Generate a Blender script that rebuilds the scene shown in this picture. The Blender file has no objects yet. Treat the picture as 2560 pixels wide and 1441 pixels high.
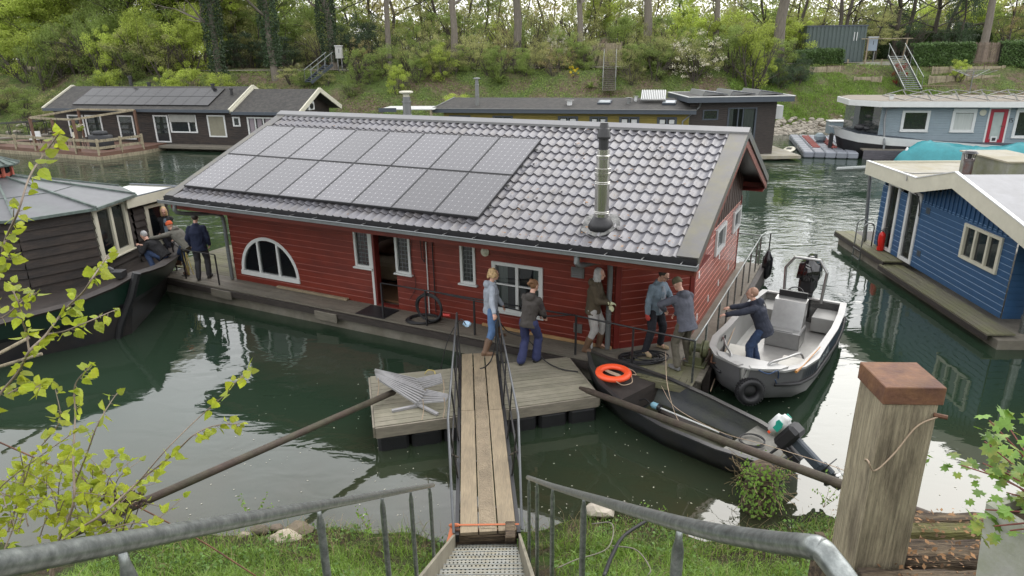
import bpy, bmesh, math, random
from mathutils import Vector, Matrix, Euler, noise
R_=math.radians
random.seed(11)
scene=bpy.context.scene
COL=scene.collection
# ---------------------------------------------------------------- camera
CAM_H=6.45; CAM_F=1708.76; CAM_P=R_(19.23); CAM_R=R_(-0.75)
_fw=Vector((0,math.cos(CAM_P),-math.sin(CAM_P))); _rt=Vector((1,0,0)); _up=_rt.cross(_fw)
_rt2=_rt*math.cos(CAM_R)+_up*math.sin(CAM_R); _up2=_up*math.cos(CAM_R)-_rt*math.sin(CAM_R)
cd=bpy.data.cameras.new('camera'); cam=bpy.data.objects.new('camera',cd); COL.objects.link(cam)
cd.sensor_width=36; cd.lens=CAM_F/2560*36; cd.clip_start=0.05; cd.clip_end=3000
cam.matrix_world=Matrix(((_rt2.x,_up2.x,-_fw.x,0),(_rt2.y,_up2.y,-_fw.y,0),(_rt2.z,_up2.z,-_fw.z,CAM_H),(0,0,0,1)))
scene.camera=cam
# ---------------------------------------------------------------- light
SUN_EL=R_(40); SUN_AZ=R_(38)          # azimuth from +Y towards +X
w=bpy.data.worlds.new('World'); scene.world=w; w.use_nodes=True
nt=w.node_tree; nt.nodes.clear()
sky=nt.nodes.new('ShaderNodeTexSky'); sky.sky_type='NISHITA'; sky.sun_disc=False
sky.sun_elevation=SUN_EL; sky.sun_rotation=SUN_AZ; sky.air_density=1.0; sky.dust_density=1.5; sky.ozone_density=1.0
hs=nt.nodes.new('ShaderNodeHueSaturation'); hs.inputs['Saturation'].default_value=0.16
nt.links.new(sky.outputs[0],hs.inputs['Color'])
# thin cloud cover: soft lighter and darker patches in the sky itself
tc=nt.nodes.new('ShaderNodeTexCoord'); nz=nt.nodes.new('ShaderNodeTexNoise'); nz.inputs['Scale'].default_value=2.6; nz.inputs['Detail'].default_value=5
nt.links.new(tc.outputs['Generated'],nz.inputs['Vector'])
rmp=nt.nodes.new('ShaderNodeMapRange'); rmp.inputs[1].default_value=.35; rmp.inputs[2].default_value=.65; rmp.inputs[3].default_value=.85; rmp.inputs[4].default_value=1.2
nt.links.new(nz.outputs['Fac'],rmp.inputs[0])
ov=nt.nodes.new('ShaderNodeMixRGB'); ov.inputs[0].default_value=.6; ov.inputs[2].default_value=(8.6,8.6,8.7,1)   # even cloud layer over the sky
nt.links.new(hs.outputs[0],ov.inputs[1])
mx=nt.nodes.new('ShaderNodeVectorMath'); mx.operation='SCALE'
nt.links.new(ov.outputs[0],mx.inputs[0]); nt.links.new(rmp.outputs[0],mx.inputs['Scale'])
bg=nt.nodes.new('ShaderNodeBackground'); bg.inputs['Strength'].default_value=0.13
nt.links.new(mx.outputs[0],bg.inputs['Color'])
ow=nt.nodes.new('ShaderNodeOutputWorld'); nt.links.new(bg.outputs[0],ow.inputs['Surface'])
sd=bpy.data.lights.new('sun','SUN'); sun=bpy.data.objects.new('sun',sd); COL.objects.link(sun)
sd.energy=0.5; sd.angle=R_(40); sd.color=(1,.95,.87)
sdir=Vector((math.sin(SUN_AZ)*math.cos(SUN_EL),math.cos(SUN_AZ)*math.cos(SUN_EL),math.sin(SUN_EL)))
sun.rotation_euler=sdir.to_track_quat('Z','Y').to_euler(); sun.location=(30,30,60)
vs=scene.view_settings; scene.display_settings.display_device='sRGB'
vs.view_transform='Standard'; vs.look='None'; vs.gamma=1; vs.use_curve_mapping=False; vs.exposure=1.2
scene.cycles.max_bounces=6; scene.cycles.transparent_max_bounces=12; scene.cycles.glossy_bounces=3; scene.cycles.diffuse_bounces=3
scene.cycles.caustics_reflective=False; scene.cycles.caustics_refractive=False
# ---------------------------------------------------------------- pixel helpers (layout aid, photo pixels -> points on real surfaces)
def ray(u,v): return _fw+_rt2*((u-1280)/CAM_F)-_up2*((v-720.5)/CAM_F)
def pz(u,v,z):
    k=ray(u,v); t=(z-CAM_H)/k.z; return Vector((k.x*t,k.y*t,z))
def py(u,v,y):
    k=ray(u,v); t=y/k.y; return Vector((k.x*t,y,CAM_H+k.z*t))
def pd(u,v,d): return Vector((0,0,CAM_H))+ray(u,v)*d
# ---------------------------------------------------------------- mesh builder
class MB:
    def __init__(s,M=None): s.v=[]; s.f=[]; s.M=M or Matrix.Identity(4)
    def add(s,vs,fs):
        n=len(s.v); s.v+= [s.M@Vector(p) for p in vs]; s.f+=[tuple(i+n for i in f) for f in fs]; return s
    def quad(s,a,b,c,d): return s.add([a,b,c,d],[(0,1,2,3)])
    def box(s,x0,x1,y0,y1,z0,z1):
        return s.add([(x0,y0,z0),(x1,y0,z0),(x1,y1,z0),(x0,y1,z0),(x0,y0,z1),(x1,y0,z1),(x1,y1,z1),(x0,y1,z1)],
          [(0,3,2,1),(4,5,6,7),(0,1,5,4),(1,2,6,5),(2,3,7,6),(3,0,4,7)])
    def cbox(s,x0,x1,y0,y1,z0,z1,b=.01):
        # box with chamfered long edges on every side
        b=min(b,(x1-x0)/3,(y1-y0)/3,(z1-z0)/3)
        bm=bmesh.new(); bmesh.ops.create_cube(bm,size=1)
        for v in bm.verts: v.co=Vector(((x0+x1)/2+v.co.x*(x1-x0),(y0+y1)/2+v.co.y*(y1-y0),(z0+z1)/2+v.co.z*(z1-z0)))
        bmesh.ops.bevel(bm,geom=bm.edges[:],offset=b,segments=1,affect='EDGES')
        s.bm(bm); return s
    def bm(s,bm,free=True):
        bm.verts.index_update(); s.add([v.co.copy() for v in bm.verts],[tuple(v.index for v in f.verts) for f in bm.faces])
        if free: bm.free()
    def bar(s,a,b,w,h,up=(0,0,1)):
        a=Vector(a);b=Vector(b);d=(b-a).normalized();u=Vector(up)
        if abs(d.dot(u))>.98:u=Vector((1,0,0))
        r=d.cross(u).normalized()*w/2;q=r.cross(d).normalized()*h/2
        P=[a-r-q,a+r-q,a+r+q,a-r+q,b-r-q,b+r-q,b+r+q,b-r+q]
        return s.add(P,[(0,1,2,3),(7,6,5,4),(0,4,5,1),(1,5,6,2),(2,6,7,3),(3,7,4,0)])
    def tube(s,pts,r,n=8,cap=True,closed=False):
        pts=[Vector(p) for p in pts];m=len(pts)
        rs=r if isinstance(r,(list,tuple)) else [r]*m
        prev=None;V=[]
        for i,p in enumerate(pts):
            if closed: t=(pts[(i+1)%m]-pts[i-1])
            else: t=(pts[min(i+1,m-1)]-pts[max(i-1,0)])
            if t.length<1e-9:t=Vector((0,0,1))
            t.normalize()
            if prev is None:
                a=Vector((0,0,1)) if abs(t.z)<.9 else Vector((1,0,0)); nrm=t.cross(a).normalized()
            else:
                nrm=prev-t*prev.dot(t)
                if nrm.length<1e-6:nrm=t.orthogonal()
                nrm.normalize()
            prev=nrm;b=t.cross(nrm)
            for k in range(n):
                an=2*math.pi*k/n;V.append(p+(nrm*math.cos(an)+b*math.sin(an))*rs[i])
        F=[]
        for i in range(m if closed else m-1):
            j=(i+1)%m
            for k in range(n): F.append((i*n+k,i*n+(k+1)%n,j*n+(k+1)%n,j*n+k))
        if cap and not closed: F.append(tuple(range(n-1,-1,-1))); F.append(tuple((m-1)*n+k for k in range(n)))
        return s.add(V,F)
    def lathe(s,prof,c=(0,0,0),n=16,axis=None):
        c=Vector(c);V=[];Q=Matrix.Identity(3)
        if axis is not None:Q=Vector(axis).normalized().to_track_quat('Z','Y').to_matrix()
        for r,z in prof:
            for k in range(n):
                a=2*math.pi*k/n;V.append(c+Q@Vector((r*math.cos(a),r*math.sin(a),z)))
        F=[]
        for i in range(len(prof)-1):
            for k in range(n):F.append((i*n+k,i*n+(k+1)%n,(i+1)*n+(k+1)%n,(i+1)*n+k))
        F.append(tuple(range(n-1,-1,-1)));F.append(tuple((len(prof)-1)*n+k for k in range(n)))
        return s.add(V,F)
    def prism(s,poly,z0,z1):
        n=len(poly);a=sum(poly[i][0]*poly[(i+1)%n][1]-poly[(i+1)%n][0]*poly[i][1] for i in range(n))
        if a<0:poly=poly[::-1]
        V=[(x,y,z0) for x,y in poly]+[(x,y,z1) for x,y in poly]
        return s.add(V,[tuple(range(n-1,-1,-1)),tuple(range(n,2*n))]+[(i,(i+1)%n,n+(i+1)%n,n+i) for i in range(n)])
    def slab(s,P,t):
        # thick sheet: polygon P (3D points) thickened downward along its normal
        P=[Vector(p) for p in P];n=(P[1]-P[0]).cross(P[2]-P[0]).normalized()
        if n.z<0:n=-n;P=P[::-1]
        k=len(P)
        return s.add(P+[p-n*t for p in P],[tuple(range(k)),tuple(range(2*k-1,k-1,-1))]+[((i+1)%k,i,k+i,k+(i+1)%k) for i in range(k)])
    def ell(s,c,r,seg=12,rings=8,Q=None):
        c=Vector(c);V=[];F=[]
        if isinstance(r,(int,float)):r=(r,r,r)
        for i in range(rings+1):
            th=math.pi*i/rings
            for k in range(seg):
                a=2*math.pi*k/seg;p=Vector((r[0]*math.sin(th)*math.cos(a),r[1]*math.sin(th)*math.sin(a),r[2]*math.cos(th)))
                if Q is not None:p=Q@p
                V.append(c+p)
        for i in range(rings):
            for k in range(seg):F.append((i*seg+k,(i+1)*seg+k,(i+1)*seg+(k+1)%seg,i*seg+(k+1)%seg))
        return s.add(V,F)
    def build(s,name,mat,parent=None,smooth=False,loc=None):
        me=bpy.data.meshes.new(name);me.from_pydata([tuple(p) for p in s.v],[],s.f)
        if mat is not None:me.materials.append(mat)
        if smooth:me.polygons.foreach_set('use_smooth',[True]*len(me.polygons))
        me.update()
        o=bpy.data.objects.new(name,me);COL.objects.link(o)
        if parent is not None:o.parent=parent
        if loc is not None:o.location=loc
        return o
def thing(name,label,cat,loc=(0,0,0),rz=0,group=None):
    o=bpy.data.objects.new(name,None);COL.objects.link(o);o.empty_display_size=.2
    o.location=loc;o.rotation_euler=(0,0,rz);o['label']=label;o['category']=cat
    if group:o['group']=group
    return o
def tag(o,label,cat,group=None,kind=None):
    if label:o['label']=label
    if cat:o['category']=cat
    if group:o['group']=group
    if kind:o['kind']=kind
    return o
def kids(o): return KID.get(o.name,[])
def dup(root,loc=None,rz=None,sc=None,label=None,rot=None):
    r=root.copy();COL.objects.link(r)
    for ch in [c for c in ALLCH(root)]:
        c=ch.copy();COL.objects.link(c);c.parent=r
        for g in ALLCH(ch):
            d=g.copy();COL.objects.link(d);d.parent=c
    if loc is not None:r.location=loc
    if rz is not None:r.rotation_euler=(0,0,rz)
    if rot is not None:r.rotation_euler=rot
    if sc is not None:r.scale=sc if isinstance(sc,(tuple,list)) else (sc,sc,sc)
    if label:r['label']=label
    return r
def ALLCH(o): return list(o.children)
def sharp(o,ang=35):
    me=o.data;me.polygons.foreach_set('use_smooth',[True]*len(me.polygons))
    me.set_sharp_from_angle(angle=R_(ang));return o
def arc(c,r,a0,a1,n,ax=Vector((1,0,0)),ay=Vector((0,0,1))):
    return [Vector(c)+ax*(r*math.cos(a0+(a1-a0)*i/n))+ay*(r*math.sin(a0+(a1-a0)*i/n)) for i in range(n+1)]
def cat(pts,k=6):
    # catmull-rom through points
    P=[Vector(p) for p in pts];P=[P[0]*2-P[1]]+P+[P[-1]*2-P[-2]];out=[]
    for i in range(1,len(P)-2):
        for j in range(k):
            t=j/k;a,b,c,d=P[i-1],P[i],P[i+1],P[i+2]
            out.append(((b*2)+(c-a)*t+(a*2-b*5+c*4-d)*t*t+(-a+b*3-c*3+d)*t**3)*.5)
    out.append(P[-2]);return out
# ---------------------------------------------------------------- materials
def mat(name,c,rough=.6,metal=0,var=.15,vscale=3,bump=0,bscale=30,stretch=None,c2=None,c2amt=.5,c2scale=2,spec=.5,coat=0,trans=0,
        objrand=0,island=0,detail=6,sheen=0,c2thr=.5,c2soft=.12,c2stretch=None,emit=None):
    m=bpy.data.materials.new(name);m.use_nodes=True;t=m.node_tree;N=t.nodes;L=t.links
    b=N['Principled BSDF'];b.inputs['Roughness'].default_value=rough;b.inputs['Metallic'].default_value=metal
    b.inputs['Specular IOR Level'].default_value=spec
    if coat:b.inputs['Coat Weight'].default_value=coat;b.inputs['Coat Roughness'].default_value=.1
    tcn=N.new('ShaderNodeTexCoord');mp=N.new('ShaderNodeMapping');L.new(tcn.outputs['Object'],mp.inputs[0])
    if stretch:mp.inputs['Scale'].default_value=stretch
    n1=N.new('ShaderNodeTexNoise');n1.inputs['Scale'].default_value=vscale;n1.inputs['Detail'].default_value=detail
    n1.inputs['Roughness'].default_value=.65;L.new(mp.outputs[0],n1.inputs['Vector'])
    mr=N.new('ShaderNodeMapRange');mr.inputs[1].default_value=.25;mr.inputs[2].default_value=.75
    mr.inputs[3].default_value=1-var;mr.inputs[4].default_value=1+var;L.new(n1.outputs['Fac'],mr.inputs[0])
    src=None
    base=N.new('ShaderNodeRGB');base.outputs[0].default_value=(*c,1);src=base.outputs[0]
    if c2 is not None:
        n2=N.new('ShaderNodeTexNoise');n2.inputs['Scale'].default_value=c2scale;n2.inputs['Detail'].default_value=7;n2.inputs['Roughness'].default_value=.7
        if c2stretch:
            mp2=N.new('ShaderNodeMapping');mp2.inputs['Scale'].default_value=c2stretch;L.new(tcn.outputs['Object'],mp2.inputs[0]);L.new(mp2.outputs[0],n2.inputs['Vector'])
        else:L.new(mp.outputs[0],n2.inputs['Vector'])
        r2=N.new('ShaderNodeMapRange');r2.inputs[1].default_value=c2thr-c2soft;r2.inputs[2].default_value=c2thr+c2soft;r2.inputs[4].default_value=c2amt
        L.new(n2.outputs['Fac'],r2.inputs[0])
        mxx=N.new('ShaderNodeMixRGB');mxx.inputs[2].default_value=(*c2,1);L.new(r2.outputs[0],mxx.inputs[0]);L.new(src,mxx.inputs[1]);src=mxx.outputs[0]
    vm=N.new('ShaderNodeVectorMath');vm.operation='SCALE';L.new(src,vm.inputs[0]);L.new(mr.outputs[0],vm.inputs['Scale']);src=vm.outputs[0]
    for amt,node,out in ((objrand,'ShaderNodeObjectInfo','Random'),(island,'ShaderNodeNewGeometry','Random Per Island')):
        if amt:
            oi=N.new(node);m2=N.new('ShaderNodeMapRange');m2.inputs[3].default_value=1-amt;m2.inputs[4].default_value=1+amt
            L.new(oi.outputs[out],m2.inputs[0]);v2=N.new('ShaderNodeVectorMath');v2.operation='SCALE';L.new(src,v2.inputs[0]);L.new(m2.outputs[0],v2.inputs['Scale']);src=v2.outputs[0]
    L.new(src,b.inputs['Base Color'])
    if bump:
        n3=N.new('ShaderNodeTexNoise');n3.inputs['Scale'].default_value=bscale;n3.inputs['Detail'].default_value=5;L.new(mp.outputs[0],n3.inputs['Vector'])
        bp=N.new('ShaderNodeBump');bp.inputs['Strength'].default_value=bump;bp.inputs['Distance'].default_value=.02;L.new(n3.outputs['Fac'],bp.inputs['Height']);L.new(bp.outputs[0],b.inputs['Normal'])
    if trans:
        tr=N.new('ShaderNodeBsdfTranslucent');L.new(src,tr.inputs[0]);ms=N.new('ShaderNodeMixShader');ms.inputs[0].default_value=trans
        out=N['Material Output'];L.new(b.outputs[0],ms.inputs[1]);L.new(tr.outputs[0],ms.inputs[2]);L.new(ms.outputs[0],out.inputs[0])
    return m
def glass(name,tint=(.02,.025,.03),op=.35):
    # window pane: reflecting, partly see-through
    m=bpy.data.materials.new(name);m.use_nodes=True;N=m.node_tree.nodes;L=m.node_tree.links;N.remove(N['Principled BSDF'])
    g=N.new('ShaderNodeBsdfGlossy');g.inputs['Roughness'].default_value=.02
    t=N.new('ShaderNodeBsdfTransparent');t.inputs[0].default_value=(.75,.8,.78,1)
    d=N.new('ShaderNodeBsdfDiffuse');d.inputs[0].default_value=(*tint,1)
    m1=N.new('ShaderNodeMixShader');m1.inputs[0].default_value=op;L.new(t.outputs[0],m1.inputs[1]);L.new(d.outputs[0],m1.inputs[2])
    fr=N.new('ShaderNodeFresnel');fr.inputs[0].default_value=1.6
    m2=N.new('ShaderNodeMixShader');L.new(fr.outputs[0],m2.inputs[0]);L.new(m1.outputs[0],m2.inputs[1]);L.new(g.outputs[0],m2.inputs[2])
    L.new(m2.outputs[0],N['Material Output'].inputs[0]);return m
M={}
M['glass']=glass('window_glass')
M['glass_dark']=glass('dark_window_glass',(.015,.02,.025),.9)
M['red']=mat('red_painted_boards',(.172,.026,.015),.42,var=.16,vscale=1.3,c2=(.085,.015,.013),c2amt=.7,c2scale=.7,c2thr=.55,bump=.06,bscale=25,stretch=(1,1,3))
M['redgable']=mat('glossy_red_lit_copy',(.36,.055,.028),.2,var=.15,vscale=1.5,c2=(.16,.02,.015),c2amt=.6,c2scale=.9,bump=.05,bscale=12,stretch=(1,1,3))  # lit copy of the wall red: the gable's brighter light is in its colour
M['redtrim']=mat('red_trim_paint',(.13,.017,.013),.4,var=.2)
M['white']=mat('white_paint',(.58,.59,.58),.4,var=.06,vscale=4)
M['cream']=mat('cream_paint',(.55,.53,.43),.45,var=.08,vscale=3,c2=(.42,.40,.30),c2amt=.3,c2scale=4,c2thr=.62)
M['tile']=mat('grey_roof_tile',(.15,.148,.165),.42,var=.2,vscale=1.5,c2=(.12,.10,.075),c2amt=.5,c2scale=2.6,c2thr=.57,bump=.15,bscale=60,spec=.65)
M['zinc']=mat('weathered_zinc',(.20,.205,.21),.42,metal=.55,var=.2,vscale=3,c2=(.13,.13,.10),c2amt=.4,c2scale=3)
M['barge']=mat('grey_barge_metal',(.11,.107,.105),.45,metal=.25,var=.15,vscale=2,c2=(.14,.13,.075),c2amt=.7,c2scale=1.7,c2thr=.55,bump=.05)
M['black']=mat('black_metal',(.018,.018,.02),.38,var=.2)
M['blackp']=mat('black_rubber',(.014,.014,.016),.5,var=.3,vscale=8)
M['steel']=mat('galvanised_steel',(.30,.32,.31),.34,metal=.75,var=.35,vscale=26,c2=(.15,.165,.16),c2amt=.85,c2scale=34,bump=.03,bscale=60)
M['pipe']=mat('downpipe_zinc',(.17,.18,.185),.45,metal=.4,var=.15,vscale=5)
M['inox']=mat('stainless_steel',(.50,.49,.46),.22,metal=.92,var=.3,vscale=6,stretch=(3,3,.15))
M['alu']=mat('brushed_aluminium',(.34,.34,.335),.36,metal=.7,var=.1,vscale=9,bump=.03,bscale=80)
M['deck']=mat('weathered_deck_wood',(.165,.145,.115),.75,var=.3,vscale=7,stretch=(.5,7,7),c2=(.11,.105,.085),c2amt=.6,c2scale=1.2,bump=.35,bscale=14,c2stretch=(1,1,1),objrand=.08,island=.14)
M['deckg']=mat('mossy_deck_wood',(.13,.12,.085),.8,var=.3,vscale=7,stretch=(.5,7,7),c2=(.14,.15,.055),c2amt=.55,c2scale=1.6,bump=.35,bscale=14,c2stretch=(1,1,1),island=.16)
M['gangwood']=mat('gangway_plank_wood',(.27,.215,.14),.75,var=.25,vscale=6,stretch=(9,.6,9),c2=(.17,.135,.09),c2amt=.6,c2scale=1.5,bump=.4,bscale=12,c2stretch=(3,1,3),island=.06)
M['oldwood']=mat('grey_oak_post',(.33,.285,.195),.85,var=.5,vscale=9,stretch=(9,9,.35),c2=(.11,.088,.06),c2amt=.75,c2scale=2.2,c2thr=.55,c2soft=.09,bump=1,bscale=14,c2stretch=(2.6,2.6,.7))
M['sleeper']=mat('rotten_sleeper_wood',(.05,.034,.023),.95,var=.7,vscale=9,stretch=(.8,7,7),c2=(.16,.12,.075),c2amt=.8,c2scale=3.2,c2soft=.07,bump=1,bscale=18,detail=9)
M['concrete']=mat('dirty_concrete',(.20,.185,.155),.85,var=.2,vscale=4,c2=(.12,.105,.075),c2amt=.6,c2scale=1.6,bump=.3)
M['planter']=mat('planter_concrete',(.40,.40,.36),.8,var=.15,vscale=3,c2=(.24,.27,.15),c2amt=.6,c2scale=4,bump=.2)
M['rust']=mat('rusty_steel',(.10,.045,.03),.75,metal=.15,var=.35,vscale=8,c2=(.20,.10,.045),c2amt=.7,c2scale=6,bump=.3,bscale=50)
M['rustpole']=mat('rusty_pole_steel',(.065,.042,.033),.7,var=.4,vscale=8,c2=(.05,.052,.028),c2amt=.7,c2scale=2,bump=.4,bscale=40)
M['blueboards']=mat('blue_painted_boards',(.026,.078,.175),.45,var=.14,vscale=2,bump=.05,stretch=(3,1,3))
M['blackboards']=mat('dark_tarred_boards',(.016,.013,.012),.7,var=.35,vscale=5,stretch=(1,1,5),c2=(.05,.035,.026),c2amt=.7,c2scale=1.3,bump=.3,bscale=20)
M['brownboards']=mat('weathered_dark_boards',(.038,.03,.026),.65,var=.4,vscale=4,stretch=(1,1,5),c2=(.028,.024,.022),c2amt=.6,c2scale=1.5,bump=.2)
M['greyboards']=mat('blue_grey_painted_boards',(.215,.265,.295),.5,var=.08,vscale=2)
M['oliveboards']=mat('mustard_painted_boards',(.185,.145,.022),.5,var=.12,vscale=2)
M['bitumen']=mat('black_bitumen_roof',(.028,.027,.027),.8,var=.25,vscale=3,c2=(.075,.07,.06),c2amt=.6,c2scale=4,bump=.3,bscale=80)
M['slate']=mat('dark_grey_trim',(.05,.062,.078),.5,var=.1)
M['curtain']=mat('pale_curtain',(.42,.44,.42),.9,var=.2,vscale=2,stretch=(14,14,.5))
M['lilac']=mat('grey_lilac_curtain',(.22,.19,.21),.9,var=.25,vscale=2,stretch=(14,14,.5))
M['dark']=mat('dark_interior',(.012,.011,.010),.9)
M['roofgrey']=mat('grey_felt_roof',(.21,.215,.23),.55,var=.1,vscale=2,bump=.15,bscale=6,c2=(.15,.15,.155),c2amt=.4,c2scale=3)
M['roofbeige']=mat('stained_beige_roof',(.30,.285,.24),.75,var=.15,vscale=2,c2=(.21,.18,.09),c2amt=.6,c2scale=1.1,bump=.1)
M['tarp']=mat('turquoise_tarpaulin',(.03,.235,.265),.45,var=.18,vscale=2.5,bump=.5,bscale=3)
M['orange']=mat('orange_lifebuoy',(.85,.095,.028),.42,var=.06)
M['rope']=mat('pale_rope',(.42,.32,.23),.8,var=.2)
M['skin']=mat('skin',(.55,.32,.24),.5,var=.08)
M['soil']=mat('leaf_litter_soil',(.10,.075,.05),.9,var=.4,vscale=3,c2=(.05,.075,.02),c2amt=.8,c2scale=.35,bump=.5,bscale=12,detail=9)
M['stone']=mat('pale_rubble_stone',(.32,.29,.24),.85,var=.25,vscale=3,objrand=.3,island=.3,bump=.4)
M['bark']=mat('grey_bark',(.16,.14,.115),.9,var=.35,vscale=5,stretch=(4,4,.5),bump=.9,bscale=12,objrand=.12)
M['barkdark']=mat('dark_bark',(.07,.06,.048),.9,var=.3,vscale=5,stretch=(4,4,.6),bump=.6,bscale=12)
def leafmat(n,c,trans=.45,rough=.55,oi=.22,isl=.35,spec=.3): return mat(n,c,rough,var=.28,vscale=.7,objrand=oi,island=isl,trans=trans,spec=spec,detail=3)
M['leaf_bright']=leafmat('bright_spring_leaves',(.40,.48,.10),.52)
M['leaf_mid']=leafmat('mid_green_leaves',(.23,.30,.085),.5)
M['leaf_olive']=leafmat('olive_budding_leaves',(.34,.35,.14),.5)
M['leaf_dark']=leafmat('dark_ivy_leaves',(.045,.075,.035),.15,.4)
M['leaf_hedge']=leafmat('hedge_leaves',(.095,.16,.05),.2,.35)
M['leaf_bronze']=leafmat('bronze_budding_twigs',(.36,.30,.13))
M['leaf_red']=leafmat('red_maple_leaves',(.20,.022,.016))
M['blossom']=leafmat('white_blossom',(.62,.58,.47),.2)
M['yellowbloom']=leafmat('yellow_forsythia_bloom',(.75,.58,.02),.2)
M['birchleaf']=mat('young_birch_leaf',(.30,.38,.035),.38,var=.22,vscale=26,island=.35,trans=.5,c2=(.42,.42,.03),c2amt=.6,c2scale=9,bump=.5,bscale=140)
M['grassblade']=mat('fresh_grass',(.19,.30,.05),.5,var=.35,vscale=1.1,island=.35,trans=.4)
M['far_leaf']=leafmat('far_wood_leaves',(.40,.43,.15),.5)
# ---------------------------------------------------------------- setting: water, banks
def bank_z(y):            # far bank profile
    pts=[(48,-1.6),(51.2,-.25),(52.2,.35),(55,2.2),(59.3,4.75),(62.5,4.85),(64,5.0),(75,5.05),(130,5.2),(1500,6)]
    if y<=pts[0][0]:return pts[0][1]
    for (a,b),(c,d) in zip(pts,pts[1:]):
        if y<=c:
            t=(y-a)/(c-a);return b+(d-b)*t
    return 6
def sh(x): return min(11,max(0,(-10-x)*.33)) if x<0 else min(3.5,max(0,(x-17)*.5))
def near_z(y):
    pts=[(-60,5.0),(-.3,4.9),(1.2,4.1),(3,2.92),(5,1.55),(6.6,.55),(7.6,.14),(8.3,-.1),(9.5,-.8),(12,-2)]
    if y<=pts[0][0]:return pts[0][1]
    for (a,b),(c,d) in zip(pts,pts[1:]):
        if y<=c:
            t=(y-a)/(c-a);return b+(d-b)*t
    return -2
def nz_(x,y,s,seed=0): return noise.noise(Vector((x*s,y*s,seed)))
def far_ground(x,y): return bank_z(y-sh(x)+1.0*nz_(x,0,.13,3)+.3*nz_(x,y,.7,1))+.12*nz_(x,y,.9,5)
def near_ground(x,y): return near_z(y+.35*nz_(x,0,.5,9))+.08*nz_(x,y,1.7,2)
def sheet(xs,ys,fz,name,m):
    b=MB();nx=len(xs)
    b.add([(x,y,fz(x,y)) for y in ys for x in xs],[(j*nx+i,j*nx+i+1,(j+1)*nx+i+1,(j+1)*nx+i) for j in range(len(ys)-1) for i in range(nx-1)])
    return b.build(name,m,smooth=True)
def rng(a,b,n): return [a+(b-a)*i/n for i in range(n+1)]
def bank(u,v):            # photo pixel -> point on the far bank
    k=ray(u,v);y=51.0
    while y<140:
        t=y/k.y;z=CAM_H+k.z*t;x=k.x*t
        if z<=far_ground(x,y):return Vector((x,y,far_ground(x,y)))
        y+=.05
    return Vector((x,y,z))
def ground_mat(name,grass,litter,sc,amt_y=None,lo=.42,hi=.56):
    m=bpy.data.materials.new(name);m.use_nodes=True;N=m.node_tree.nodes;L=m.node_tree.links;b=N['Principled BSDF'];b.inputs['Roughness'].default_value=.9
    b.inputs['Specular IOR Level'].default_value=.2
    tcn=N.new('ShaderNodeTexCoord')
    def nzn(s,d=8):
        n=N.new('ShaderNodeTexNoise');n.inputs['Scale'].default_value=s;n.inputs['Detail'].default_value=d;n.inputs['Roughness'].default_value=.7;L.new(tcn.outputs['Object'],n.inputs['Vector']);return n
    n1=nzn(sc);r=N.new('ShaderNodeMapRange');r.inputs[1].default_value=lo;r.inputs[2].default_value=hi;L.new(n1.outputs['Fac'],r.inputs[0])
    m1=N.new('ShaderNodeMixRGB');m1.inputs[1].default_value=(*litter,1);m1.inputs[2].default_value=(*grass,1);L.new(r.outputs[0],m1.inputs[0])
    n2=nzn(sc*14,10);r2=N.new('ShaderNodeMapRange');r2.inputs[1].default_value=.3;r2.inputs[2].default_value=.7;r2.inputs[3].default_value=.45;r2.inputs[4].default_value=1.6;L.new(n2.outputs['Fac'],r2.inputs[0])
    vm=N.new('ShaderNodeVectorMath');vm.operation='SCALE';L.new(m1.outputs[0],vm.inputs[0]);L.new(r2.outputs[0],vm.inputs['Scale']);L.new(vm.outputs[0],b.inputs['Base Color'])
    bp=N.new('ShaderNodeBump');bp.inputs['Strength'].default_value=1;bp.inputs['Distance'].default_value=.12;L.new(n2.outputs['Fac'],bp.inputs['Height']);L.new(bp.outputs[0],b.inputs['Normal'])
    return m
fb=sheet(rng(-160,160,200),rng(48,76,80)+rng(78,140,16)+[200,400,900,1400],far_ground,'ground',ground_mat('far_bank_ground',(.085,.12,.035),(.13,.098,.07),.35))
tag(fb,'far bank rising to the woodland floor','ground',kind='structure')
nb=sheet(rng(-14,14,140),rng(-6,12,110),near_ground,'terrain',ground_mat('near_bank_ground',(.06,.10,.02),(.07,.055,.035),1.2))
tag(nb,'near grassy bank sloping down to the water','ground',kind='structure')
nb2=MB();
for a,b_ in ((-160,-14),(14,160)):
    ys=[-6,-.3,3,6.6,8.2,12]
    nb2.add([(x,y,near_z(y)) for y in ys for x in (a,b_)],[(2*j,2*j+1,2*j+3,2*j+2) for j in range(len(ys)-1)])
nb2.add([(x,y,4.9 if y>-7 else 5.0) for y in (-300,-6) for x in (-160,160)],[(0,1,3,2)])
tag(nb2.build('terrain',nb.data.materials[0]),'continuation of the near bank','ground',kind='structure')
# far bank path
pb=MB();xs=rng(-60,60,120)
pb.add([(x,y+sh(x)-nz_(x,0,.13,3),4.98) for y in (59.9,61.5) for x in xs],[(i,i+1,len(xs)+i+1,len(xs)+i) for i in range(len(xs)-1)])
tag(pb.build('path',mat('path_gravel',(.24,.22,.19),.9,var=.2)),'pale gravel footpath along the top of the far bank','path',kind='structure')
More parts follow.
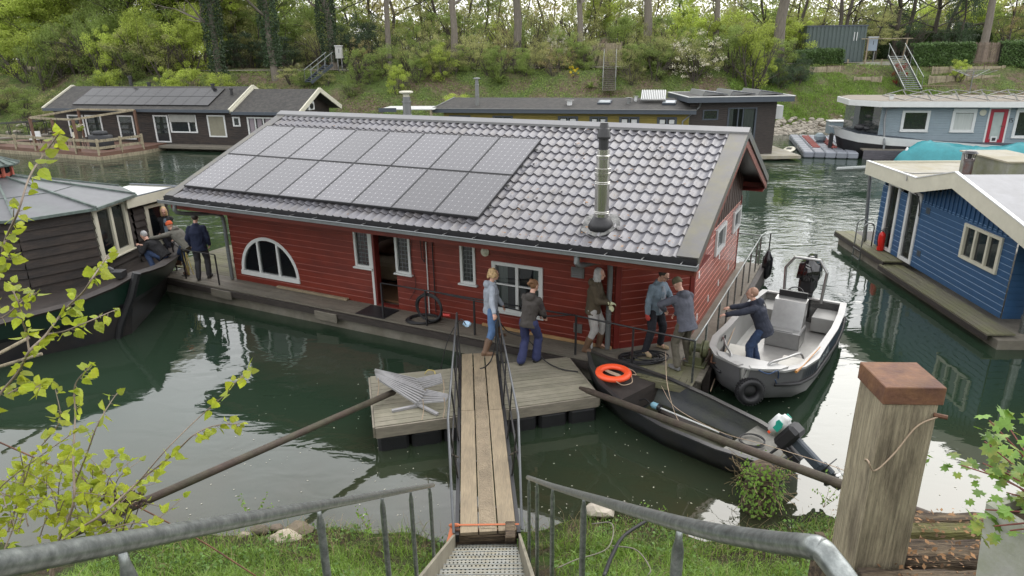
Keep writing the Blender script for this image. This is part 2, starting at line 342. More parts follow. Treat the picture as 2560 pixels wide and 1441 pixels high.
# water
def water_mat():
    m=bpy.data.materials.new('canal_water');m.use_nodes=True;N=m.node_tree.nodes;L=m.node_tree.links;b=N['Principled BSDF']
    b.inputs['Roughness'].default_value=.018;b.inputs['IOR'].default_value=1.5;b.inputs['Specular IOR Level'].default_value=.85
    tcn=N.new('ShaderNodeTexCoord');sep=N.new('ShaderNodeSeparateXYZ');L.new(tcn.outputs['Object'],sep.inputs[0])
    # shallow water near the bank shows the brown bottom
    sh=N.new('ShaderNodeMapRange');sh.inputs[1].default_value=8.0;sh.inputs[2].default_value=11.5;sh.inputs[3].default_value=1;sh.inputs[4].default_value=0;L.new(sep.outputs['Y'],sh.inputs[0])
    nn=N.new('ShaderNodeTexNoise');nn.inputs['Scale'].default_value=1.1;nn.inputs['Detail'].default_value=6;L.new(tcn.outputs['Object'],nn.inputs['Vector'])
    mu=N.new('ShaderNodeMath');mu.operation='MULTIPLY';L.new(sh.outputs[0],mu.inputs[0]);L.new(nn.outputs['Fac'],mu.inputs[1])
    cm=N.new('ShaderNodeMixRGB');cm.inputs[1].default_value=(.020,.036,.022,1);cm.inputs[2].default_value=(.045,.035,.016,1);L.new(mu.outputs[0],cm.inputs[0])
    L.new(cm.outputs[0],b.inputs['Base Color'])
    # ripples: calm near this bank, more broken further out
    amp=N.new('ShaderNodeMapRange');amp.inputs[1].default_value=11;amp.inputs[2].default_value=36;amp.inputs[3].default_value=.085;amp.inputs[4].default_value=.62;L.new(sep.outputs['Y'],amp.inputs[0])
    mp=N.new('ShaderNodeMapping');mp.inputs['Scale'].default_value=(1,1.7,1);mp.inputs['Rotation'].default_value=(0,0,.25);L.new(tcn.outputs['Object'],mp.inputs[0])
    def nzn(s,d,dist):
        n=N.new('ShaderNodeTexNoise');n.inputs['Scale'].default_value=s;n.inputs['Detail'].default_value=d;n.inputs['Distortion'].default_value=dist;L.new(mp.outputs[0],n.inputs['Vector']);return n
    a=nzn(1.1,2,.7);c=nzn(5.5,2,.8);ww=nzn(.16,2,0)
    gate=N.new('ShaderNodeMapRange');gate.inputs[1].default_value=.40;gate.inputs[2].default_value=.6;gate.inputs[3].default_value=.2;gate.inputs[4].default_value=1.05;L.new(ww.outputs['Fac'],gate.inputs[0])
    s1=N.new('ShaderNodeMath');s1.operation='MULTIPLY_ADD';s1.inputs[1].default_value=.10;L.new(c.outputs['Fac'],s1.inputs[0]);L.new(a.outputs['Fac'],s1.inputs[2])
    s2=N.new('ShaderNodeMath');s2.operation='MULTIPLY';L.new(gate.outputs[0],s2.inputs[0]);L.new(amp.outputs[0],s2.inputs[1])
    bp=N.new('ShaderNodeBump');bp.inputs['Distance'].default_value=.10;L.new(s1.outputs[0],bp.inputs['Height']);L.new(s2.outputs[0],bp.inputs['Strength']);L.new(bp.outputs[0],b.inputs['Normal'])
    return m
wb=MB();wb.quad((-160,7.0,0),(160,7.0,0),(160,66,0),(-160,66,0))
tag(wb.build('water',water_mat()),'dark green canal water with rippled reflections','water',kind='structure')
q=MB();rgw=random.Random(51)
for i in range(340):
    x=rgw.uniform(-5,7);y=8.4+4.5*rgw.random()**1.6;s=rgw.uniform(.006,.02);a=rgw.random()*6.28;u=Vector((math.cos(a)*s,math.sin(a)*s,0));v_=Vector((-u.y,u.x,0))*.6;c=Vector((x,y,.006));q.quad(c-u,c-v_,c+u,c+v_)
tag(q.build('floating_debris',mat('pale_floating_bits',(.45,.43,.36),.8)),'pale petals and seed flecks floating on the near water','floating debris',kind='stuff')
# ---------------------------------------------------------------- vegetation builders
def rnd_dir(rg):
    z=rg.uniform(-1,1);a=rg.uniform(0,2*math.pi);r=math.sqrt(1-z*z);return Vector((r*math.cos(a),r*math.sin(a),z))
def leaf_quad(b,c,s,rg,flat=0,asp=.6):
    n=rnd_dir(rg)
    if flat: n=(n+Vector((0,0,flat))).normalized()
    t=n.orthogonal().normalized();t=Matrix.Rotation(rg.uniform(0,6.28),3,n)@t;u=n.cross(t)
    s*=rg.uniform(.7,1.3)
    b.v+=[c-t*s*.5,c+u*s*asp*.5,c+t*s*.5,c-u*s*asp*.5];k=len(b.v)-4;b.f.append((k,k+1,k+2,k+3))
def crown_mesh(n,rg,rad=(1,1,1),clumps=26,cr=.34,leaf=.05,inner=.25,flatbias=0,zmin=-1):
    b=MB();cs=[]
    for i in range(clumps):
        for _ in range(20):
            d=rnd_dir(rg)*(inner+(1-inner)*rg.random()**.5)
            if d.z>=zmin:break
        cs.append((Vector((d.x*rad[0],d.y*rad[1],d.z*rad[2])),cr*rg.uniform(.5,1.25)))
    for i in range(n):
        c,r=cs[rg.randrange(len(cs))];p=c+rnd_dir(rg)*r*(rg.random()**.45)
        p.z=c.z+(p.z-c.z)*.7
        leaf_quad(b,p,leaf,rg,flatbias)
    return b
def limb(b,p0,d,l,r,rg,depth,bend=.25,n=5,split=(2,3),tipr=.35,sides=6):
    pts=[p0];dd=d.normalized();rs=[r]
    for i in range(4):
        dd=(dd+rnd_dir(rg)*bend+Vector((0,0,.06))).normalized();pts.append(pts[-1]+dd*l/4);rs.append(r*(1-(1-tipr)*(i+1)/4))
    b.tube(pts,rs,sides if depth>1 else 4,cap=False)
    if depth>0:
        for k in range(rg.randint(*split)+(1 if depth>1 else 0)):
            j=rg.randint(1,4);nd=(dd+rnd_dir(rg)*.75).normalized()
            limb(b,pts[j],nd,l*rg.uniform(.5,.72),rs[j]*.6,rg,depth-1,bend,n,split,tipr,sides)
# ---------------------------------------------------------------- building helpers
def frameM(o,ex,out):
    # local wall frame: x along wall, y inward (so -y points out), z up
    ex=Vector(ex).normalized();ny=-Vector(out).normalized()
    return Matrix(((ex.x,ny.x,0,o[0]),(ex.y,ny.y,0,o[1]),(ex.z,ny.z,1,o[2]),(0,0,0,1)))
def boards(Mx,x0,x1,z0,z1,pitch,dep=.022,holes=(),span=None,style='v',edge=None):
    b=MB(Mx);E=MB(Mx);z=z0;i=0
    while z<z1-1e-4:
        zt=min(z+pitch,z1);br={z,zt,zt-.018 if style=='v' else zt}
        for h in holes:
            for q in (h[2],h[3]):
                if z<q<zt:br.add(q)
        br=sorted(br)
        for a,c in zip(br,br[1:]):
            xa,xb=(x0,x1) if span is None else span((a+c)/2)
            if xb-xa<.01:continue
            seg=[(xa,xb)]
            for h in holes:
                if h[2]<(a+c)/2<h[3]:
                    ns=[]
                    for s,e in seg:
                        if h[1]<=s or h[0]>=e:ns.append((s,e));continue
                        if h[0]>s:ns.append((s,h[0]))
                        if h[1]<e:ns.append((h[1],e))
                    seg=ns
            for s,e in seg:
                def Y(q):
                    if style=='v': return -dep if q<=zt-.0179 else 0
                    if style=='flat': return 0
                    return -dep*(1-(q-z)/pitch)
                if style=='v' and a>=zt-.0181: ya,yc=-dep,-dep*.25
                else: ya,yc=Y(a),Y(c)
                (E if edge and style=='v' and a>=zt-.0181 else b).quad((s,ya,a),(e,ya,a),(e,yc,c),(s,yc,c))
                if a==z: b.quad((s,0,a),(e,0,a),(e,ya,a),(s,ya,a))
        z=zt;i+=1
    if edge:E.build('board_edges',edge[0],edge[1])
    return b
def window(par,Mx,x0,x1,z0,z1,fm,gm,mull=(),trans=(),fw=.06,dep=.05,out=.035,name='window',sill=True,back=None,curt=None,glaz='pane'):
    b=MB(Mx);o=-out-.02
    b.cbox(x0-fw*.3,x0+fw,o,dep,z0,z1,.006);b.cbox(x1-fw,x1+fw*.3,o,dep,z0,z1,.006)
    b.box(x0+fw,x1-fw,o+.003,dep,z1-fw,z1);b.box(x0+fw,x1-fw,o+.003,dep,z0,z0+fw)
    for m in mull:b.box(m-fw*.45,m+fw*.45,o+.006,dep-.01,z0+fw,z1-fw)
    for t_ in trans:b.box(x0+fw,x1-fw,o+.012,dep-.02,t_-.015,t_+.015)
    w_=b.build(name,fm,par)
    g=MB(Mx);g.quad((x0+fw,.0,z0+fw),(x1-fw,.0,z0+fw),(x1-fw,.0,z1-fw),(x0+fw,.0,z1-fw));g.build(glaz,gm,w_)
    if sill:
        s=MB(Mx);s.cbox(x0-.06,x1+.06,o-.045,0,z0-.045,z0-.002,.006);s.build('sill',fm,w_)
    if curt:
        for a,c,mm in curt:
            k=MB(Mx);n=int((c-a)/.03)+2
            k.add([(a+(c-a)*i/n,.09+.018*math.sin(i*1.9)+.01*math.sin(i*.7),z) for z in (z0,z1) for i in range(n+1)],[(i,i+1,n+2+i,n+1+i) for i in range(n)])
            k.build('curtain',mm,w_,smooth=True)
    if back:
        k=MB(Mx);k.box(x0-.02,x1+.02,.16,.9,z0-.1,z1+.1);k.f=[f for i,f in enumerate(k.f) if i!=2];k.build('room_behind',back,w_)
    return w_
def leaded(par,Mx,x0,x1,z0,z1,nx,nz):
    b=MB(Mx)
    for i in range(1,nx): x=x0+(x1-x0)*i/nx;b.box(x-.005,x+.005,-.008,.004,z0,z1)
    for i in range(1,nz): z=z0+(z1-z0)*i/nz;b.box(x0,x1,-.0095,.0055,z-.005,z+.005)
    return b.build('leading',M['zinc'],par)
def rail_run(par,pts,h,m,rail_r=.019,post=.018,posts=True,name='railing'):
    # each run: rail is one part, posts are its children
    b=MB();b.tube([Vector(p)+Vector((0,0,h)) for p in pts],rail_r,8);r=b.build(name,m,par,smooth=True)
    if posts:
        for p in pts:
            q=MB();q.box(p[0]-post,p[0]+post,p[1]-post,p[1]+post,p[2],p[2]+h);q.build('post',m,r)
    return r
def downpipe(par,pts,r=.045,m=None):
    b=MB();b.tube(pts,r,12)
    p=Vector(pts[-1]);
    for z in (p.z+.55,p.z+.62,pts[-2][2]-.25,pts[-2][2]-.32): b.lathe([(r,-.012),(r+.01,-.006),(r+.01,.006),(r,.012)],(p.x,p.y,z),12)
    return sharp(b.build('downpipe',m or M['pipe'],par))
def planks(name,m,par,P0,ax,ay,la,lb,w,z,t=.035,gap=.008,rg=random,clip=None):
    # boards run along ax (length la), stacked along ay (width lb)
    b=MB();ax=Vector(ax);ay=Vector(ay);P0=Vector(P0);n=max(1,round(lb/w));w=lb/n
    for i in range(n):
        cuts=[0,la]
        if la>4.5:cuts=[0]+sorted([la*rg.uniform(.25,.75)])+[la]
        for c0,c1 in zip(cuts,cuts[1:]):
            a=P0+ay*(i*w+gap/2)+ax*(c0+.003);q=P0+ay*((i+1)*w-gap/2)+ax*(c1-.003)
            dz=rg.uniform(-.003,.003);z1=z+dz
            A=[a,P0+ay*(i*w+gap/2)+ax*(c1-.003),q,P0+ay*((i+1)*w-gap/2)+ax*(c0+.003)]
            V=[(p.x,p.y,z1) for p in A]+[(p.x,p.y,z1-t) for p in A]
            b.add(V,[(0,1,2,3),(7,6,5,4),(0,4,5,1),(1,5,6,2),(2,6,7,3),(3,7,4,0)])
    return b.build(name,m,par)
# ---------------------------------------------------------------- the red houseboat
PSI=R_(-27.206);HO=Vector((-7.684,18.189,0))
HM=Matrix.Translation(HO)@Matrix.Rotation(PSI,4,'Z')
def hw(x,y,z): return HM@Vector((x,y,z))
RH=thing('houseboat','red clapboard houseboat with grey tiled roof and sixteen solar panels, people working on its deck','houseboat',HO,PSI)
L_,W_=12.31,6.7;ZD=.484;EY=-1.305;EZ=3.01;RY=2.98;RZ=4.70;SL=(RZ-EZ)/(RY-EY);XL,XR=-.592,12.899
def rz(y): return EZ+(y-EY)*SL if y<=RY else RZ-(y-RY)*SL
b=MB();b.prism([(-2.2,-.66),(L_+.6,-.66),(L_+.6,7.55),(-2.2,7.55)],-.35,ZD-.07);b.build('hull',M['concrete'],RH)
rgd=random.Random(3)
planks('deck_boards',M['deck'],RH,(-2.3,-.74,0),(1,0,0),(0,1,0),L_+3.0,.80,.145,ZD,rg=rgd)
planks('deck_boards',M['deckg'],RH,(-3.05,.07,0),(1,0,0),(0,1,0),3.03,7.5,.145,ZD,rg=rgd)
b=MB();b.box(11.0,L_+.62,.07,1.3,ZD-.03,ZD);b.box(L_+.02,L_+.62,1.3,7.5,ZD-.05,ZD-.002);b.build('side_deck',M['concrete'],RH)
b=MB();b.box(L_+.623,L_+.76,-.2,7.6,-.2,ZD-.02);b.box(-2.3,11.9,-.80,-.742,ZD-.19,ZD-.04);b.build('rubbing_board',M['brownboards'],RH)
for x,w_,dz in ((-.1,.75,0),(3.55,.7,-.04)):
    b=MB();b.cbox(x,x+w_,-.845,-.80,ZD-.26+dz,ZD-.03+dz);b.build('fender_board',M['deck'],RH)
# corner platform in front of the chamfered corner
planks('corner_deck_boards',M['deckg'],RH,(11.35,-1.0,0),(0,1,0),(1,0,0),1.0,1.55,.14,ZD+.002,rg=rgd)
b=MB();b.box(11.3,12.95,-1.06,-1.002,ZD-.15,ZD-.01);b.build('platform_edge',M['deckg'],RH)
# walls
F0=frameM((0,0,0),(1,0,0),(0,-1,0))
holes=[(4.33,4.80,1.42,2.36),(4.90,5.54,.0,2.36),(5.56,5.97,1.42,2.36),(7.36,7.73,1.42,2.36),(8.18,9.38,.92,2.06)]
# arched window: polygonal hole by board
ax0,ax1,az0=.30,2.36,.78;acx=(ax0+ax1)/2;ar=(ax1-ax0)/2
def archspan(z):
    h=z-az0
    return None if h<0 or h>ar else (acx-math.sqrt(ar*ar-h*h),acx+math.sqrt(ar*ar-h*h))
ah=[]
for i in range(12):
    z=az0+ar*i/12;zz=az0+ar*(i+1)/12;s=archspan(zz-.001)
    if s:ah.append((s[0]-.0,s[1]+.0,z,zz))
ED=mat('red_edge_painted_glint',(.27,.085,.065),.4,var=.35,vscale=2)  # paler upward chamfers: sky glint, with some edge dust, put into the colour
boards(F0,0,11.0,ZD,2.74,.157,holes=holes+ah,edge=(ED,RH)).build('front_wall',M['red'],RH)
# chamfered corner wall
c0=Vector((11.02,0,0));c1=Vector((L_,1.234,0));cl=(c1-c0).length;cx=(c1-c0)/cl;co=Vector((cx.y,-cx.x,0))
F1=frameM(c0,cx,co)
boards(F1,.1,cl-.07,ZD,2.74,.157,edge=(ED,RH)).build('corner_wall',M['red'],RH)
b=MB(F1);b.cbox(-.02,.11,-.045,.02,ZD,2.74);b.cbox(cl-.09,cl+.02,-.045,.02,ZD,2.74);b.box(.11,cl-.09,-.04,0,ZD,ZD+.12);b.build('corner_trim',M['redtrim'],RH)
# right gable wall
F2=frameM((L_,0,0),(0,1,0),(1,0,0))
def gsp(z0_,z1_): 
    def f(z): 
        lo=1.234 if True else 0
        if z<=rz(1.234)-.12: a=1.234
        else: a=EY+(z+.12-EZ)/SL
        bb=2*RY-a if z>rz(W_)-.12 else W_
        return (max(a,1.234),min(bb,W_))
    return f
gh=[(3.25,4.45,1.72,2.42),(5.5,6.6,1.75,2.38)]
boards(F2,1.234,W_,ZD,2.48,.157,holes=gh,span=gsp(0,0),edge=(mat('gable_edge_painted_glint',(.50,.17,.12),.35,var=.3),RH)).build('gable_wall',M['redgable'],RH)  # gable chamfers get a paler red with the sky glint painted in
b=MB(F2)
y=1.234
while y<W_:
    y2=min(y+.145,W_);zt=min(rz(y),rz(y2))-.08
    if zt>2.5:b.box(y,y2-.008,-.012 if int(y*7)%2 else -.02,.0,2.48,zt)
    y=y2
b.build('gable_boarding',mat('dark_brown_boarding',(.05,.024,.016),.5,var=.3,stretch=(6,6,1)),RH)
b=MB(F2);b.cbox(1.2,1.32,-.035,.02,ZD,2.48);b.build('corner_trim',M['redtrim'],RH);b=MB(F2);b.cbox(W_-.06,W_+.03,-.035,.02,ZD,2.6);b.build('corner_trim',M['redtrim'],RH)
for yy,zz in ((1.75,.72),(2.9,.78),(4.1,.8),(5.4,.85),(1.5,2.0),(1.62,1.75),(3.9,1.55),(6.2,1.6)):
    b=MB(F2);b.box(yy,yy+.1,-.028,-.02,zz,zz+.13);b.box(yy+.03,yy+.13,-.029,-.0215,zz-.04,zz+.05);b.build('paint_patch',M['white'],RH)
b=MB();b.box(0,.04,0.02,W_,ZD,2.7);b.box(.04,L_-.04,W_-.04,W_,ZD,2.7);b.build('rear_walls',M['red'],RH)
# interior seen through the open door and panes
b=MB();b.box(.1,L_-1.3,.35,W_-.1,ZD-.03,ZD+.03);b.build('floor_inside',mat('warm_parquet',(.16,.085,.045),.4,var=.3,stretch=(8,1,1)),RH)
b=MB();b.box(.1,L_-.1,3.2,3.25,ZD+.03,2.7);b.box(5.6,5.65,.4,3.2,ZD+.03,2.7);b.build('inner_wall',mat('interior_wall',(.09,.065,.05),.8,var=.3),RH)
b=MB();b.cbox(2.9,4.7,1.3,2.8,.62,1.1,.08);b.build('bed',mat('beige_bedspread',(.28,.22,.14),.9,var=.2,bump=.5,bscale=6),RH)
b=MB();b.ell((3.6,2.3,1.25),(.35,.4,.2));b.ell((4.1,2.4,1.22),(.25,.25,.16));b.ell((3.2,1.9,1.2),(.3,.3,.14));b.build('cushion',mat('brown_cushion',(.12,.06,.035),.9),RH,smooth=True)
b=MB();b.cbox(.6,2.4,.8,1.6,1.12,1.17);[b.box(x,x+.07,.85,.92,ZD+.03,1.12) for x in (.65,2.25)];b.ell((1.2,1.2,1.22),(.3,.2,.08));b.ell((1.9,1.1,1.25),(.16,.16,.1));b.build('table',mat('dark_table_wood',(.11,.06,.03),.4),RH)
# arched window
pts=arc((acx,-.035,az0),ar-.035,0,math.pi,24)
b=MB();
for a,c in zip(pts,pts[1:]):
    def q(p,k): d=(Vector((p.x-acx,0,p.z-az0))).normalized();return Vector((acx,p.y,az0))+d*(ar+k)
    A,B,C,D=q(a,.02),q(c,.02),q(c,-.07),q(a,-.07);o_=Vector((0,.09,0))
    b.add([A,B,C,D,A+o_,B+o_,C+o_,D+o_],[(0,1,2,3),(0,4,5,1),(3,2,6,7)])
b.box(ax0-.03,ax1+.03,-.06,.05,az0-.09,az0+.03)
for mxx in (acx-.35,acx+.35):
    hh=math.sqrt(ar*ar-.35**2);b.box(mxx-.035,mxx+.035,-.03,.04,az0,az0+hh-.05)
wa=b.build('arched_window',M['white'],RH)
g=MB();pa=arc((acx,.01,az0),ar-.05,0,math.pi,24);g.add(pa,[tuple(range(len(pa)))]);g.build('pane',M['glass'],wa)
for x0,x1 in ((4.33,4.80),(5.56,5.97),(7.36,7.73)):
    w_=window(RH,F0,x0,x1,1.44,2.36,M['white'],M['glass'],fw=.05)
    leaded(w_,F0,x0+.05,x1-.05,1.49,2.31,3,8)
w_=window(RH,F0,8.18,9.38,.92,2.06,M['white'],M['glass'],mull=(8.78,),trans=(1.55,),fw=.075,name='casement_window',curt=((8.27,8.5,M['curtain']),(9.12,9.3,M['curtain'])))
b=MB();b.cbox(4.80,4.87,-.055,.05,ZD,2.36);b.build('door_frame',M['white'],RH)
b=MB();b.box(4.87,4.93,-.04,.12,ZD,2.36);b.box(4.93,5.54,-.03,.1,ZD-.0,ZD+.05);b.build('door_jamb',M['redtrim'],RH)
b=MB();b.cbox(4.05,4.92,.12,.17,ZD+.05,2.34);d=b.build('door',M['redtrim'],RH)
b=MB();b.tube([(4.2,.17,1.15),(4.2,.2,1.3),(4.24,.2,1.3),(4.24,.17,1.1)],.012,6);b.build('handle',M['inox'],d)
b=MB(F0);b.box(10.05,10.34,-.05,-.02,1.95,2.17);[b.add([(10.08,-.055,z),(10.31,-.055,z),(10.31,-.075,z-.03),(10.08,-.075,z-.03)],[(0,1,2,3)]) for z in (1.99,2.04,2.09,2.14,2.18)];b.build('vent_grille',M['zinc'],RH)
b=MB(F0);b.box(10.13,10.32,-.05,-.02,.72,.92);b.build('vent_grille',M['zinc'],RH)
b=MB(F0);b.lathe([(.10,0),(.10,.03),(.075,.035),(.07,.05),(.03,.075),(0.001,.08)],(8.0,-.02,2.24),16,axis=(0,-1,0));b.build('wall_lamp',M['cream'],RH,smooth=False)
for yy0,yy1,z0,z1 in ((3.3,4.4,1.76,2.40),(5.55,6.55,1.78,2.36)):
    window(RH,F2,yy0,yy1,z0,z1,M['white'],M['glass_dark'],fw=.08,sill=False,back=None,out=.05)
# roof structure: soffit, fascia, barge
b=MB();b.box(XL+.05,XR-.05,-1.2,0,2.735,2.76);b.box(XL+.05,XR-.05,W_,2*RY-EY-.05,2.735,2.76);b.build('soffit',M['redtrim'],RH)
b=MB();b.box(XL+.02,XR-.04,-1.235,-1.2,2.70,2.95);b.box(XL+.02,XR-.04,2*RY-EY-.06,2*RY-EY-.02,2.72,2.95);b.build('eave_fascia',M['red'],RH)
b=MB()
for s in (1,-1):
    e=EY if s==1 else 2*RY-EY
    b.slab([(XL+.03,e,EZ-.05),(XR-.03,e,EZ-.05),(XR-.03,RY,RZ-.05),(XL+.03,RY,RZ-.05)][::s],.09)
b.build('roof_deck',M['black'],RH)
def tiles(x0,x1,far=False):
    b=MB();per=.215;nx=int((x1-x0)/per*7);ny=14;sl=math.hypot(RY-EY,RZ-EZ);rl=sl/ny;up=Vector((0,(RY-EY)/sl,(RZ-EZ)/sl));nn=Vector((0,-up.z,up.y));P0=Vector((0,EY-.03,EZ-.012))
    A=.030
    def wv(x):
        t=(x/per)%1;return A*(math.cos(2*math.pi*t)+.22*math.cos(4*math.pi*t))
    xs=[x0+(x1-x0)*i/nx for i in range(nx+1)]
    rows=[]
    for j in range(ny):
        for (s,hh) in ((0,.0),(0,.046),(.35,.037),(1.0,.012)):
            rows.append([P0+Vector((x,0,0))+up*(rl*(j+s)-(.012 if s==0 and hh>.02 else 0))+nn*(hh+wv(x)*(1 if s<1 else .85)) for x in xs])
    n=nx+1
    for r in rows:b.v+=r
    for j in range(len(rows)-1):
        if j%4==3 : continue
        for i in range(nx):b.f.append((j*n+i,j*n+i+1,(j+1)*n+i+1,(j+1)*n+i))
    if far:
        b.v=[Vector((p.x,2*RY-p.y,p.z)) for p in b.v];b.f=[f[::-1] for f in b.f]
    return b
o=tiles(XL+.3,XR-.34).build('roof_tiles',M['tile'],RH);sharp(o,50)
o=tiles(XL+.3,XR-.34,True).build('roof_tiles',M['tile'],RH);sharp(o,50)
# verge flashings
for xa,xb in ((XL,XL+.32),(XR-.38,XR)):
    b=MB()
    for s in (1,-1):
        Y=lambda y:y if s==1 else 2*RY-y
        t=.075
        b.slab([(xa,Y(EY-.04),EZ+t-.016),(xb,Y(EY-.04),EZ+t-.016),(xb,Y(RY),RZ+t),(xa,Y(RY),RZ+t)][::s],.03)
        xo=xa if xa<0 else xb
        for dx,z0,z1,mm in ((0,.045,-.12,0),):
            x1_=xo-.0 if xa>0 else xo
            V=[(x1_,Y(EY-.04),EZ+.05-.02),(x1_,Y(RY),RZ+.05),(x1_,Y(RY),RZ-.10),(x1_,Y(EY-.04),EZ-.12)]
            t2=(-.02 if xa>0 else .02);V+= [(p[0]+t2,p[1],p[2]) for p in V]
            b.add(V,[(0,1,2,3),(7,6,5,4),(0,4,5,1),(1,5,6,2),(2,6,7,3),(3,7,4,0)])
    o=b.build('verge_flashing',M['barge'],RH)
b=MB()
for s in (1,-1):
    Y=lambda y:y if s==1 else 2*RY-y
    x1_=XR-.03
    V=[(x1_,Y(EY),EZ-.10),(x1_,Y(RY),RZ-.10),(x1_,Y(RY),RZ-.30),(x1_,Y(EY),EZ-.30)];V+=[(p[0]-.035,p[1],p[2]) for p in V]
    b.add(V,[(0,1,2,3),(7,6,5,4),(0,4,5,1),(1,5,6,2),(2,6,7,3),(3,7,4,0)])
b.build('bargeboard',mat('brown_red_bargeboard',(.17,.045,.028),.5,var=.25),RH)
b=MB()
for s in (1,-1):
    Y=lambda y:y if s==1 else 2*RY-y
    b.slab([(XL-.01,Y(RY-.19),rz(RY-.19)+.105),(XR+.005,Y(RY-.19),rz(RY-.19)+.105),(XR+.005,Y(RY),RZ+.115),(XL-.01,Y(RY),RZ+.115)][::s],.02)
    b.box(XL-.01,XR+.005,min(Y(RY-.195),Y(RY-.175)),max(Y(RY-.195),Y(RY-.175)),rz(RY-.19)+.05,rz(RY-.19)+.108)
b.build('ridge_cap',mat('pale_ridge_metal',(.19,.19,.195),.4,metal=.4,var=.1),RH)
# gutter
b=MB();b.box(XL-.03,XR-.02,EY-.2,EY-.06,EZ-.10,EZ-.085);b.box(XL-.03,XR-.02,EY-.06,EY-.045,EZ-.10,EZ+.03);b.build('gutter_trough',M['black'],RH)
b=MB();b.box(XL-.05,XR+.02,EY-.235,EY-.2,EZ-.12,EZ-.045);b.tube([(XL-.05,EY-.235,EZ-.045),(XR+.02,EY-.235,EZ-.045)],.014,6)
b.box(XR-.0,XR+.02,EY-.2,EY-.05,EZ-.12,EZ-.04);g_=b.build('gutter_lip',M['pipe'],RH)
for i in range(20):
    q=MB();x=XL+.3+i*.68;q.box(x,x+.02,EY-.22,EY-.02,EZ-.04,EZ-.03);q.build('gutter_bracket',M['zinc'],g_)
downpipe(RH,cat([(.35-.5,EY-.12,EZ-.12),(-.15,EY-.10,2.66),(-.12,-.8,2.5),(-.08,-.25,2.38),(-.08,-.10,2.2),(-.08,-.10,1.6)],3)+[Vector((-.08,-.10,ZD+.02))],.05)
downpipe(RH,cat([(10.72,EY-.12,EZ-.12),(10.74,EY-.10,2.68),(10.82,-.8,2.58),(10.9,-.25,2.44),(10.92,-.1,2.25),(10.92,-.1,1.6)],3)+[Vector((10.92,-.10,ZD+.02))],.055)
# solar panels
def panel_mat(cells=(6,9)):
    m=bpy.data.materials.new('solar_cells');m.use_nodes=True;N=m.node_tree.nodes;L=m.node_tree.links;p=N['Principled BSDF']
    p.inputs['Roughness'].default_value=.22;p.inputs['Specular IOR Level'].default_value=.85;p.inputs['IOR'].default_value=1.55
    tcn=N.new('ShaderNodeTexCoord');sp=N.new('ShaderNodeSeparateXYZ');L.new(tcn.outputs['Object'],sp.inputs[0])
    def mth(op,a,bb=None,c=None):
        n=N.new('ShaderNodeMath');n.operation=op
        for i,x in enumerate((a,bb,c)):
            if x is None:continue
            if isinstance(x,(int,float)):n.inputs[i].default_value=x
            else:L.new(x,n.inputs[i])
        return n.outputs[0]
    cw=.158
    fx=mth('FRACT',mth('DIVIDE',mth('ADD',sp.outputs[0],.5),cw));fy=mth('FRACT',mth('DIVIDE',sp.outputs[1],cw))
    ex_=mth('ABSOLUTE',mth('SUBTRACT',fx,.5));ey_=mth('ABSOLUTE',mth('SUBTRACT',fy,.5))
    dia=mth('GREATER_THAN',mth('ADD',ex_,ey_),.93)          # white dot where four cells meet
    gap=mth('MAXIMUM',mth('GREATER_THAN',ex_,.488),mth('GREATER_THAN',ey_,.488))
    bus=mth('LESS_THAN',mth('ABSOLUTE',mth('SUBTRACT',mth('FRACT',mth('MULTIPLY',fx,4)),.5)),.05)
    c1=N.new('ShaderNodeMixRGB');c1.inputs[1].default_value=(.055,.053,.062,1);c1.inputs[2].default_value=(.36,.355,.36,1);L.new(mth('MULTIPLY',mth('MAXIMUM',bus,gap),.45),c1.inputs[0])
    c2=N.new('ShaderNodeMixRGB');c2.inputs[2].default_value=(.6,.6,.6,1);L.new(dia,c2.inputs[0]);L.new(c1.outputs[0],c2.inputs[1])
    oi=N.new('ShaderNodeObjectInfo');mr=N.new('ShaderNodeMapRange');mr.inputs[3].default_value=.75;mr.inputs[4].default_value=1.3;L.new(oi.outputs['Random'],mr.inputs[0])
    vm=N.new('ShaderNodeVectorMath');vm.operation='SCALE';L.new(c2.outputs[0],vm.inputs[0]);L.new(mr.outputs[0],vm.inputs['Scale']);L.new(vm.outputs[0],p.inputs['Base Color'])
    return m
PM=panel_mat();pw,pl=1.072,1.62
sl_ang=math.atan(SL)
b=MB();b.box(-pw/2+.012,pw/2-.012,.012,pl-.012,-.01,.032);pm=b.build('solar_panel',PM,RH)
b=MB();
for x0,x1,y0,y1 in ((-pw/2,-pw/2+.02,0,pl),(pw/2-.02,pw/2,0,pl),(-pw/2+.02,pw/2-.02,0,.02),(-pw/2+.02,pw/2-.02,pl-.02,pl)):b.box(x0,x1,y0,y1,-.014,.037)
pf=b.build('panel_frame',mat('panel_frame_metal',(.05,.05,.053),.4,metal=.5),pm)
ox,oy=-.24,-1.0
first=True
for r in range(2):
    for k in range(8):
        if first:p=pm;f_=pf;first=False
        else:
            p=pm.copy();COL.objects.link(p);p.parent=RH;f_=pf.copy();COL.objects.link(f_);f_.parent=p
        yy=oy+r*(pl+.03)*math.cos(sl_ang);zz=rz(yy)+.12
        p.location=(ox+pw/2+k*(pw+.012)+(.35 if 0 else 0)+r*.0+.05*0,yy,zz);p.rotation_euler=(sl_ang,0,0)
b=MB()
for yy in (-.55,.25,1.0,1.7):
    b.box(ox-.03,ox+8.72,yy-.02,yy+.02,rz(yy)+.06,rz(yy)+.10)
b.build('panel_mounting_rail',M['alu'],RH)
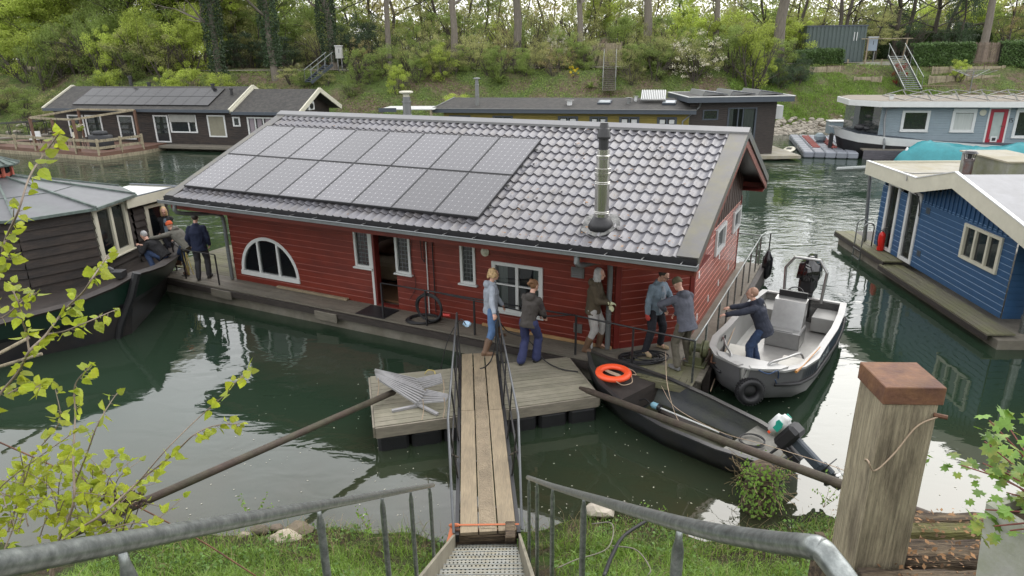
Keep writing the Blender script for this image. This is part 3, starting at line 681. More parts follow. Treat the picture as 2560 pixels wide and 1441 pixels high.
# chimney
cxh,cyh=10.91,-.7;zb=rz(cyh)
b=MB();b.lathe([(.27,-.02),(.22,.10),(.15,.22),(.14,.22)],(cxh,cyh,zb),18);fl=b.build('chimney_flashing',M['blackp'],RH,smooth=True)
b=MB();rgf=random.Random(5)
ring=[(cxh+(.37+.035*math.sin(k*5.1)+rgf.uniform(-.02,.02))*math.cos(k*.262),cyh+(.35+rgf.uniform(-.03,.03))*math.sin(k*.262)) for k in range(24)]
b.add([(cxh,cyh,zb+.06)]+[(x,y,rz(y)+.075+rgf.uniform(-.005,.012)) for x,y in ring],[(0,1+i,1+(i+1)%24) for i in range(24)]);b.build('lead_skirt',mat('crumpled_lead_edge',(.22,.22,.21),.5,metal=.2,bump=.6,bscale=14,c2=(.05,.05,.05),c2amt=.9,c2scale=7),fl)
KZ=.77
b=MB();b.lathe([(r_,z_*KZ) for r_,z_ in [(.135,.13),(.135,1.28),(.15,1.29),(.15,1.36),(.14,1.37),(.14,1.41),(.15,1.42),(.15,1.46),(.12,1.47),(.12,1.68),(.13,1.7),(.13,1.76),(.11,1.78),(.11,1.9)]],(cxh,cyh,zb),20)
for z in (.38,.42,1.1,1.14):b.lathe([(.137,z*KZ-.008),(.145,z*KZ),(.137,z*KZ+.008)],(cxh,cyh,zb),20)
ch=sharp(b.build('chimney_pipe',M['inox'],RH),30)
b=MB();b.lathe([(r_,z_*KZ) for r_,z_ in [(.09,1.88),(.09,2.14),(.12,2.15),(.125,2.2),(.10,2.38),(.085,2.4),(.07,2.5),(.07,2.52),(.001,2.53)]],(cxh,cyh,zb),18);b.build('chimney_cap',M['black'],ch,smooth=False)
q=MB();rgl2=random.Random(61);slp=Vector((0,RY-EY,RZ-EZ)).normalized()
for i in range(170):
    x=rgl2.uniform(8.6,12.4) if rgl2.random()<.75 else rgl2.uniform(0,12.4);j=int(14*rgl2.random()**1.5);s=(j+rgl2.uniform(-.06,.10))/14 if rgl2.random()<.7 else rgl2.random()
    if x<8.5 and .08<s<.75:continue
    p=Vector((x,EY,EZ+.075))+Vector((0,RY-EY,RZ-EZ))*max(.01,s);leaf_quad(q,p,rgl2.uniform(.03,.085),rgl2,3,.7)
lo_=q.build('fallen_leaves',mat('brown_fallen_leaves',(.22,.12,.06),.9,var=.4,island=.5),RH);lo_['kind']='stuff'
# railings and cables
rail_run(RH,[(5.52,-.62,ZD),(6.75,-.62,ZD),(8.02,-.62,ZD),(10.41,-.62,ZD),(11.65,-.74,ZD),(12.86,-.86,ZD)],.86,M['black'])
rail_run(RH,[(12.86,-.86,ZD),(12.87,.12,ZD),(12.87,1.41,ZD),(12.87,2.4,ZD),(12.87,3.4,ZD),(12.87,4.5,ZD),(12.87,5.6,ZD),(12.87,6.7,ZD),(12.87,7.4,ZD),(11.9,7.45,ZD)],.86,M['steel'],name='railing')
rail_run(RH,[(-2.24,.9,ZD),(-2.24,-.2,ZD),(-1.34,-.6,ZD),(-.02,-.6,ZD)],.86,M['black'],rail_r=.014,post=.015)
rail_run(RH,[(-2.24,6.2,ZD),(-1.0,7.4,ZD)],.86,M['black'],rail_r=.014)
b=MB();b.tube([(6.45,-.05,2.3),(6.45,-.06,ZD+.05)],.014,6);b.build('white_conduit',M['white'],RH)
b=MB();b.tube([(6.28,-.05,2.6),(6.32,-.06,1.9),(6.38,-.05,1.8),(6.4,-.05,2.5)],.009,5);b.tube([(6.62,-.05,2.4),(6.64,-.06,.6)],.013,6);b.tube(cat([(6.1,-.04,2.5),(6.0,-.05,1.9),(6.1,-.05,1.2),(5.9,-.06,.8)],5),.006,4);b.build('cable',M['blackp'],RH)
b=MB();b.tube([(10.6,-.18,ZD),(10.6,-.18,ZD+.42)],.022,8);b.build('standpipe',M['white'],RH)
b=MB();b.cbox(1.6,4.0,-.13,-.03,ZD,ZD+.06);b.build('timber_lath',M['gangwood'],RH)
b=MB();b.cbox(7.9,11.0,-.10,-.04,ZD,ZD+.07);b.build('timber_lath',mat('new_pine_lath',(.36,.22,.10),.7,var=.2),RH)
# ---------------------------------------------------------------- blue houseboat (right)
BH=thing('houseboat','blue weatherboard houseboat with cream roof fascia and a red fire extinguisher at its doors','houseboat',(11.6,21.05,0),R_(-93))
# local: x along the wall towards the camera, y away from water side (outwards is -y)
b=MB();b.prism([(-1.6,-.45),(7.2,-.45),(7.2,5),(-1.6,5)],-.3,.22);b.build('hull',M['concrete'],BH)
planks('walkway',M['deckg'],BH,(-1.75,-.55,0),(1,0,0),(0,1,0),3.6,.62,.15,.42,rg=rgd)
planks('walkway',M['deckg'],BH,(1.75,-.62,0),(1,0,0),(0,1,0),5.3,.62,.12,.31,rg=rgd)
b=MB();b.box(-1.75,1.85,-.56,-.52,.25,.385);b.box(1.76,7.05,-.64,-.6,.16,.275);b.box(-1.75,-.1,.07,3,.36,.40);b.build('deck_edge',M['brownboards'],BH)
BF=frameM((0,0,0),(1,0,0),(0,-1,0))
bhole=[(.42,1.1,.45,2.5),(1.62,2.3,.45,2.55),(4.52,5.98,1.36,2.24)]
boards(BF,0,6.45,.45,2.36,.155,holes=bhole,edge=(mat('blue_edge_painted_glint',(.10,.18,.29),.4),BH)).build('side_wall',M['blueboards'],BH)  # sky glint along the blue chamfers is painted as a lighter blue
boards(frameM((6.45,0,0),(0,1,0),(1,0,0)),0,5,.45,2.36,.155).build('end_wall',M['blueboards'],BH)
b=MB();b.box(0,.04,0.03,5,.45,2.6);b.build('end_wall',M['blueboards'],BH)
b=MB();b.box(2.3,6.45,-.012,0,2.36,2.7);b.box(0,2.3,-.01,0,2.5,2.7);b.add([(3.0,-.013,2.7),(5.9,-.013,2.7),(4.45,-.013,3.2)],[(0,1,2)]);b.build('gable_panel',M['blueboards'],BH)
for i in range(22):
    x=2.45+i*.19
    if x<6.4:
        q=MB();zt=min(2.95,2.66+.55*max(0,1-abs(x-4.45)/1.9));q.box(x,x+.035,-.04,-.013,2.3,zt);q.build('batten',M['blueboards'],BH)
for x0 in (.42,1.62):
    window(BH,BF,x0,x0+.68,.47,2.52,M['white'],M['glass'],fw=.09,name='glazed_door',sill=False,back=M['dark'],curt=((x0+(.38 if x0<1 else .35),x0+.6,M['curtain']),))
b=MB(BF);rgp=random.Random(8)
for i in range(60): leaf_quad(b,Vector((1.82+rgp.uniform(-.1,.12),.07,1.0+rgp.random()*1.1)),.13,rgp)
b.build('houseplant',M['leaf_dark'],BH)
window(BH,BF,4.52,5.98,1.36,2.24,M['cream'],M['glass_dark'],fw=.075,mull=(5.0,5.5),name='window',sill=False,out=.05)
for x,z in ((2.62,2.05),(2.55,.82)):
    b=MB(BF);b.box(x,x+.2,-.03,-.022,z,z+.17);b.box(x+.095,x+.105,-.034,-.03,z,z+.17);b.build('vent_grille',M['slate'],BH)
# roof: flat part, then a gable over the nearer half. Fascia plane stands proud of the wall.
FY=-.52
def fascia(pts,h,name,m=M['cream']):
    for a,c in zip(pts,pts[1:]):
        b=MB();b.add([(a[0],FY,a[1]-h),(c[0],FY,c[1]-h),(c[0],FY,c[1]),(a[0],FY,a[1]),(a[0],FY+.03,a[1]-h),(c[0],FY+.03,c[1]-h),(c[0],FY+.03,c[1]),(a[0],FY+.03,a[1])],
            [(0,1,2,3),(7,6,5,4),(0,4,5,1),(3,2,6,7),(0,3,7,4),(1,5,6,2)]);b.build(name,m,BH)
fascia([(-.25,3.04),(2.74,3.04),(4.45,3.49),(6.72,2.96),(8.6,2.5)],.40,'fascia')
b=MB();b.slab([(-.25,FY+.03,2.98),(2.74,FY+.03,2.98),(2.74,5.3,2.98),(-.25,5.3,2.98)],.1);b.slab([(2.74,FY+.03,2.98),(4.45,FY+.03,3.43),(4.45,5.3,3.43),(2.74,5.3,2.98)],.1);b.build('flat_roof',M['roofbeige'],BH)
b=MB();b.slab([(4.45,FY+.03,3.43),(8.6,FY+.03,2.44),(8.6,5.3,2.44),(4.45,5.3,3.43)],.1);b.build('sloped_roof',M['roofgrey'],BH)
b=MB()
for a,c in zip([(-.27,3.05),(2.74,3.05),(4.45,3.50),(6.72,2.97),(8.6,2.51)],[(2.74,3.05),(4.45,3.50),(6.72,2.97),(8.6,2.51)]):
    b.bar((a[0],FY+.03,a[1]),(c[0],FY+.03,c[1]),.09,.025)
b.build('roof_edge_strip',M['white'],BH)
b=MB();b.box(-.28,-.25,FY,5.3,2.64,3.04);b.build('fascia',M['cream'],BH)
b=MB();b.box(1.9,3.9,1.05,2.2,3.02,3.62);b.build('roof_box',mat('mossy_grey_roof_box',(.22,.22,.215),.7,var=.2,c2=(.13,.14,.07),c2amt=.8,c2scale=1.3),BH)
b=MB();b.box(1.85,3.95,1.0,2.25,3.62,3.66);b.build('roof_box_lid',M['roofbeige'],BH)
b=MB();b.lathe([(.115,0),(.115,.55),(.13,.56),(.13,.62)],(3.0,.62,2.98),14);fl2=b.build('flue',mat('stained_flue',(.14,.14,.15),.5,metal=.4,var=.2,c2=(.10,.04,.025),c2amt=.9,c2scale=3),BH)
b=MB();b.lathe([(.05,.62),(.05,.72),(.14,.76),(.19,.76),(.12,.82),(.01,.85)],(3.0,.62,2.98),14);[b.tube([(3.0+.12*math.cos(a),.62+.12*math.sin(a),3.58),(3.0+.17*math.cos(a),.62+.17*math.sin(a),3.75)],.01,4) for a in (0,1.57,3.14,4.71)];b.build('flue_cap',M['black'],fl2)
b=MB();b.tube(cat([(1.9,1.0,3.03),(1.7,.5,3.0),(1.75,-.1,3.0),(1.8,-.42,3.05),(2.2,-.5,3.04),(2.35,-.56,2.9)],5),.013,5);b.build('roof_cable',M['zinc'],BH)
b=MB();b.tube([(-.45,-.1,.42),(-.50,-.25,2.7)],.055,10);b.build('support_post',M['pipe'],BH)
b=MB();b.tube(cat([(1.62,-.06,2.5),(2.1,-.07,2.45),(2.32,-.07,2.2),(2.38,-.07,1.9)],5),.015,5);b.build('cable',M['blackp'],BH)
# ladder, mooring pole, extinguisher
LD=thing('swim_ladder','steel swim ladder with hooped handrails at the corner of the blue houseboat deck','ladder',(11.12,21.25,0),R_(-93))
for x in (0,.5):
    b=MB();b.tube([(x,-.05,-.6),(x,-.05,.5),(x,-.05,1.05)]+arc((x,.10,1.05),.15,math.pi,0,8,Vector((0,1,0)))+[Vector((x,.25,.45))],.022,8);b.build('rail',M['steel'],LD,smooth=True)
for z in (-.3,0,.3):
    b=MB();b.bar((0,-.05,z),(.5,-.05,z),.07,.02);b.build('rung',M['alu'],LD)
b=MB();b.lathe([(.10,-1.5),(.10,.55),(.12,.56),(.12,.62),(.095,.63),(.095,2.3)],(11.62,14.3,0),14);o=b.build('mooring_pole',M['steel']);tag(o,'tall grey steel mooring pole at the right picture edge by the blue houseboat','mooring pole')
EX=thing('fire_extinguisher','red fire extinguisher standing on the walkway of the blue houseboat','fire extinguisher',(11.42,20.35,.43))
b=MB();b.lathe([(.09,0),(.10,.03),(.10,.46),(.085,.53),(.05,.57),(.03,.6)],(0,0,0),16);b.build('cylinder',mat('extinguisher_red',(.62,.02,.015),.3),EX,smooth=True)
b=MB();b.lathe([(.03,.6),(.035,.64),(.02,.68)],(0,0,0),10);b.bar((-.02,0,.68),(.13,0,.73),.03,.02);b.bar((-.02,0,.66),(.12,0,.65),.03,.02);b.build('valve',M['zinc'],EX)
b=MB();b.tube(cat([(-.03,0,.64),(-.12,-.03,.6),(-.15,-.03,.4),(-.12,-.04,.15)],5),.012,6);b.build('hose',M['blackp'],EX)
# ---------------------------------------------------------------- dark barge (left)
DB=thing('houseboat','dark tarred octagonal houseboat on a green and black barge hull at the left','houseboat')
top=[(-22,8.8,.95),(-13.5,12.2,.95),(-11.06,13.72,1.0),(-10.0,14.45,1.12),(-9.25,15.05,1.35),(-8.95,15.6,1.5),(-9.0,16.2,1.38),(-9.15,17.2,1.2),(-9.45,18.7,1.05),(-10.6,21,1.0),(-14,24.5,1),(-22,26,1)]
wl=[(-22,9.0),(-13.6,12.45),(-11.35,13.95),(-10.35,14.6),(-9.75,15.05),(-9.4,15.45),(-9.55,16.2),(-9.75,17.2),(-10.1,18.6),(-11.1,20.8),(-14.2,24),(-22,25.5)]
ccx=Vector((-14.5,18.5,0))
b=MB();rows=[]
for k,f_ in enumerate((0,.12,.5,.60,.95,1.0)):
    r=[]
    for (x,y,z),(a,c) in zip(top,wl):
        bz=-.4 if f_==0 else 0
        px=a+(x-a)*f_**1.0;pyy=c+(y-c)*f_;zz=(-.4 if f_==0 else z*f_)
        q=Vector((px,pyy,zz))
        if k in(3,):q+=(Vector((px,pyy,0))-ccx).normalized()*.035
        r.append(q)
    rows.append(r)
n=len(top)
def strip(r0,r1,name,m):
    q=MB();q.add(r0+r1,[(i,i+1,n+i+1,n+i) for i in range(n-1)]);return sharp(q.build(name,m,DB),40)
strip(rows[0],rows[2],'hull',mat('black_hull_paint',(.016,.016,.019),.42,var=.3,c2=(.04,.03,.022),c2amt=.5,c2scale=1.2))
strip(rows[2],rows[3],'rubbing_strake',M['blackp']);strip(rows[3],rows[4],'green_band',mat('dark_green_hull',(.005,.020,.013),.38,var=.2));
out=[p+Vector((0,0,0)) for p in rows[5]];inn=[p+(ccx-Vector((p.x,p.y,0))).normalized()*.28 for p in out]
strip(rows[4],[p+(Vector((p.x,p.y,0))-ccx).normalized()*.03 for p in out],'bulwark_side',M['brownboards'])
strip([p+(Vector((p.x,p.y,0))-ccx).normalized()*.03 for p in out],inn,'bulwark_cap',M['brownboards'])
strip(inn,[Vector((p.x,p.y,.75)) for p in inn],'bulwark_inner',M['blackboards'])
q=MB();q.add([Vector((p.x,p.y,.78)) for p in inn],[tuple(range(n))]);q.build('deck',M['brownboards'],DB)
b=MB();b.tube([(-9.62,15.12,-.5),(-9.42,15.25,.3),(-9.1,15.4,1.0),(-8.92,15.5,1.55)],[.07,.09,.10,.10],8);b.build('stem_post',M['blackp'],DB)
b=MB();b.cbox(-9.5,-9.2,15.35,15.6,1.45,1.62);b.tube(arc((-9.6,15.5,1.5),.17,0,3.14,8),.05,6);b.build('bow_roller',M['black'],DB)
cs=[(-11.95,16.1),(-10.83,17.29),(-10.73,18.92),(-11.8,20.1),(-13.4,20.2),(-14.6,19.2),(-14.7,17.6),(-13.55,15.95)]
ap=Vector((-13.8,18.3,3.5));EZD=2.78
rgk=random.Random(4)
for i in range(8):
    a=Vector((*cs[i],0));c=Vector((*cs[(i+1)%8],0));ex_=(c-a).normalized();ou=Vector((ex_.y,-ex_.x,0));l=(c-a).length
    Fm=frameM(a,ex_,ou)
    hl=[(.06,1.42,1.28,2.72)] if i==1 else []
    boards(Fm,0,l,.78,EZD,.235,dep=.045,style='lap',holes=hl).build('wall',M['blackboards'] if i!=1 else M['brownboards'],DB)
    if i==1:
        window(DB,Fm,.06,1.40,1.30,2.70,M['cream'],M['glass'],fw=.10,mull=(.73,),name='window',back=M['dark'],out=.05)
    q=MB();o_=1.075
    A=ap+(a-Vector((ap.x,ap.y,0)))*o_;C=ap+(c-Vector((ap.x,ap.y,0)))*o_
    A=Vector((A.x,A.y,EZD-.02));C=Vector((C.x,C.y,EZD-.02));ti=.13
    T1=ap+(A-ap)*ti;T2=ap+(C-ap)*ti
    q.slab([A,C,T2,T1],.05);q.build('roof_facet',mat('zinc_roof_facet',(.125,.128,.135),.42,metal=.3,var=.15,c2=(.13,.17,.145),c2amt=.35,c2scale=1.1,c2thr=.6,c2stretch=(1,1,1)) if i==0 else bpy.data.materials['zinc_roof_facet'],DB)
    q=MB();q.bar(A+Vector((0,0,.02)),T1+Vector((0,0,.02)),.05,.05);q.bar(A-Vector((0,0,.03)),C-Vector((0,0,.03)),.07,.07)
    m_=(A+C)/2;f1=A+(T1-A)*.5;f2=C+(T2-C)*.5;q.bar(f1+Vector((0,0,.004)),f2+Vector((0,0,.004)),.02,.012)
    q.build('roof_seam',mat('green_copper_seam',(.11,.145,.13),.6,var=.35,vscale=6,c2=(.06,.07,.065),c2amt=.7,c2scale=5) if i==0 else bpy.data.materials['green_copper_seam'],DB)
# cupola
b=MB()
for k in range(8):
    a=k*math.pi/4+.39;b.bar((ap.x+.42*math.cos(a),ap.y+.42*math.sin(a),3.42),(ap.x+.42*math.cos(a),ap.y+.42*math.sin(a),3.78),.06,.06)
b.lathe([(.40,3.42),(.40,3.5),(.34,3.52)],(ap.x,ap.y,0),8);b.build('cupola_frame',mat('salmon_cupola_frame',(.35,.09,.06),.6),DB)
b=MB();b.lathe([(.38,3.5),(.38,3.75)],(ap.x,ap.y,0),8);b.build('cupola_glass',M['glass_dark'],DB)
b=MB();b.lathe([(.62,3.70),(.64,3.74),(.3,3.9),(.05,3.98)],(ap.x,ap.y,0),8)
for k in range(16): a=k*math.pi/8;b.bar((ap.x+.64*math.cos(a),ap.y+.64*math.sin(a),3.76),(ap.x+.1*math.cos(a),ap.y+.1*math.sin(a),3.97),.03,.03)
b.build('cupola_roof',bpy.data.materials['green_copper_seam'],DB)
# annex with white flat roof
a=Vector((-10.70,18.98,0));c=Vector((-10.28,20.15,0));ex_=(c-a).normalized();Fm=frameM(a,ex_,(ex_.y,-ex_.x,0));l=(c-a).length
boards(Fm,0,l,.78,2.45,.2,dep=.045,style='lap',holes=[(.4,1.1,1.15,2.35)]).build('annex_wall',M['brownboards'],DB)
window(DB,Fm,.42,1.08,1.15,2.33,M['cream'],M['glass'],fw=.09,name='window',back=M['dark'])
boards(frameM(c,(-ex_.y,ex_.x,0),(ex_.x,ex_.y,0)),0,1.6,.78,2.45,.2,dep=.045,style='lap').build('annex_wall',M['brownboards'],DB)
b=MB();b.slab([(-10.62,18.6,2.66),(-10.02,20.45,2.66),(-11.7,20.9,2.66),(-12.2,19.2,2.66)],.04);b.build('annex_roof',M['white'],DB)
b=MB();b.bar((-10.60,18.6,2.56),(-10.0,20.45,2.56),.05,.26);b.bar((-10.0,20.45,2.56),(-11.7,20.95,2.56),.05,.26);b.build('annex_fascia',M['cream'],DB)
b=MB();b.bar((-10.63,18.6,2.70),(-10.02,20.47,2.70),.09,.02);b.bar((-10.0,20.47,2.70),(-11.7,20.95,2.70),.12,.02);b.build('annex_roof_edge',M['slate'],DB)
for i,((u0,v0,z0),(u1,v1,z1)) in enumerate((((-60,915,.95),(72,845,1.0)),((-60,935,.6),(105,885,.85)))):
    b=MB();b.tube([pz(u0,v0,z0),pz(u1,v1,z1)],.035,8);o=b.build('boat_pole',M['oldwood'] );tag(o,('upper' if i==0 else 'lower')+' of the two pale poles lying against the dark barge hull at the left','pole','pale poles beside the dark barge')
# ---------------------------------------------------------------- far left houseboat with terrace
FL=thing('houseboat','low black houseboat with bitumen roof and a wide solar array on the far bank','houseboat',(-34.5,52.2,0),R_(-15))
def gable_roof(par,x0,x1,e0,r,e1,ze,zr,m,barge=None,over=.0,trim=None,t=.12):
    b=MB();b.slab([(x0,e0,ze),(x1,e0,ze),(x1,r,zr),(x0,r,zr)],t);b.slab([(x0,e1,ze),(x0,r,zr),(x1,r,zr),(x1,e1,ze)],t);o=b.build('roof',m,par)
    if barge:
        for x in (x0,x1):
            for a,c in ((e0,r),(e1,r)):
                q=MB();q.bar((x,a,ze-.04),(x,c,zr-.04),.10,.30);q.build('bargeboard',barge,o)
    if trim:
        q=MB();q.bar((x0,e0-.02,ze-.05),(x1,e0-.02,ze-.05),.06,.2);q.build('eave_trim',trim,o)
    return o
b=MB();b.box(.3,21,.3,6,-.3,.3);b.build('hull',M['concrete'],FL)
Ff=frameM((0,.5,0),(1,0,0),(0,-1,0))
wins=[(1.6,3.0,.7,2.3),(3.2,4.6,.7,2.3),(6.1,7.4,.6,2.3),(9.2,10.4,.45,2.35),(10.55,12.75,1.15,2.4),(13.7,15.1,.9,2.4),(15.75,16.3,1.65,2.3),(16.9,19.4,.5,2.3)]
boards(Ff,.4,20.4,.35,2.75,.15,holes=wins).build('front_wall',M['blackboards'],FL)
for i,(x0,x1,z0,z1) in enumerate(wins):
    gm=M['glass_dark'];mu=()
    if i in(4,):mu=(12.1,)
    if i==7:mu=(17.5,18.15,18.8)
    w_=window(FL,Ff,x0,x1,z0,z1,M['white'],gm,mull=mu,fw=.09,sill=False,out=.04)
    if i==5: q=MB(Ff);q.box(x0+.08,x1-.08,-.03,-.01,z0+.08,z1-.05);q.build('blind',mat('olive_blind',(.20,.19,.14),.8),w_)
    if i==4: q=MB(Ff);q.box(x0+.05,x1-.05,-.1,-.06,z1-.5,z1);q.build('blind',mat('grey_blind',(.26,.26,.24),.8),w_)
    if i==7:
        for xx in (17.05,17.65,18.3,18.9):q=MB(Ff);q.box(xx,xx+.35,-.02,-.005,z0+.12,z1-.12);q.build('curtain',M['lilac'],w_)
gable_roof(FL,0,15.9,0,3,6,2.75,4.2,M['bitumen'],M['cream'],trim=M['slate'])
gable_roof(FL,15.95,21.2,.1,3,5.9,2.62,4.02,M['bitumen'],M['cream'],trim=M['slate'])
b=MB(frameM((20.4,.5,0),(0,1,0),(1,0,0)));b.add([(0,0,.35),(5,0,.35),(5,0,2.7),(2.5,0,3.8),(0,0,2.7)],[(0,1,2,3,4)]);b.build('gable_wall',M['blackboards'],FL)
b=MB();b.cbox(20.42,20.8,2.0,2.8,2.65,3.2);q_=b.build('heat_pump',M['white'],FL)
b=MB();b.lathe([(.2,0),(.2,.03),(.05,.05)],(20.42+.4,2.4,2.92),14,axis=(1,0,0));b.build('fan_grille',M['black'],q_)
for k in range(11):
    for r in range(2):
        q=MB();x0=2.3+k*1.06+0;y0=.45+r*1.08
        zf=lambda y:2.75+1.45*y/3+.1
        q.slab([(x0,y0,zf(y0)),(x0+1.03,y0,zf(y0)),(x0+1.03,y0+1.04,zf(y0+1.04)),(x0,y0+1.04,zf(y0+1.04))],.05);q.build('solar_panel',mat('glossy_black_panel',(.010,.010,.012),.2,spec=.4) if k==0 and r==0 else bpy.data.materials['glossy_black_panel'],FL)
for x,y,h,r in ((5.3,3.2,.75,.12),(6.9,3.2,.28,.13),(12.9,2.6,.4,.12),(14.9,1.9,.45,.1)):
    b=MB();z=2.75+1.45*min(y,3)/3;b.lathe([(r,0),(r,h*.75),(r*1.35,h*.78),(r*1.35,h),(.01,h*1.02)],(x,y,z),10);b.build('roof_vent',M['black'],FL)
b=MB();b.box(10.2,20.4,-.7,.45,.2,.36);b.build('side_walkway',M['rustpole'] if 0 else M['deck'],FL)
# terrace
TR=thing('floating_terrace','floating timber terrace with railing in front of the low black houseboat','terrace',(-34.5,52.2,0),R_(-15))
RT=mat('reddish_terrace_boards',(.13,.07,.048),.7,var=.25)
q=MB();q.prism([(-3,-3.0),(9.6,-5.2),(10.3,-2.1),(10.2,.2),(-3,.2)],.22,.45);q.build('terrace_deck',RT,TR)
q=MB();q.prism([(-3.1,-3.1),(9.7,-5.35),(10.4,-2.0),(10.2,.1),(-3,.1)],-.2,.22);q.build('terrace_float',M['oldwood'],TR)
ed=[(-3,-3.0),(-1,-3.35),(1.1,-3.7),(3.2,-4.05),(5.3,-4.45),(7.4,-4.8),(9.55,-5.15),(9.9,-3.6),(10.25,-2.1)]
for x,y in ed:
    q=MB();q.box(x-.06,x+.06,y-.06,y+.06,.3,1.35);q.build('railing_post',M['oldwood'],TR)
for z in (.75,1.2):
    q=MB()
    for a,c in zip(ed,ed[1:]):q.bar((*a,z),(*c,z),.05,.16)
    q.build('railing_board',M['oldwood'],TR)
PG=thing('pergola','open timber pergola frame standing on the floating terrace','pergola',(-34.5,52.2,0),R_(-15))
pp=[(3.2,-4.0,2.5),(7.6,-4.75,2.5),(8.3,-.2,2.75),(3.4,-.2,2.75),(5.5,-4.4,2.5)]
for x,y,z in pp:
    q=MB();q.box(x-.07,x+.07,y-.07,y+.07,.45,z);q.build('post',mat('brown_pergola_post',(.13,.07,.045),.7) if x==3.2 else bpy.data.materials['brown_pergola_post'],PG)
for a,c in ((0,1),(1,2),(2,3),(3,0)):
    q=MB();q.bar(pp[a],pp[c],.08,.12);q.build('beam',M['oldwood'],PG)
GB=thing('covered_barbecue','charcoal covered barbecue bulk on the terrace near its corner','barbecue',(-27.5,46.8,.45),R_(-20))
q=MB();q.cbox(-.8,.8,-.35,.35,0,.95,.08);q.cbox(-.45,.5,-.3,.3,.9,1.2,.12);sharp(q.build('cover',mat('charcoal_cover',(.03,.032,.036),.7,var=.2,bump=.5,bscale=4),GB),60)
q=MB();q.box(-.7,-.6,-.3,.3,-.0,.05);q.box(.6,.7,-.3,.3,-.0,.05);q.build('foot',M['black'],GB)
PT=thing('potted_plant','pot of white flowering plant on the terrace table','potted plant',(-29.6,47.9,.45))
q=MB();q.lathe([(.16,0),(.24,.5),(.26,.5)],(0,0,.6),12);q.lathe([(.4,.55),(.4,.6)],(0,0,0),12);q.tube([(0,0,0),(0,0,.6)],.06,6);q.build('pot',M['barkdark'],PT)
q=crown_mesh(700,random.Random(2),(.42,.42,.32),9,.18,.09);q.v=[p+Vector((0,0,1.35)) for p in q.v];q.build('foliage',M['leaf_bright'],PT)
q=crown_mesh(160,random.Random(3),(.4,.4,.3),9,.15,.08);q.v=[p+Vector((0,0,1.4)) for p in q.v];q.build('blossom',M['blossom'],PT)
for i,(x,y,r,c_) in enumerate(((1.2,-2.2,.3,'white'),(4.7,-2.4,-.4,'cream'),(5.9,-2.6,1.5,'cream'))):
    wv_=Matrix.Translation((-34.5,52.2,0))@Matrix.Rotation(R_(-15),4,'Z')@Vector((x,y,.45))
    g=thing('garden_chair',['white garden chair at the left side of the floating terrace','cream wicker chair behind the terrace railing','second cream wicker chair, right of its twin near the flower pot'][i],'chair',wv_,r,'chairs on the floating terrace')
    q=MB();q.cbox(-.3,.3,-.3,.3,.35,.45);q.build('seat',M[c_],g);q=MB();q.cbox(-.3,.3,.26,.34,.45,.9);q.build('backrest',M[c_],g)
    for sx in(-.26,.26):
        for sy in(-.26,.26):q=MB();q.box(sx-.02,sx+.02,sy-.02,sy+.02,0,.35);q.build('leg',M['black'],g)
GW=thing('gangway','dark steel footbridge with railings leading from the left bank to the terrace','gangway',(-37.2,50.6,0),R_(42))
q=MB();q.box(-4.5,3.2,-.5,.5,.75,.85);q.build('walkway',M['deck'],GW)
for s in(-.5,.5):
    rail_run(GW,[(x,s,.85) for x in (-4.4,-3.1,-1.8,-.5,.8,2.0,3.1)],1.0,M['black'],rail_r=.03,post=.025)
# ---------------------------------------------------------------- mustard houseboat
OB=thing('houseboat','long mustard-yellow houseboat with skylights and a dark low roof behind the red one','houseboat',(-4.9,44.6,0),R_(-13))
q=MB();q.box(0.4,16,.5,5,-.3,.5);q.build('hull',M['concrete'],OB)
Fo=frameM((0,.45,0),(1,0,0),(0,-1,0))
ow_=[(1.0,2.35),(3.85,5.1),(8.0,9.2),(9.95,11.0),(11.75,12.9),(14.0,15.1)]
boards(Fo,.6,15.8,.5,2.9,.14,holes=[(a,c,.9,2.55) for a,c in ow_]).build('front_wall',M['oliveboards'],OB)
for i,(a,c) in enumerate(ow_):
    w_=window(OB,Fo,a,c,.9,2.55,M['slate'],M['glass_dark'],mull=((a+c)/2,),fw=.1,sill=False)
    for s in (0,1):
        k=MB(Fo);xa=a+.13+s*(c-a)/2;k.box(xa,xa+(c-a)/2-.25,-.02,-.004,2.15,2.38);k.build('half_curtain',M['white'],w_)
q=MB();q.slab([(0,0,2.98),(16.2,0,2.98),(16.2,2.6,3.5),(.7,2.6,3.5)],.1);q.slab([(0,5.2,2.98),(.7,2.6,3.5),(16.2,2.6,3.5),(16.2,5.2,2.98)],.1);q.build('roof',M['bitumen'],OB)
q=MB();q.bar((0,-.02,2.86),(16.2,-.02,2.86),.06,.24);q.bar((0,0,2.86),(0,5.2,2.86),.06,.24);q.build('eave_fascia',M['slate'],OB)
q=MB();q.bar((0,-.03,2.99),(16.2,-.03,2.99),.1,.04);q.bar((0,0,3.0),(.7,2.6,3.52),.1,.04);q.build('eave_trim',M['zinc'],OB)
def flue(par,x,y,z,r,h,m,cap=True,name='flue'):
    q=MB();q.lathe([(r,0),(r,h*.35),(r*1.12,h*.36),(r*1.12,h*.39),(r,h*.4),(r,h*.72),(r*1.12,h*.73),(r*1.12,h*.76),(r*.9,h*.77),(r*.9,h*.9)],(x,y,z),12);o=sharp(q.build(name,m,par),40)
    q=MB();q.lathe([(r*.75,h*.9),(r*.75,h*.95),(r*1.8,h*.97),(r*1.7,h),(.01,h*1.02)],(x,y,z),12);q.build('flue_cap',M['zinc'],o);return o
flue(OB,2.75,.8,3.1,.13,1.7,M['zinc']);flue(OB,8.6,1.0,3.15,.16,.32,M['white'],name='roof_vent');flue(OB,12.2,1.3,3.2,.12,.4,M['zinc'],name='roof_vent');flue(OB,12.6,1.9,3.3,.1,.35,M['white'],name='roof_vent')
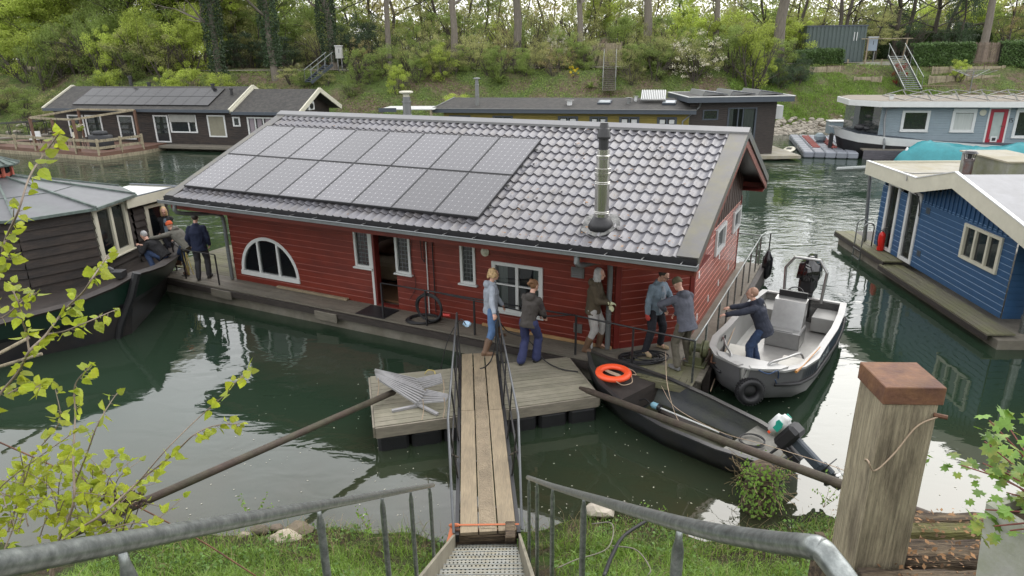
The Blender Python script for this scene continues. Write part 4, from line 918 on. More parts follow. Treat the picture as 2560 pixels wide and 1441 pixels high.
for x,y in ((10.3,1.1),(14.2,1.0)):
    q=MB();q.slab([(x,y,3.30),(x+.8,y,3.30),(x+.85,y+.65,3.44),(x+.05,y+.65,3.44)],.14);o=q.build('skylight',M['slate'],OB)
    q=MB();q.slab([(x+.08,y+.08,3.325),(x+.72,y+.08,3.325),(x+.77,y+.57,3.43),(x+.13,y+.57,3.43)],.01);q.build('skylight_glass',M['glass_dark'] if 0 else mat('pale_sky_glass',(.25,.28,.3),.08) if x<11 else bpy.data.materials['pale_sky_glass'],o)
q=MB();q.slab([(12.9,1.3,3.45),(14.4,1.3,3.45),(14.4,2.5,3.95),(12.9,2.5,3.95)],.05);o=q.build('solar_collector',M['zinc'],OB)
for k in range(14):
    s=MB();x=12.95+k*.106;s.tube([(x,1.33,3.5),(x,2.47,3.98)],.028,6);s.build('collector_tube',M['white'],o)
# canopy and boiler chimney at its left
CP=thing('canopy','white and dark flat canopy on posts left of the mustard houseboat','canopy',(-7.9,44.5,0),R_(-8))
q=MB();q.cbox(-.3,3.2,-.1,2.2,2.95,3.02);q.build('canopy_roof',M['white'],CP)
q=MB();q.bar((-.35,-.12,2.95),(.8,-.12,2.95),.04,.25);q.build('canopy_edge',M['slate'],CP)
for x in (-.2,3.0):
    q=MB();q.box(x-.06,x+.06,-.06,.06,.3,2.95);q.build('post',M['oldwood'],CP)
CC=thing('boiler_chimney','fat stainless chimney with a round cap rising behind the red roof ridge','chimney',(-6.2,42.6,.4))
q=MB();q.lathe([(.25,0),(.25,2.3),(.29,2.32),(.29,2.42),(.25,2.44),(.25,3.1),(.29,3.12),(.29,3.2),(.23,3.22),(.23,3.45)],(0,0,0),16);sharp(q.build('pipe',M['zinc'],CC),40)
q=MB();q.lathe([(.18,3.45),(.18,3.6),(.3,3.66),(.42,3.68),(.42,3.76),(.3,3.79),(.01,3.8)],(0,0,0),16);q.build('cap',M['cream'],CC)
q=MB();q.lathe([(.05,0),(.1,.05),(.16,.3),(.12,.5),(.08,.52)],(-6.9,44,2.0),12);tag(q.build('garden_jar',M['greyboards'],smooth=True),'blue grey glazed jar hanging under the white canopy','jar')
# ---------------------------------------------------------------- dark cabin
p0=pz(1722,300,1.0)
DC=thing('houseboat','tall dark timber cabin with grey flat roof carrying three tilted panels','houseboat',(10.65,41.6,0),R_(1))
q=MB();q.box(0,5.6,-.3,4,-.3,.12);q.box(-.2,6.6,-.9,4.2,.12,.3);q.build('hull',M['roofbeige'],DC)
Fd=frameM((0,0,0),(1,0,0),(0,-1,0))
boards(Fd,0,5.15,.3,3.4,.11,holes=[(.8,1.7,2.35,2.95),(2.3,4.0,1.0,3.05)]).build('front_wall',M['brownboards'],DC)
boards(frameM((5.15,0,0),(0,1,0),(1,0,0)),0,4,.3,3.4,.11).build('side_wall',M['brownboards'],DC)
window(DC,Fd,.8,1.7,2.35,2.95,M['slate'],M['glass_dark'],fw=.07,sill=False)
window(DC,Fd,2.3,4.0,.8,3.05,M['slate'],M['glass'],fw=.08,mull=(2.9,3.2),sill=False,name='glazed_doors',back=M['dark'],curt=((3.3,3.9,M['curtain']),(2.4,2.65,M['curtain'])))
q=MB();q.box(-.3,5.9,-.7,4.4,3.4,3.7);q.build('roof_fascia',M['slate'],DC)
q=MB();q.box(-.22,5.82,-.62,4.3,3.7,3.72);q.build('roof',M['bitumen'],DC)
q=MB();[q.box(*t) for t in ((-.32,5.92,-.72,-.62,3.7,3.74),(-.32,5.92,4.3,4.42,3.7,3.74),(-.32,-.22,-.62,4.3,3.7,3.74),(5.82,5.92,-.62,4.3,3.7,3.74))];q.build('roof_edge_strip',M['white'],DC)
for k in range(3):
    x=.9+k*1.65;q=MB();q.slab([(x,.2,4.0),(x,3.2,4.0),(x+1.35,3.2,3.82),(x+1.35,.2,3.82)],.05);o=q.build('tilted_panel',M['slate'],DC)
    q=MB();q.add([(x,.2,4.0),(x+1.35,.2,3.82),(x-.12,.2,3.72)],[(0,1,2)]);q.quad((x,.2,4.0),(x,3.2,4.0),(x-.15,3.2,3.72),(x-.15,.2,3.72));q.build('panel_support',M['zinc'],o)
downpipe(DC,[(.5,-.5,3.4),(.5,-.2,3.1),(-.4,-.1,2.3),(-.4,-.1,.4)],.05)
q=MB();q.cbox(5.5,6.2,1.5,2.3,2.2,3.0);q.build('air_conditioner',M['white'],DC)
# ---------------------------------------------------------------- grey-blue houseboat (right back)
GO=Vector((22.0,41.5,0));GA=R_(-12)
GH=thing('houseboat','blue-grey clapboard houseboat with white trim, red door and empty roof racks','houseboat',GO,GA)
Fg=frameM((0,.45,0),(1,0,0),(0,-1,0))
gw=[(1.3,2.75,1.55,2.75),(4.0,5.2,1.55,2.75),(5.95,6.85,.95,2.85),(7.3,9.6,1.25,2.8)]
def sheer(x):return 1.6-1.0*min(1,max(0,(x+1.7)/8)) **.7 if x<6.3 else .6
boards(Fg,0.1,12,.9,3.0,.14,holes=gw).build('front_wall',M['greyboards'],GH)
for i,(a,c,z0,z1) in enumerate(gw):
    if i==2:
        w_=window(GH,Fg,a,c,z0,z1,mat('crimson_door_paint',(.30,.014,.03),.4),mat('frosted_glass',(.35,.40,.38),.3),fw=.18,sill=False,name='door',out=.02)
        k=MB(Fg);k.box(a+.25,a+.6,-.07,-.05,z0+.03,z0+.36);k.build('cat_flap',M['white'],w_)
        k=MB(Fg);k.box(a+.33,a+.52,-.075,-.0705,z0+.1,z0+.28);k.build('flap',M['black'],w_)
        k=MB(Fg);k.tube([(c-.12,-.06,1.9),(c-.12,-.11,1.9),(c-.28,-.11,1.9)],.018,5);k.build('handle',M['inox'],w_)
        k=MB(Fg);[k.box(*t) for t in ((a-.1,a-.01,-.05,0,z0,z1+.1),(c+.01,c+.1,-.05,0,z0,z1+.1),(a-.01,c+.01,-.05,0,z1+.01,z1+.1))];k.build('door_surround',M['white'],w_)
    else:
        w_=window(GH,Fg,a,c,z0,z1,M['white'],M['glass_dark'],fw=.12,sill=True,mull=(8.95,) if i==3 else (),out=.05)
        if i==1: k=MB(Fg);k.box(a+.12,c-.12,-.02,-.005,z0+.12,z1-.15);k.build('net_curtain',M['curtain'],w_)
        if i!=0: k=MB(Fg);k.box(a-.02,c+.02,-.12,-.055,z1+.0,z1+.12);k.build('shutter_box',M['white'],w_)
q=MB(Fg);q.lathe([(.18,0),(.18,.03),(.12,.05)],(5.55,-.02,2.65),14,axis=(0,-1,0));q.build('round_vent',M['cream'],GH)
# house number beside the door
q=MB(Fg);[q.box(*t) for t in ((7.0,7.03,-.03,-.005,2.1,2.35),(7.07,7.19,-.03,-.005,2.32,2.35),(7.07,7.10,-.03,-.005,2.22,2.32),(7.10,7.19,-.03,-.005,2.22,2.25),(7.16,7.19,-.03,-.005,2.12,2.22),(7.07,7.19,-.03,-.005,2.1,2.12))];q.build('house_number',M['black'],GH)
q=MB();q.prism([(-.2,-.35),(12.5,-.35),(12.5,5.5),(-.6,5.5),(-1.6,4.2),(-1.6,1.2)],3.0,3.32);q.build('roof_fascia',M['white'],GH)
q=MB();q.prism([(-.15,-.28),(12.45,-.28),(12.45,5.4),(-.55,5.4),(-1.5,4.1),(-1.5,1.25)],3.32,3.34);q.build('roof',mat('tan_roof_felt',(.20,.175,.14),.85,var=.2),GH)
q=MB();q.add([(0.1,.45,1.2),(-1.1,1.6,1.4),(-1.1,3.8,1.4),(.1,5,1.2),(0.1,.45,3),(-1.1,1.6,3),(-1.1,3.8,3),(.1,5,3)],[(0,4,5,1),(1,5,6,2),(2,6,7,3)]);q.build('front_glazing',M['glass_dark'],GH)
# hull with bow
tp=[(-2.2,1.6,1.75),(-2.0,.6,1.65),(-1.2,-.1,1.45),(.6,-.35,1.25),(3.5,-.4,1.05),(7,-.4,.85),(12.5,-.4,.85)]
def rib(f,dx=0): return [Vector((x*(1 if i>1 else 1-.06*(1-f))+.5*(1-f)*(1 if i<3 else 0),y+.3*(1-f)*(1 if i<3 else .4),z*f-.2*(1-f))) for i,(x,y,z) in enumerate(tp)]
R0,R1,R2=rib(0),rib(.68),rib(1.0);n=len(tp)
for a_,c_,nm,mm in ((R0,R1,'hull',M['blackp']),(R1,R2,'white_sheer_band',M['white'])):
    q=MB();q.add(a_+c_,[(i,i+1,n+i+1,n+i) for i in range(n-1)]);sharp(q.build(nm,mm,GH),50)
q=MB();q.add([(-2.2,1.6,1.6),(-2.2,3.4,1.6),(.5,5,1.1),(12,5,.8),(12,-.3,.8),(7,-.3,.8),(3.5,-.3,1.0),(.6,-.3,1.2),(-1.2,0,1.4),(-2,.6,1.6)],[tuple(range(10))[::-1]]);q.build('foredeck',M['slate'],GH)
q=MB();q.cbox(-2.35,-2.15,1.3,1.7,-.1,1.3,.08);q.build('stem_fender',M['blackp'],GH)
downpipe(GH,[(1.1,0.2,3.0),(.35,.3,2.85),(.3,.25,2.2),(.3,-.42,.8),(.3,-.45,.3)],.06)
q=MB();q.ell((-.9,.6,1.75),(.35,.25,.2));q.ell((-.6,.4,1.7),(.2,.2,.15));q.build('bundled_rope',M['blackp'],GH)
for k in range(8):
    x=1.2+k*1.5;o=MB()
    for yy in (.2,4.6):
        o.bar((x,yy,3.36),(x+1.15,yy,3.70),.04,.04);o.bar((x+1.15,yy,3.70),(x+1.42,yy,3.36),.05,.05)
    o.bar((x,.2,3.37),(x,4.6,3.37),.04,.04);o.bar((x+1.15,.2,3.71),(x+1.15,4.6,3.71),.04,.04)
    o.build('roof_rack',M['alu'],GH)
flue(GH,.7,1.0,3.34,.12,.3,M['white'],name='roof_vent')
# jetty in front and tarped boat
JT=thing('jetty','grey slatted floating jetty alongside the black hull of the blue-grey houseboat','jetty',GO+Vector((-.3,.9,0)),GA)
boards(frameM((-.4,-1.6,0),(1,0,0),(0,-1,0)),0,12,-.1,.55,.11).build('skirt_boards',mat('violet_grey_boards',(.085,.08,.092),.6,var=.25),JT)
q=MB();q.box(-.4,12,-1.59,-.6,.5,.58);q.build('jetty_deck',M['deck'],JT)
TB=thing('covered_boat','boat under a turquoise tarpaulin moored at the grey slatted jetty','boat',GO+Vector((.6,-1.3,0)),GA)
q=MB();nx,ny=44,12
def tz(i,j):
    s=i/nx;t=j/ny*2-1;w_=min(1,(s*6)**.55)
    x=-.3+s*8.2;y=-.6+t*(.95*w_)
    z=.18+(1.22*(1-abs(t)**2.2)*w_*(.75+.12*math.sin(s*9)))+.16*nz_(x*1.1,y*2.5,1.3,4)+.06*nz_(x*4,y*5,1,9)
    if abs(t)>.99:z=.08+.06*nz_(x,0,2,7)
    return (x,y,z)
q.add([tz(i,j) for i in range(nx+1) for j in range(ny+1)],[(i*(ny+1)+j,(i+1)*(ny+1)+j,(i+1)*(ny+1)+j+1,i*(ny+1)+j+1) for i in range(nx) for j in range(ny)]);q.build('tarpaulin',M['tarp'],TB,smooth=True)
q=MB();q.ell((3.7,-.6,.05),(3.8,.8,.35));q.build('hull',M['blackp'],TB)
q=MB();q.ell((0.05,-1.3,.12),(.12,.12,.12));tag(q.build('float_buoy',M['orange']),'small orange float in the water under the tarpaulin edge','buoy').location=GO+Vector((3.2,-2.6,0))
FN=thing('fender','white fender post hanging in front of the grey jetty','fender',py(2264,395,39.5)*1,0);FN.location.z=.0
q=MB();q.lathe([(.02,-.3),(.16,-.25),(.16,.55),(.1,.75),(.03,.9)],(0,0,0),12);q.build('body',M['white'],FN,smooth=True)
# modular pontoon, board, box
MP=thing('modular_pontoon','grey modular plastic pontoon with red rollers moored at the bow','pontoon',(20.5,45.8,0),R_(74))
for i in range(9):
    for j in range(5):
        q=MB();q.cbox(-4.5+i*1.0,-3.53+i*1.0,-1.6+j*.62,-1.0+j*.62,.0,.38,.06);q.build('float_block',mat('grey_plastic_float',(.20,.215,.245),.5,var=.1,objrand=.12) if i==0 and j==0 else bpy.data.materials['grey_plastic_float'],MP)
for j in(-.45,.55):
    for i in range(9):
        q=MB();q.tube([(-2.5+i*.7,j-.22,.42),(-2.5+i*.7,j+.22,.42)],.07,8);q.build('roller',mat('faded_red_roller',(.30,.08,.065),.6) if i==0 and j<0 else bpy.data.materials['faded_red_roller'],MP)
q=MB();q.cbox(-.1,.9,-.35,.3,.38,.95,.2);q.build('seat_hump',M['greyboards'],MP)
SB=thing('paddleboard','cream paddleboard floating beside the modular pontoon','paddleboard',pz(1973,374,.08),R_(62))
q=MB();q.ell((0,0,0),(1.5,.38,.07),20,8);q.build('board',M['cream'],SB,smooth=True);q=MB();q.box(-.5,.4,-.15,.15,.068,.085);q.build('deck_pad',M['bitumen'],SB)
WBX=thing('dock_box','pale grey storage box at the water edge behind the modular pontoon','storage box',(24.2,51.0,.35),R_(-8))
q=MB();q.cbox(-.9,.9,-.5,.5,0,.85);q.build('box',M['greyboards'],WBX);q=MB();q.cbox(-.95,.95,-.55,.55,.85,.92);q.build('lid',M['white'],WBX)
q=MB();q.tube([py(2095,424,24.5),py(2175,420,23.2)],.09,10);tag(q.build('mooring_beam',M['steel']),'grey horizontal mooring tube reaching from the blue houseboat roof over the water','mooring tube')
# ---------------------------------------------------------------- far bank: built things
def gz(x,y): return far_ground(x,y)
def at_(u,y): return py(u,130,y).x
def stairs(name,label,top,bot,w,n,m,rails=True,bw=.26):
    top=Vector(top)+Vector((0,-.35,.35));bot=Vector(bot)+Vector((0,-.35,.35));d=bot-top;h=Vector((d.x,d.y,0)).normalized();s=Vector((-h.y,h.x,0))
    t=thing(name,label,'stairs',top);Z=lambda p:p-top
    for k in (-1,1):
        q=MB();q.bar(Z(top+s*k*w/2),Z(bot+s*k*w/2),.06,.22);q.build('stringer',m,t)
    q=MB()
    for i in range(n):
        p=top+d*((i+.5)/n);q.bar(Z(p-s*w/2),Z(p+s*w/2),bw,.06)
    q.build('treads',m,t)
    if rails:
        for k in (-1,1):
            a=top+s*k*w/2;b_=bot+s*k*w/2;q=MB();q.tube([Z(a+Vector((0,0,1.0))-h*.1),Z(b_+Vector((0,0,1.0)))],.03,6)
            r=q.build('handrail',M['steel'],t)
            for f_ in (0.02,.35,.68,.98):
                p=a+(b_-a)*f_;g=MB();g.tube([Z(p),Z(p+Vector((0,0,1.0)))],.022,5);g.build('post',M['steel'],r)
    return t
stairs('bank_stairs','dark metal steps with railings coming down the left part of the far bank',bank(828,182)+Vector((0,0,.3)),bank(775,222)+Vector((0,0,.1)),1.1,9,M['slate'])
stairs('bank_stairs','steep timber steps climbing to a boarded wall behind the mustard houseboat',bank(1523,172)+Vector((0,0,.2)),bank(1520,243)+Vector((0,0,.1)),1.0,15,M['deck'])
a=bank(2230,165)+Vector((0,0,.5));c=bank(2252,238);stairs('bank_stairs','long grey metal steps with pipe railings beside the lawn at right',a,c+Vector((.3,-.8,.1)),1.3,17,M['steel'])
p=bank(1490,168);
BW=thing('boarded_wall','weathered horizontal board wall at the top of the timber steps','board wall',(p.x,p.y+.8,p.z-.1))
q=MB()
for k in range(12): q.box(-.3,.95,-.03+.01*(k%2),.03,.1+k*.165,.25+k*.165);q.box(1.0,2.4,.5+.01*(k%2),.55,.1+k*.165,.25+k*.165)
q.build('boards',M['oldwood'],BW)
for x in (-.3,.95,2.3):q=MB();q.box(x-.06,x+.06,-.1,-.035,0,2.2);q.build('post',M['oldwood'],BW)
def mound(x,y,r,h,name,label,m):
    q=MB();n=18;V=[(0,0,h)];F=[]
    for k in (1,2,3,4):
        for i in range(n):
            a=2*math.pi*i/n;rr=r*k/4;V.append((rr*math.cos(a),rr*.7*math.sin(a),h*math.cos(k/4*math.pi/2)+.1*nz_(rr*math.cos(a),rr*math.sin(a),1.3,k)))
    F=[(0,1+i,1+(i+1)%n) for i in range(n)]+[(1+k*n+i,1+(k+1)*n+i,1+(k+1)*n+(i+1)%n,1+k*n+(i+1)%n) for k in range(3) for i in range(n)]
    q.add(V,F);o=q.build(name,m,smooth=True);o.location=(x,y,gz(x,y)-.1);tag(o,label,'terrain',kind='structure');return o
mound(p.x+1.5,p.y+4.6,3.4,2.6,'terrain','mossy sod-covered shelter roof above the board wall',fb.data.materials[0])
# container, cabinets, lamps, screens
p=Vector((at_(2012,66),62.8,5.0))
CN=thing('shipping_container','dark green corrugated container among the bushes at the top of the bank','container',(p.x,p.y+3.2,p.z),R_(-4))
CN.scale=(.80,1,1.22)
q=MB()
for i in range(30):
    x=i*.22;y=.0 if i%2 else .06;q.quad((x,y,0),(x+.17,y,0),(x+.17,y,2.5),(x,y,2.5));q.quad((x+.17,y,0),(x+.22,.06-y,0),(x+.22,.06-y,2.5),(x+.17,y,2.5))
q.box(0,6.6,.07,2.4,0,2.5);gm_=mat('dark_green_container_paint',(.07,.095,.09),.55,var=.15)
q.build('corrugated_side',gm_,CN);q=MB();q.box(-.05,6.65,-.03,2.45,2.5,2.6);q.build('top_rail',M['slate'],CN)
for x in (5.2,5.5):q=MB();q.box(x,x+.07,-.04,-.005,1.5,2.1);q.build('white_marking',M['white'],CN)
def cabinet(u,v,wd,hh,lift,label,m):
    p=bank(u,v);t=thing('utility_cabinet',label,'utility box',p,R_(-4));q=MB();q.cbox(-wd/2,wd/2,-.2,.2,lift,lift+hh);q.build('cabinet',m,t)
    q=MB();q.box(-wd/2-.04,wd/2+.04,-.26,.26,lift+hh,lift+hh+.06);q.build('lid',M['white'],t)
    for x in(-wd/2+.1,wd/2-.1):q=MB();q.box(x-.04,x+.04,-.05,.05,-.3,lift);q.build('post',M['zinc'],t)
    q=MB();q.box(wd*.05,wd*.05+.04,-.215,-.2,lift+hh*.45,lift+hh*.75);q.build('lock',M['black'],t);return t
cabinet(2172,158,.85,1.15,1.05,'blue-grey metal utility cabinet on two posts by the green container',mat('blue_grey_cabinet',(.22,.27,.32),.45,var=.08))
cabinet(852,180,.55,1.0,1.1,'pale grey meter box on posts by the footpath at the left',mat('pale_cabinet',(.38,.38,.36),.6,var=.15))
def lamp(u,v,label,h=3.3):
    p=bank(u,v);t=thing('street_lamp',label,'street lamp',p);q=MB();q.tube([(0,0,-.2),(0,0,h)],[.06,.045],8);q.build('pole',M['steel'],t)
    q=MB();q.lathe([(.05,h-.1),(.11,h+.1),(.14,h+.32),(.36,h+.36),(.36,h+.41),(.1,h+.46)],(0,0,0),14);q.build('lamp_head',M['zinc'],t);return t
lamp(1216,158,'slim grey lamp post with flat round head left of centre among the bank shrubs',3.0);lamp(1979,150,'slim grey lamp post beside the big pale trunk near the container',3.4)
p=bank(2470,165)
BB=thing('reed_screen','tall grey bamboo reed screen standing between the clipped hedges','screen',(p.x-1.6,p.y+.4,p.z),R_(-3));q=MB();rgb=random.Random(6)
for i in range(48):
    x=i*.068;q.tube([(x,0,0),(x+rgb.uniform(-.02,.02),rgb.uniform(-.02,.02),1.9+rgb.uniform(-.08,.05))],.028,4)
q.build('reeds',mat('dry_grey_reed',(.20,.155,.12),.85,var=.3,island=.3),BB);q=MB();q.box(0,3.2,.03,.06,.3,.38);q.box(0,3.2,.03,.06,1.5,1.58);q.build('crossbar',M['oldwood'],BB)
p=bank(2230,168);GT=thing('garden_arch','thin timber garden gate arch above the grey steps','arch',(p.x-1.2,p.y+2.5,p.z),R_(-3))
for x in (0,3.2):q=MB();q.bar((x,0,0),(x+(.25 if x else 0),0,2.3),.1,.1);q.build('post',M['gangwood'],GT)
q=MB();q.bar((-.6,0,2.35),(3.9,0,2.35),.1,.07);q.build('crossbeam',M['oldwood'],GT)
# retaining boards
RW=[((2023,182),(2098,180),'low grey retaining board at left of the steps, highest on the slope'),((2136,206),(2198,205),'short grey retaining board just above the lawn'),((2323,180),(2515,180),'upper long grey retaining wall of boards below the reed screen'),((2313,203),(2503,203),'lower long grey retaining wall of boards below the upper one'),((2130,165),(2235,160),'pale concrete kerb at the top landing of the grey steps')]
for i,(a_,c_,lb) in enumerate(RW):
    a=bank(*a_);c=bank(*c_);a.z=c.z=(a.z+c.z)/2;a.y=c.y=(a.y+c.y)/2
    t=thing('retaining_wall',lb,'retaining wall',a,0,'retaining boards on the far bank');l=c.x-a.x
    q=MB();q.box(0,l,-.06,.04,-.3,.14);q.box(0,l,-.055,.04,.16,.42 if i!=4 else .2);q.build('boards',M['oldwood'] if i<4 else M['planter'],t)
    for k in range(int(l/1.5)+2):x=min(l,k*1.5);q=MB();q.box(x-.06,x+.06,-.13,-.062,-.3,.48);q.build('stake',M['oldwood'],t)
q=MB();a=bank(2300,222);c=bank(2480,222)
for k in range(34):x=a.x+(c.x-a.x)*k/33;q.tube([(x,a.y,a.z-.1),(x+.02,a.y,a.z+.25)],.03,4)
q.bar((a.x,a.y,a.z+.22),(c.x,a.y,a.z+.22),.05,.05);tag(q.build('edging_fence',M['gangwood']),'low row of wooden edging stakes at the foot of the terraced garden','edging')
# rotary dryer, planter with white flowers, bicycle, posts
p=bank(2418,262);t=thing('rotary_dryer','open rotary clothes dryer behind the roof racks','clothes dryer',p);q=MB();q.tube([(0,0,0),(0,0,2.6)],.04,6);q.build('pole',M['zinc'],t);q=MB()
for k in range(4):
    a=k*math.pi/2+.4;q.tube([(0,0,2.1),(1.9*math.cos(a),1.9*math.sin(a),2.7)],.02,4)
for r in (.8,1.2,1.6,1.9):
    q.tube([(r*math.cos(k*math.pi/2+.4),r*math.sin(k*math.pi/2+.4),2.1+r*.315) for k in range(5)],.008,3)
q.build('arms_and_lines',M['alu'],t)
def bicycle(p,rz_,label):
    t=thing('bicycle',label,'bicycle',p,rz_)
    for x in(-.52,.52):
        w_=MB();w_.tube(arc((x,0,.34),.33,0,2*math.pi,20)[:-1],.022,5,closed=True);o=w_.build('wheel',M['blackp'],t)
        s=MB();[s.tube([(x,0,.34),(x+.32*math.cos(a),0,.34+.32*math.sin(a))],.004,3) for a in [k*.52 for k in range(12)]];s.build('spokes',M['zinc'],o)
    f=MB();P=[(-.52,0,.34),(-.1,0,.32),(.38,0,.85),(-.22,0,.82)];[f.tube([P[a],P[b_]],.018,5) for a,b_ in ((0,1),(1,2),(2,3),(3,0),(3,1))];f.tube([(.36,0,.95),(.52,0,.34)],.016,5);f.build('frame',M['black'],t)
    h=MB();h.tube([(.3,-.27,1.0),(.37,-.1,1.02),(.37,.1,1.02),(.3,.27,1.0)],.014,5);h.build('handlebar',M['zinc'],t);s=MB();s.ell((-.25,0,.92),(.13,.08,.04));s.build('saddle',M['black'],t)
bicycle(bank(862,184)+Vector((.3,.2,0)),.3,'dark bicycle parked beside the pale meter box on the bank')
rgs=random.Random(21)
def rock(rg,s,m=None):
    q=MB();bm=bmesh.new();bmesh.ops.create_icosphere(bm,subdivisions=2,radius=s)
    o=Vector((rg.random()*9,rg.random()*9,0))
    for v in bm.verts:
        f_=1+.35*noise.noise(v.co/s*1.1+o)+.12*noise.noise(v.co/s*3+o);v.co*=f_;v.co.z*=.65
    q.bm(bm);return q
# rubble at the far waterline
rub=[]
stones=[rock(rgs,1).v for _ in range(5)];sf=rock(rgs,1).f
qs=MB()
for i in range(1500):
    x=rgs.choice((rgs.uniform(14,30),rgs.uniform(14,26),rgs.uniform(-45,30)));y=51.6+sh(x)-nz_(x,0,.13,3)+rgs.gauss(0,.55)+.3;s=rgs.uniform(.08,.24)
    V=rgs.choice(stones);R=Matrix.Rotation(rgs.random()*6,3,'Z');c=Vector((x,y,gz(x,y)+s*.2))
    qs.add([c+R@(v*s) for v in V],sf)
tag(qs.build('rubble_shore',M['stone']),'pale broken rubble stones along the far water edge','rubble',kind='stuff')
# ---------------------------------------------------------------- hedges
def hedge(a,c,dp,h,label,n=9000,m='leaf_hedge',leaf=.13):
    a=Vector(a);c=Vector(c);d=(c-a);l=d.length;e=d.normalized();s=Vector((-e.y,e.x,0));rg=random.Random(int(a.x*10))
    t=thing('hedge',label,'hedge',a);q=MB()
    for i in range(n):
        u=rg.random()*l;f=rg.random()
        if f<.6:v=-.0+rg.gauss(0,.07);z=rg.random()*h
        elif f<.9:v=rg.random()*dp;z=h+rg.gauss(0,.07)
        else:v=rg.random()*dp;z=rg.random()*h
        v+=.12*nz_(u,z,1.5,3);z+=.1*nz_(u,v,1.2,8)
        leaf_quad(q,e*u+s*v+Vector((0,0,z)),leaf,rg)
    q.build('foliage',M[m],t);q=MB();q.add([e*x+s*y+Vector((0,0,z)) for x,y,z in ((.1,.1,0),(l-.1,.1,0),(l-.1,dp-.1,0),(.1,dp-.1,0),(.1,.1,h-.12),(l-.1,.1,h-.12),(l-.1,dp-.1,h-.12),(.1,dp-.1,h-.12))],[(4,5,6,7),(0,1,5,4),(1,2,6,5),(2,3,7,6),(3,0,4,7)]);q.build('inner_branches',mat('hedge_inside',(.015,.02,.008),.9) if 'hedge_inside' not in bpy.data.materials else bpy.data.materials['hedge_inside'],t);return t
a=bank(2278,165);c=bank(2432,165);hedge(a,(c.x,c.y,a.z),1.1,1.75,'clipped laurel hedge left of the reed screen',12000)
a=bank(2497,168);hedge(a,(a.x+5,a.y-.2,a.z),1.1,2.0,'clipped laurel hedge right of the reed screen at the picture edge',9000)
a=bank(2160,150);hedge((a.x,a.y+4,a.z),(a.x+16,a.y+5.5,a.z),1.4,2.6,'long dark clipped hedge behind the garden arch and the laurel',22000)
a=bank(1998,172);hedge((a.x,a.y+.8,a.z-.1),(a.x+4.2,a.y+.8,a.z),1.2,1.5,'loose evergreen hedge in front of the green container',8000)
# ---------------------------------------------------------------- trees and shrubs
rgt=random.Random(77)
def mk_crown(key,n,m,**k):
    o=crown_mesh(n,random.Random(hash(key)%1000 if 0 else sum(map(ord,key))),**k).build('crown',M[m]);me=o.data;bpy.data.objects.remove(o);return me
def mk_trunk(key,h,r,dep,m,lean=.05,**k):
    rg=random.Random(sum(map(ord,key)));q=MB();pts=[];rs=[]
    for i in range(9):
        t=i/8;pts.append(Vector((lean*h*t*t+.02*h*math.sin(t*5+rg.random()),.02*h*math.sin(t*4+rg.random()*2),h*t-.3)));rs.append(r*(1.25-.0*t if i==0 else 1-.62*t))
    q.tube(pts,rs,9,cap=False)
    for i in range(k.get('nl',9)):
        j=rg.randint(k.get('j0',3),8);a=rg.random()*6.28;limb(q,pts[j],Vector((math.cos(a),math.sin(a),rg.uniform(.3,1.1))),h*rg.uniform(.2,.36),rs[j]*.55,rg,dep)
    o=q.build('trunk',M[m],smooth=True);me=o.data;bpy.data.objects.remove(o);return me
def shrub_stems(key,h,n=9,m='barkdark'):
    rg=random.Random(sum(map(ord,key)));q=MB()
    for i in range(n):
        a=rg.random()*6.28;limb(q,Vector((.15*math.cos(a),.15*math.sin(a),-.1)),Vector((.45*math.cos(a),.45*math.sin(a),1)),h*.85,.035,rg,1,sides=4)
    o=q.build('stems',M[m]);me=o.data;bpy.data.objects.remove(o);return me
# unit crowns: radius ~1 (scaled per object)
CR={}
for nm,m in (('bright','leaf_bright'),('mid','leaf_mid'),('olive','leaf_olive'),('bronze','leaf_bronze'),('dark','leaf_dark')):
    for v in range(3):
        CR[nm,v]=mk_crown(nm+str(v),{'bright':8500,'mid':7000,'olive':5200,'bronze':3600,'dark':6000}[nm],m,rad=(1,1,1.05),clumps=34,cr=.30,leaf={'bright':.055,'mid':.05,'olive':.04,'bronze':.03,'dark':.05}[nm],inner=.2)
CR['blossom',0]=mk_crown('blos',2600,'blossom',rad=(1,1,1),clumps=60,cr=.16,leaf=.035)
CR['yellow',0]=mk_crown('yel',1300,'yellowbloom',rad=(1,1,1),clumps=14,cr=.3,leaf=.07)
CR['red',0]=mk_crown('redm',1500,'leaf_red',rad=(1,1,1),clumps=16,cr=.3,leaf=.07)
TK={v:mk_trunk('tk%d'%v,14,.33,2,'bark',lean=(.02,-.03,.05)[v]) for v in range(3)}
TT={v:mk_trunk('thin%d'%v,11,.10,2,'barkdark',lean=(.05,-.06,.02)[v],nl=10,j0=2) for v in range(3)}
ST={v:shrub_stems('st%d'%v,1.6) for v in range(2)}
def put(name,label,cat_,loc,parts,group=None,rz=None,sc=1):
    t=thing(name,label,cat_,loc,rgt.uniform(0,6.28) if rz is None else rz,group)
    for nm,me,l,s in parts:
        o=bpy.data.objects.new(nm,me);COL.objects.link(o);o.parent=t;o.location=l;o.scale=s;o.rotation_euler=(0,0,rgt.uniform(0,6.28)) if nm!='trunk' else (0,0,0)
    return t
CN_={'bright':'bright lime-green','mid':'mid-green','olive':'olive budding','bronze':'bronze twiggy','dark':'dark evergreen'}
def shrub(x,y,r,h,kind,label=None,group='shrubs and young trees along the far bank'):
    z=gz(x,y);v=rgt.randrange(3)
    return put('shrub',label or CN_[kind]+' spring shrub on the far bank','shrub',(x,y,z),[('crown',CR[kind,v],(0,0,h*.52),(r,r,h*.52)),('stems',ST[rgt.randrange(2)],(0,0,0),(h/2,h/2,h/1.9))],group=group)
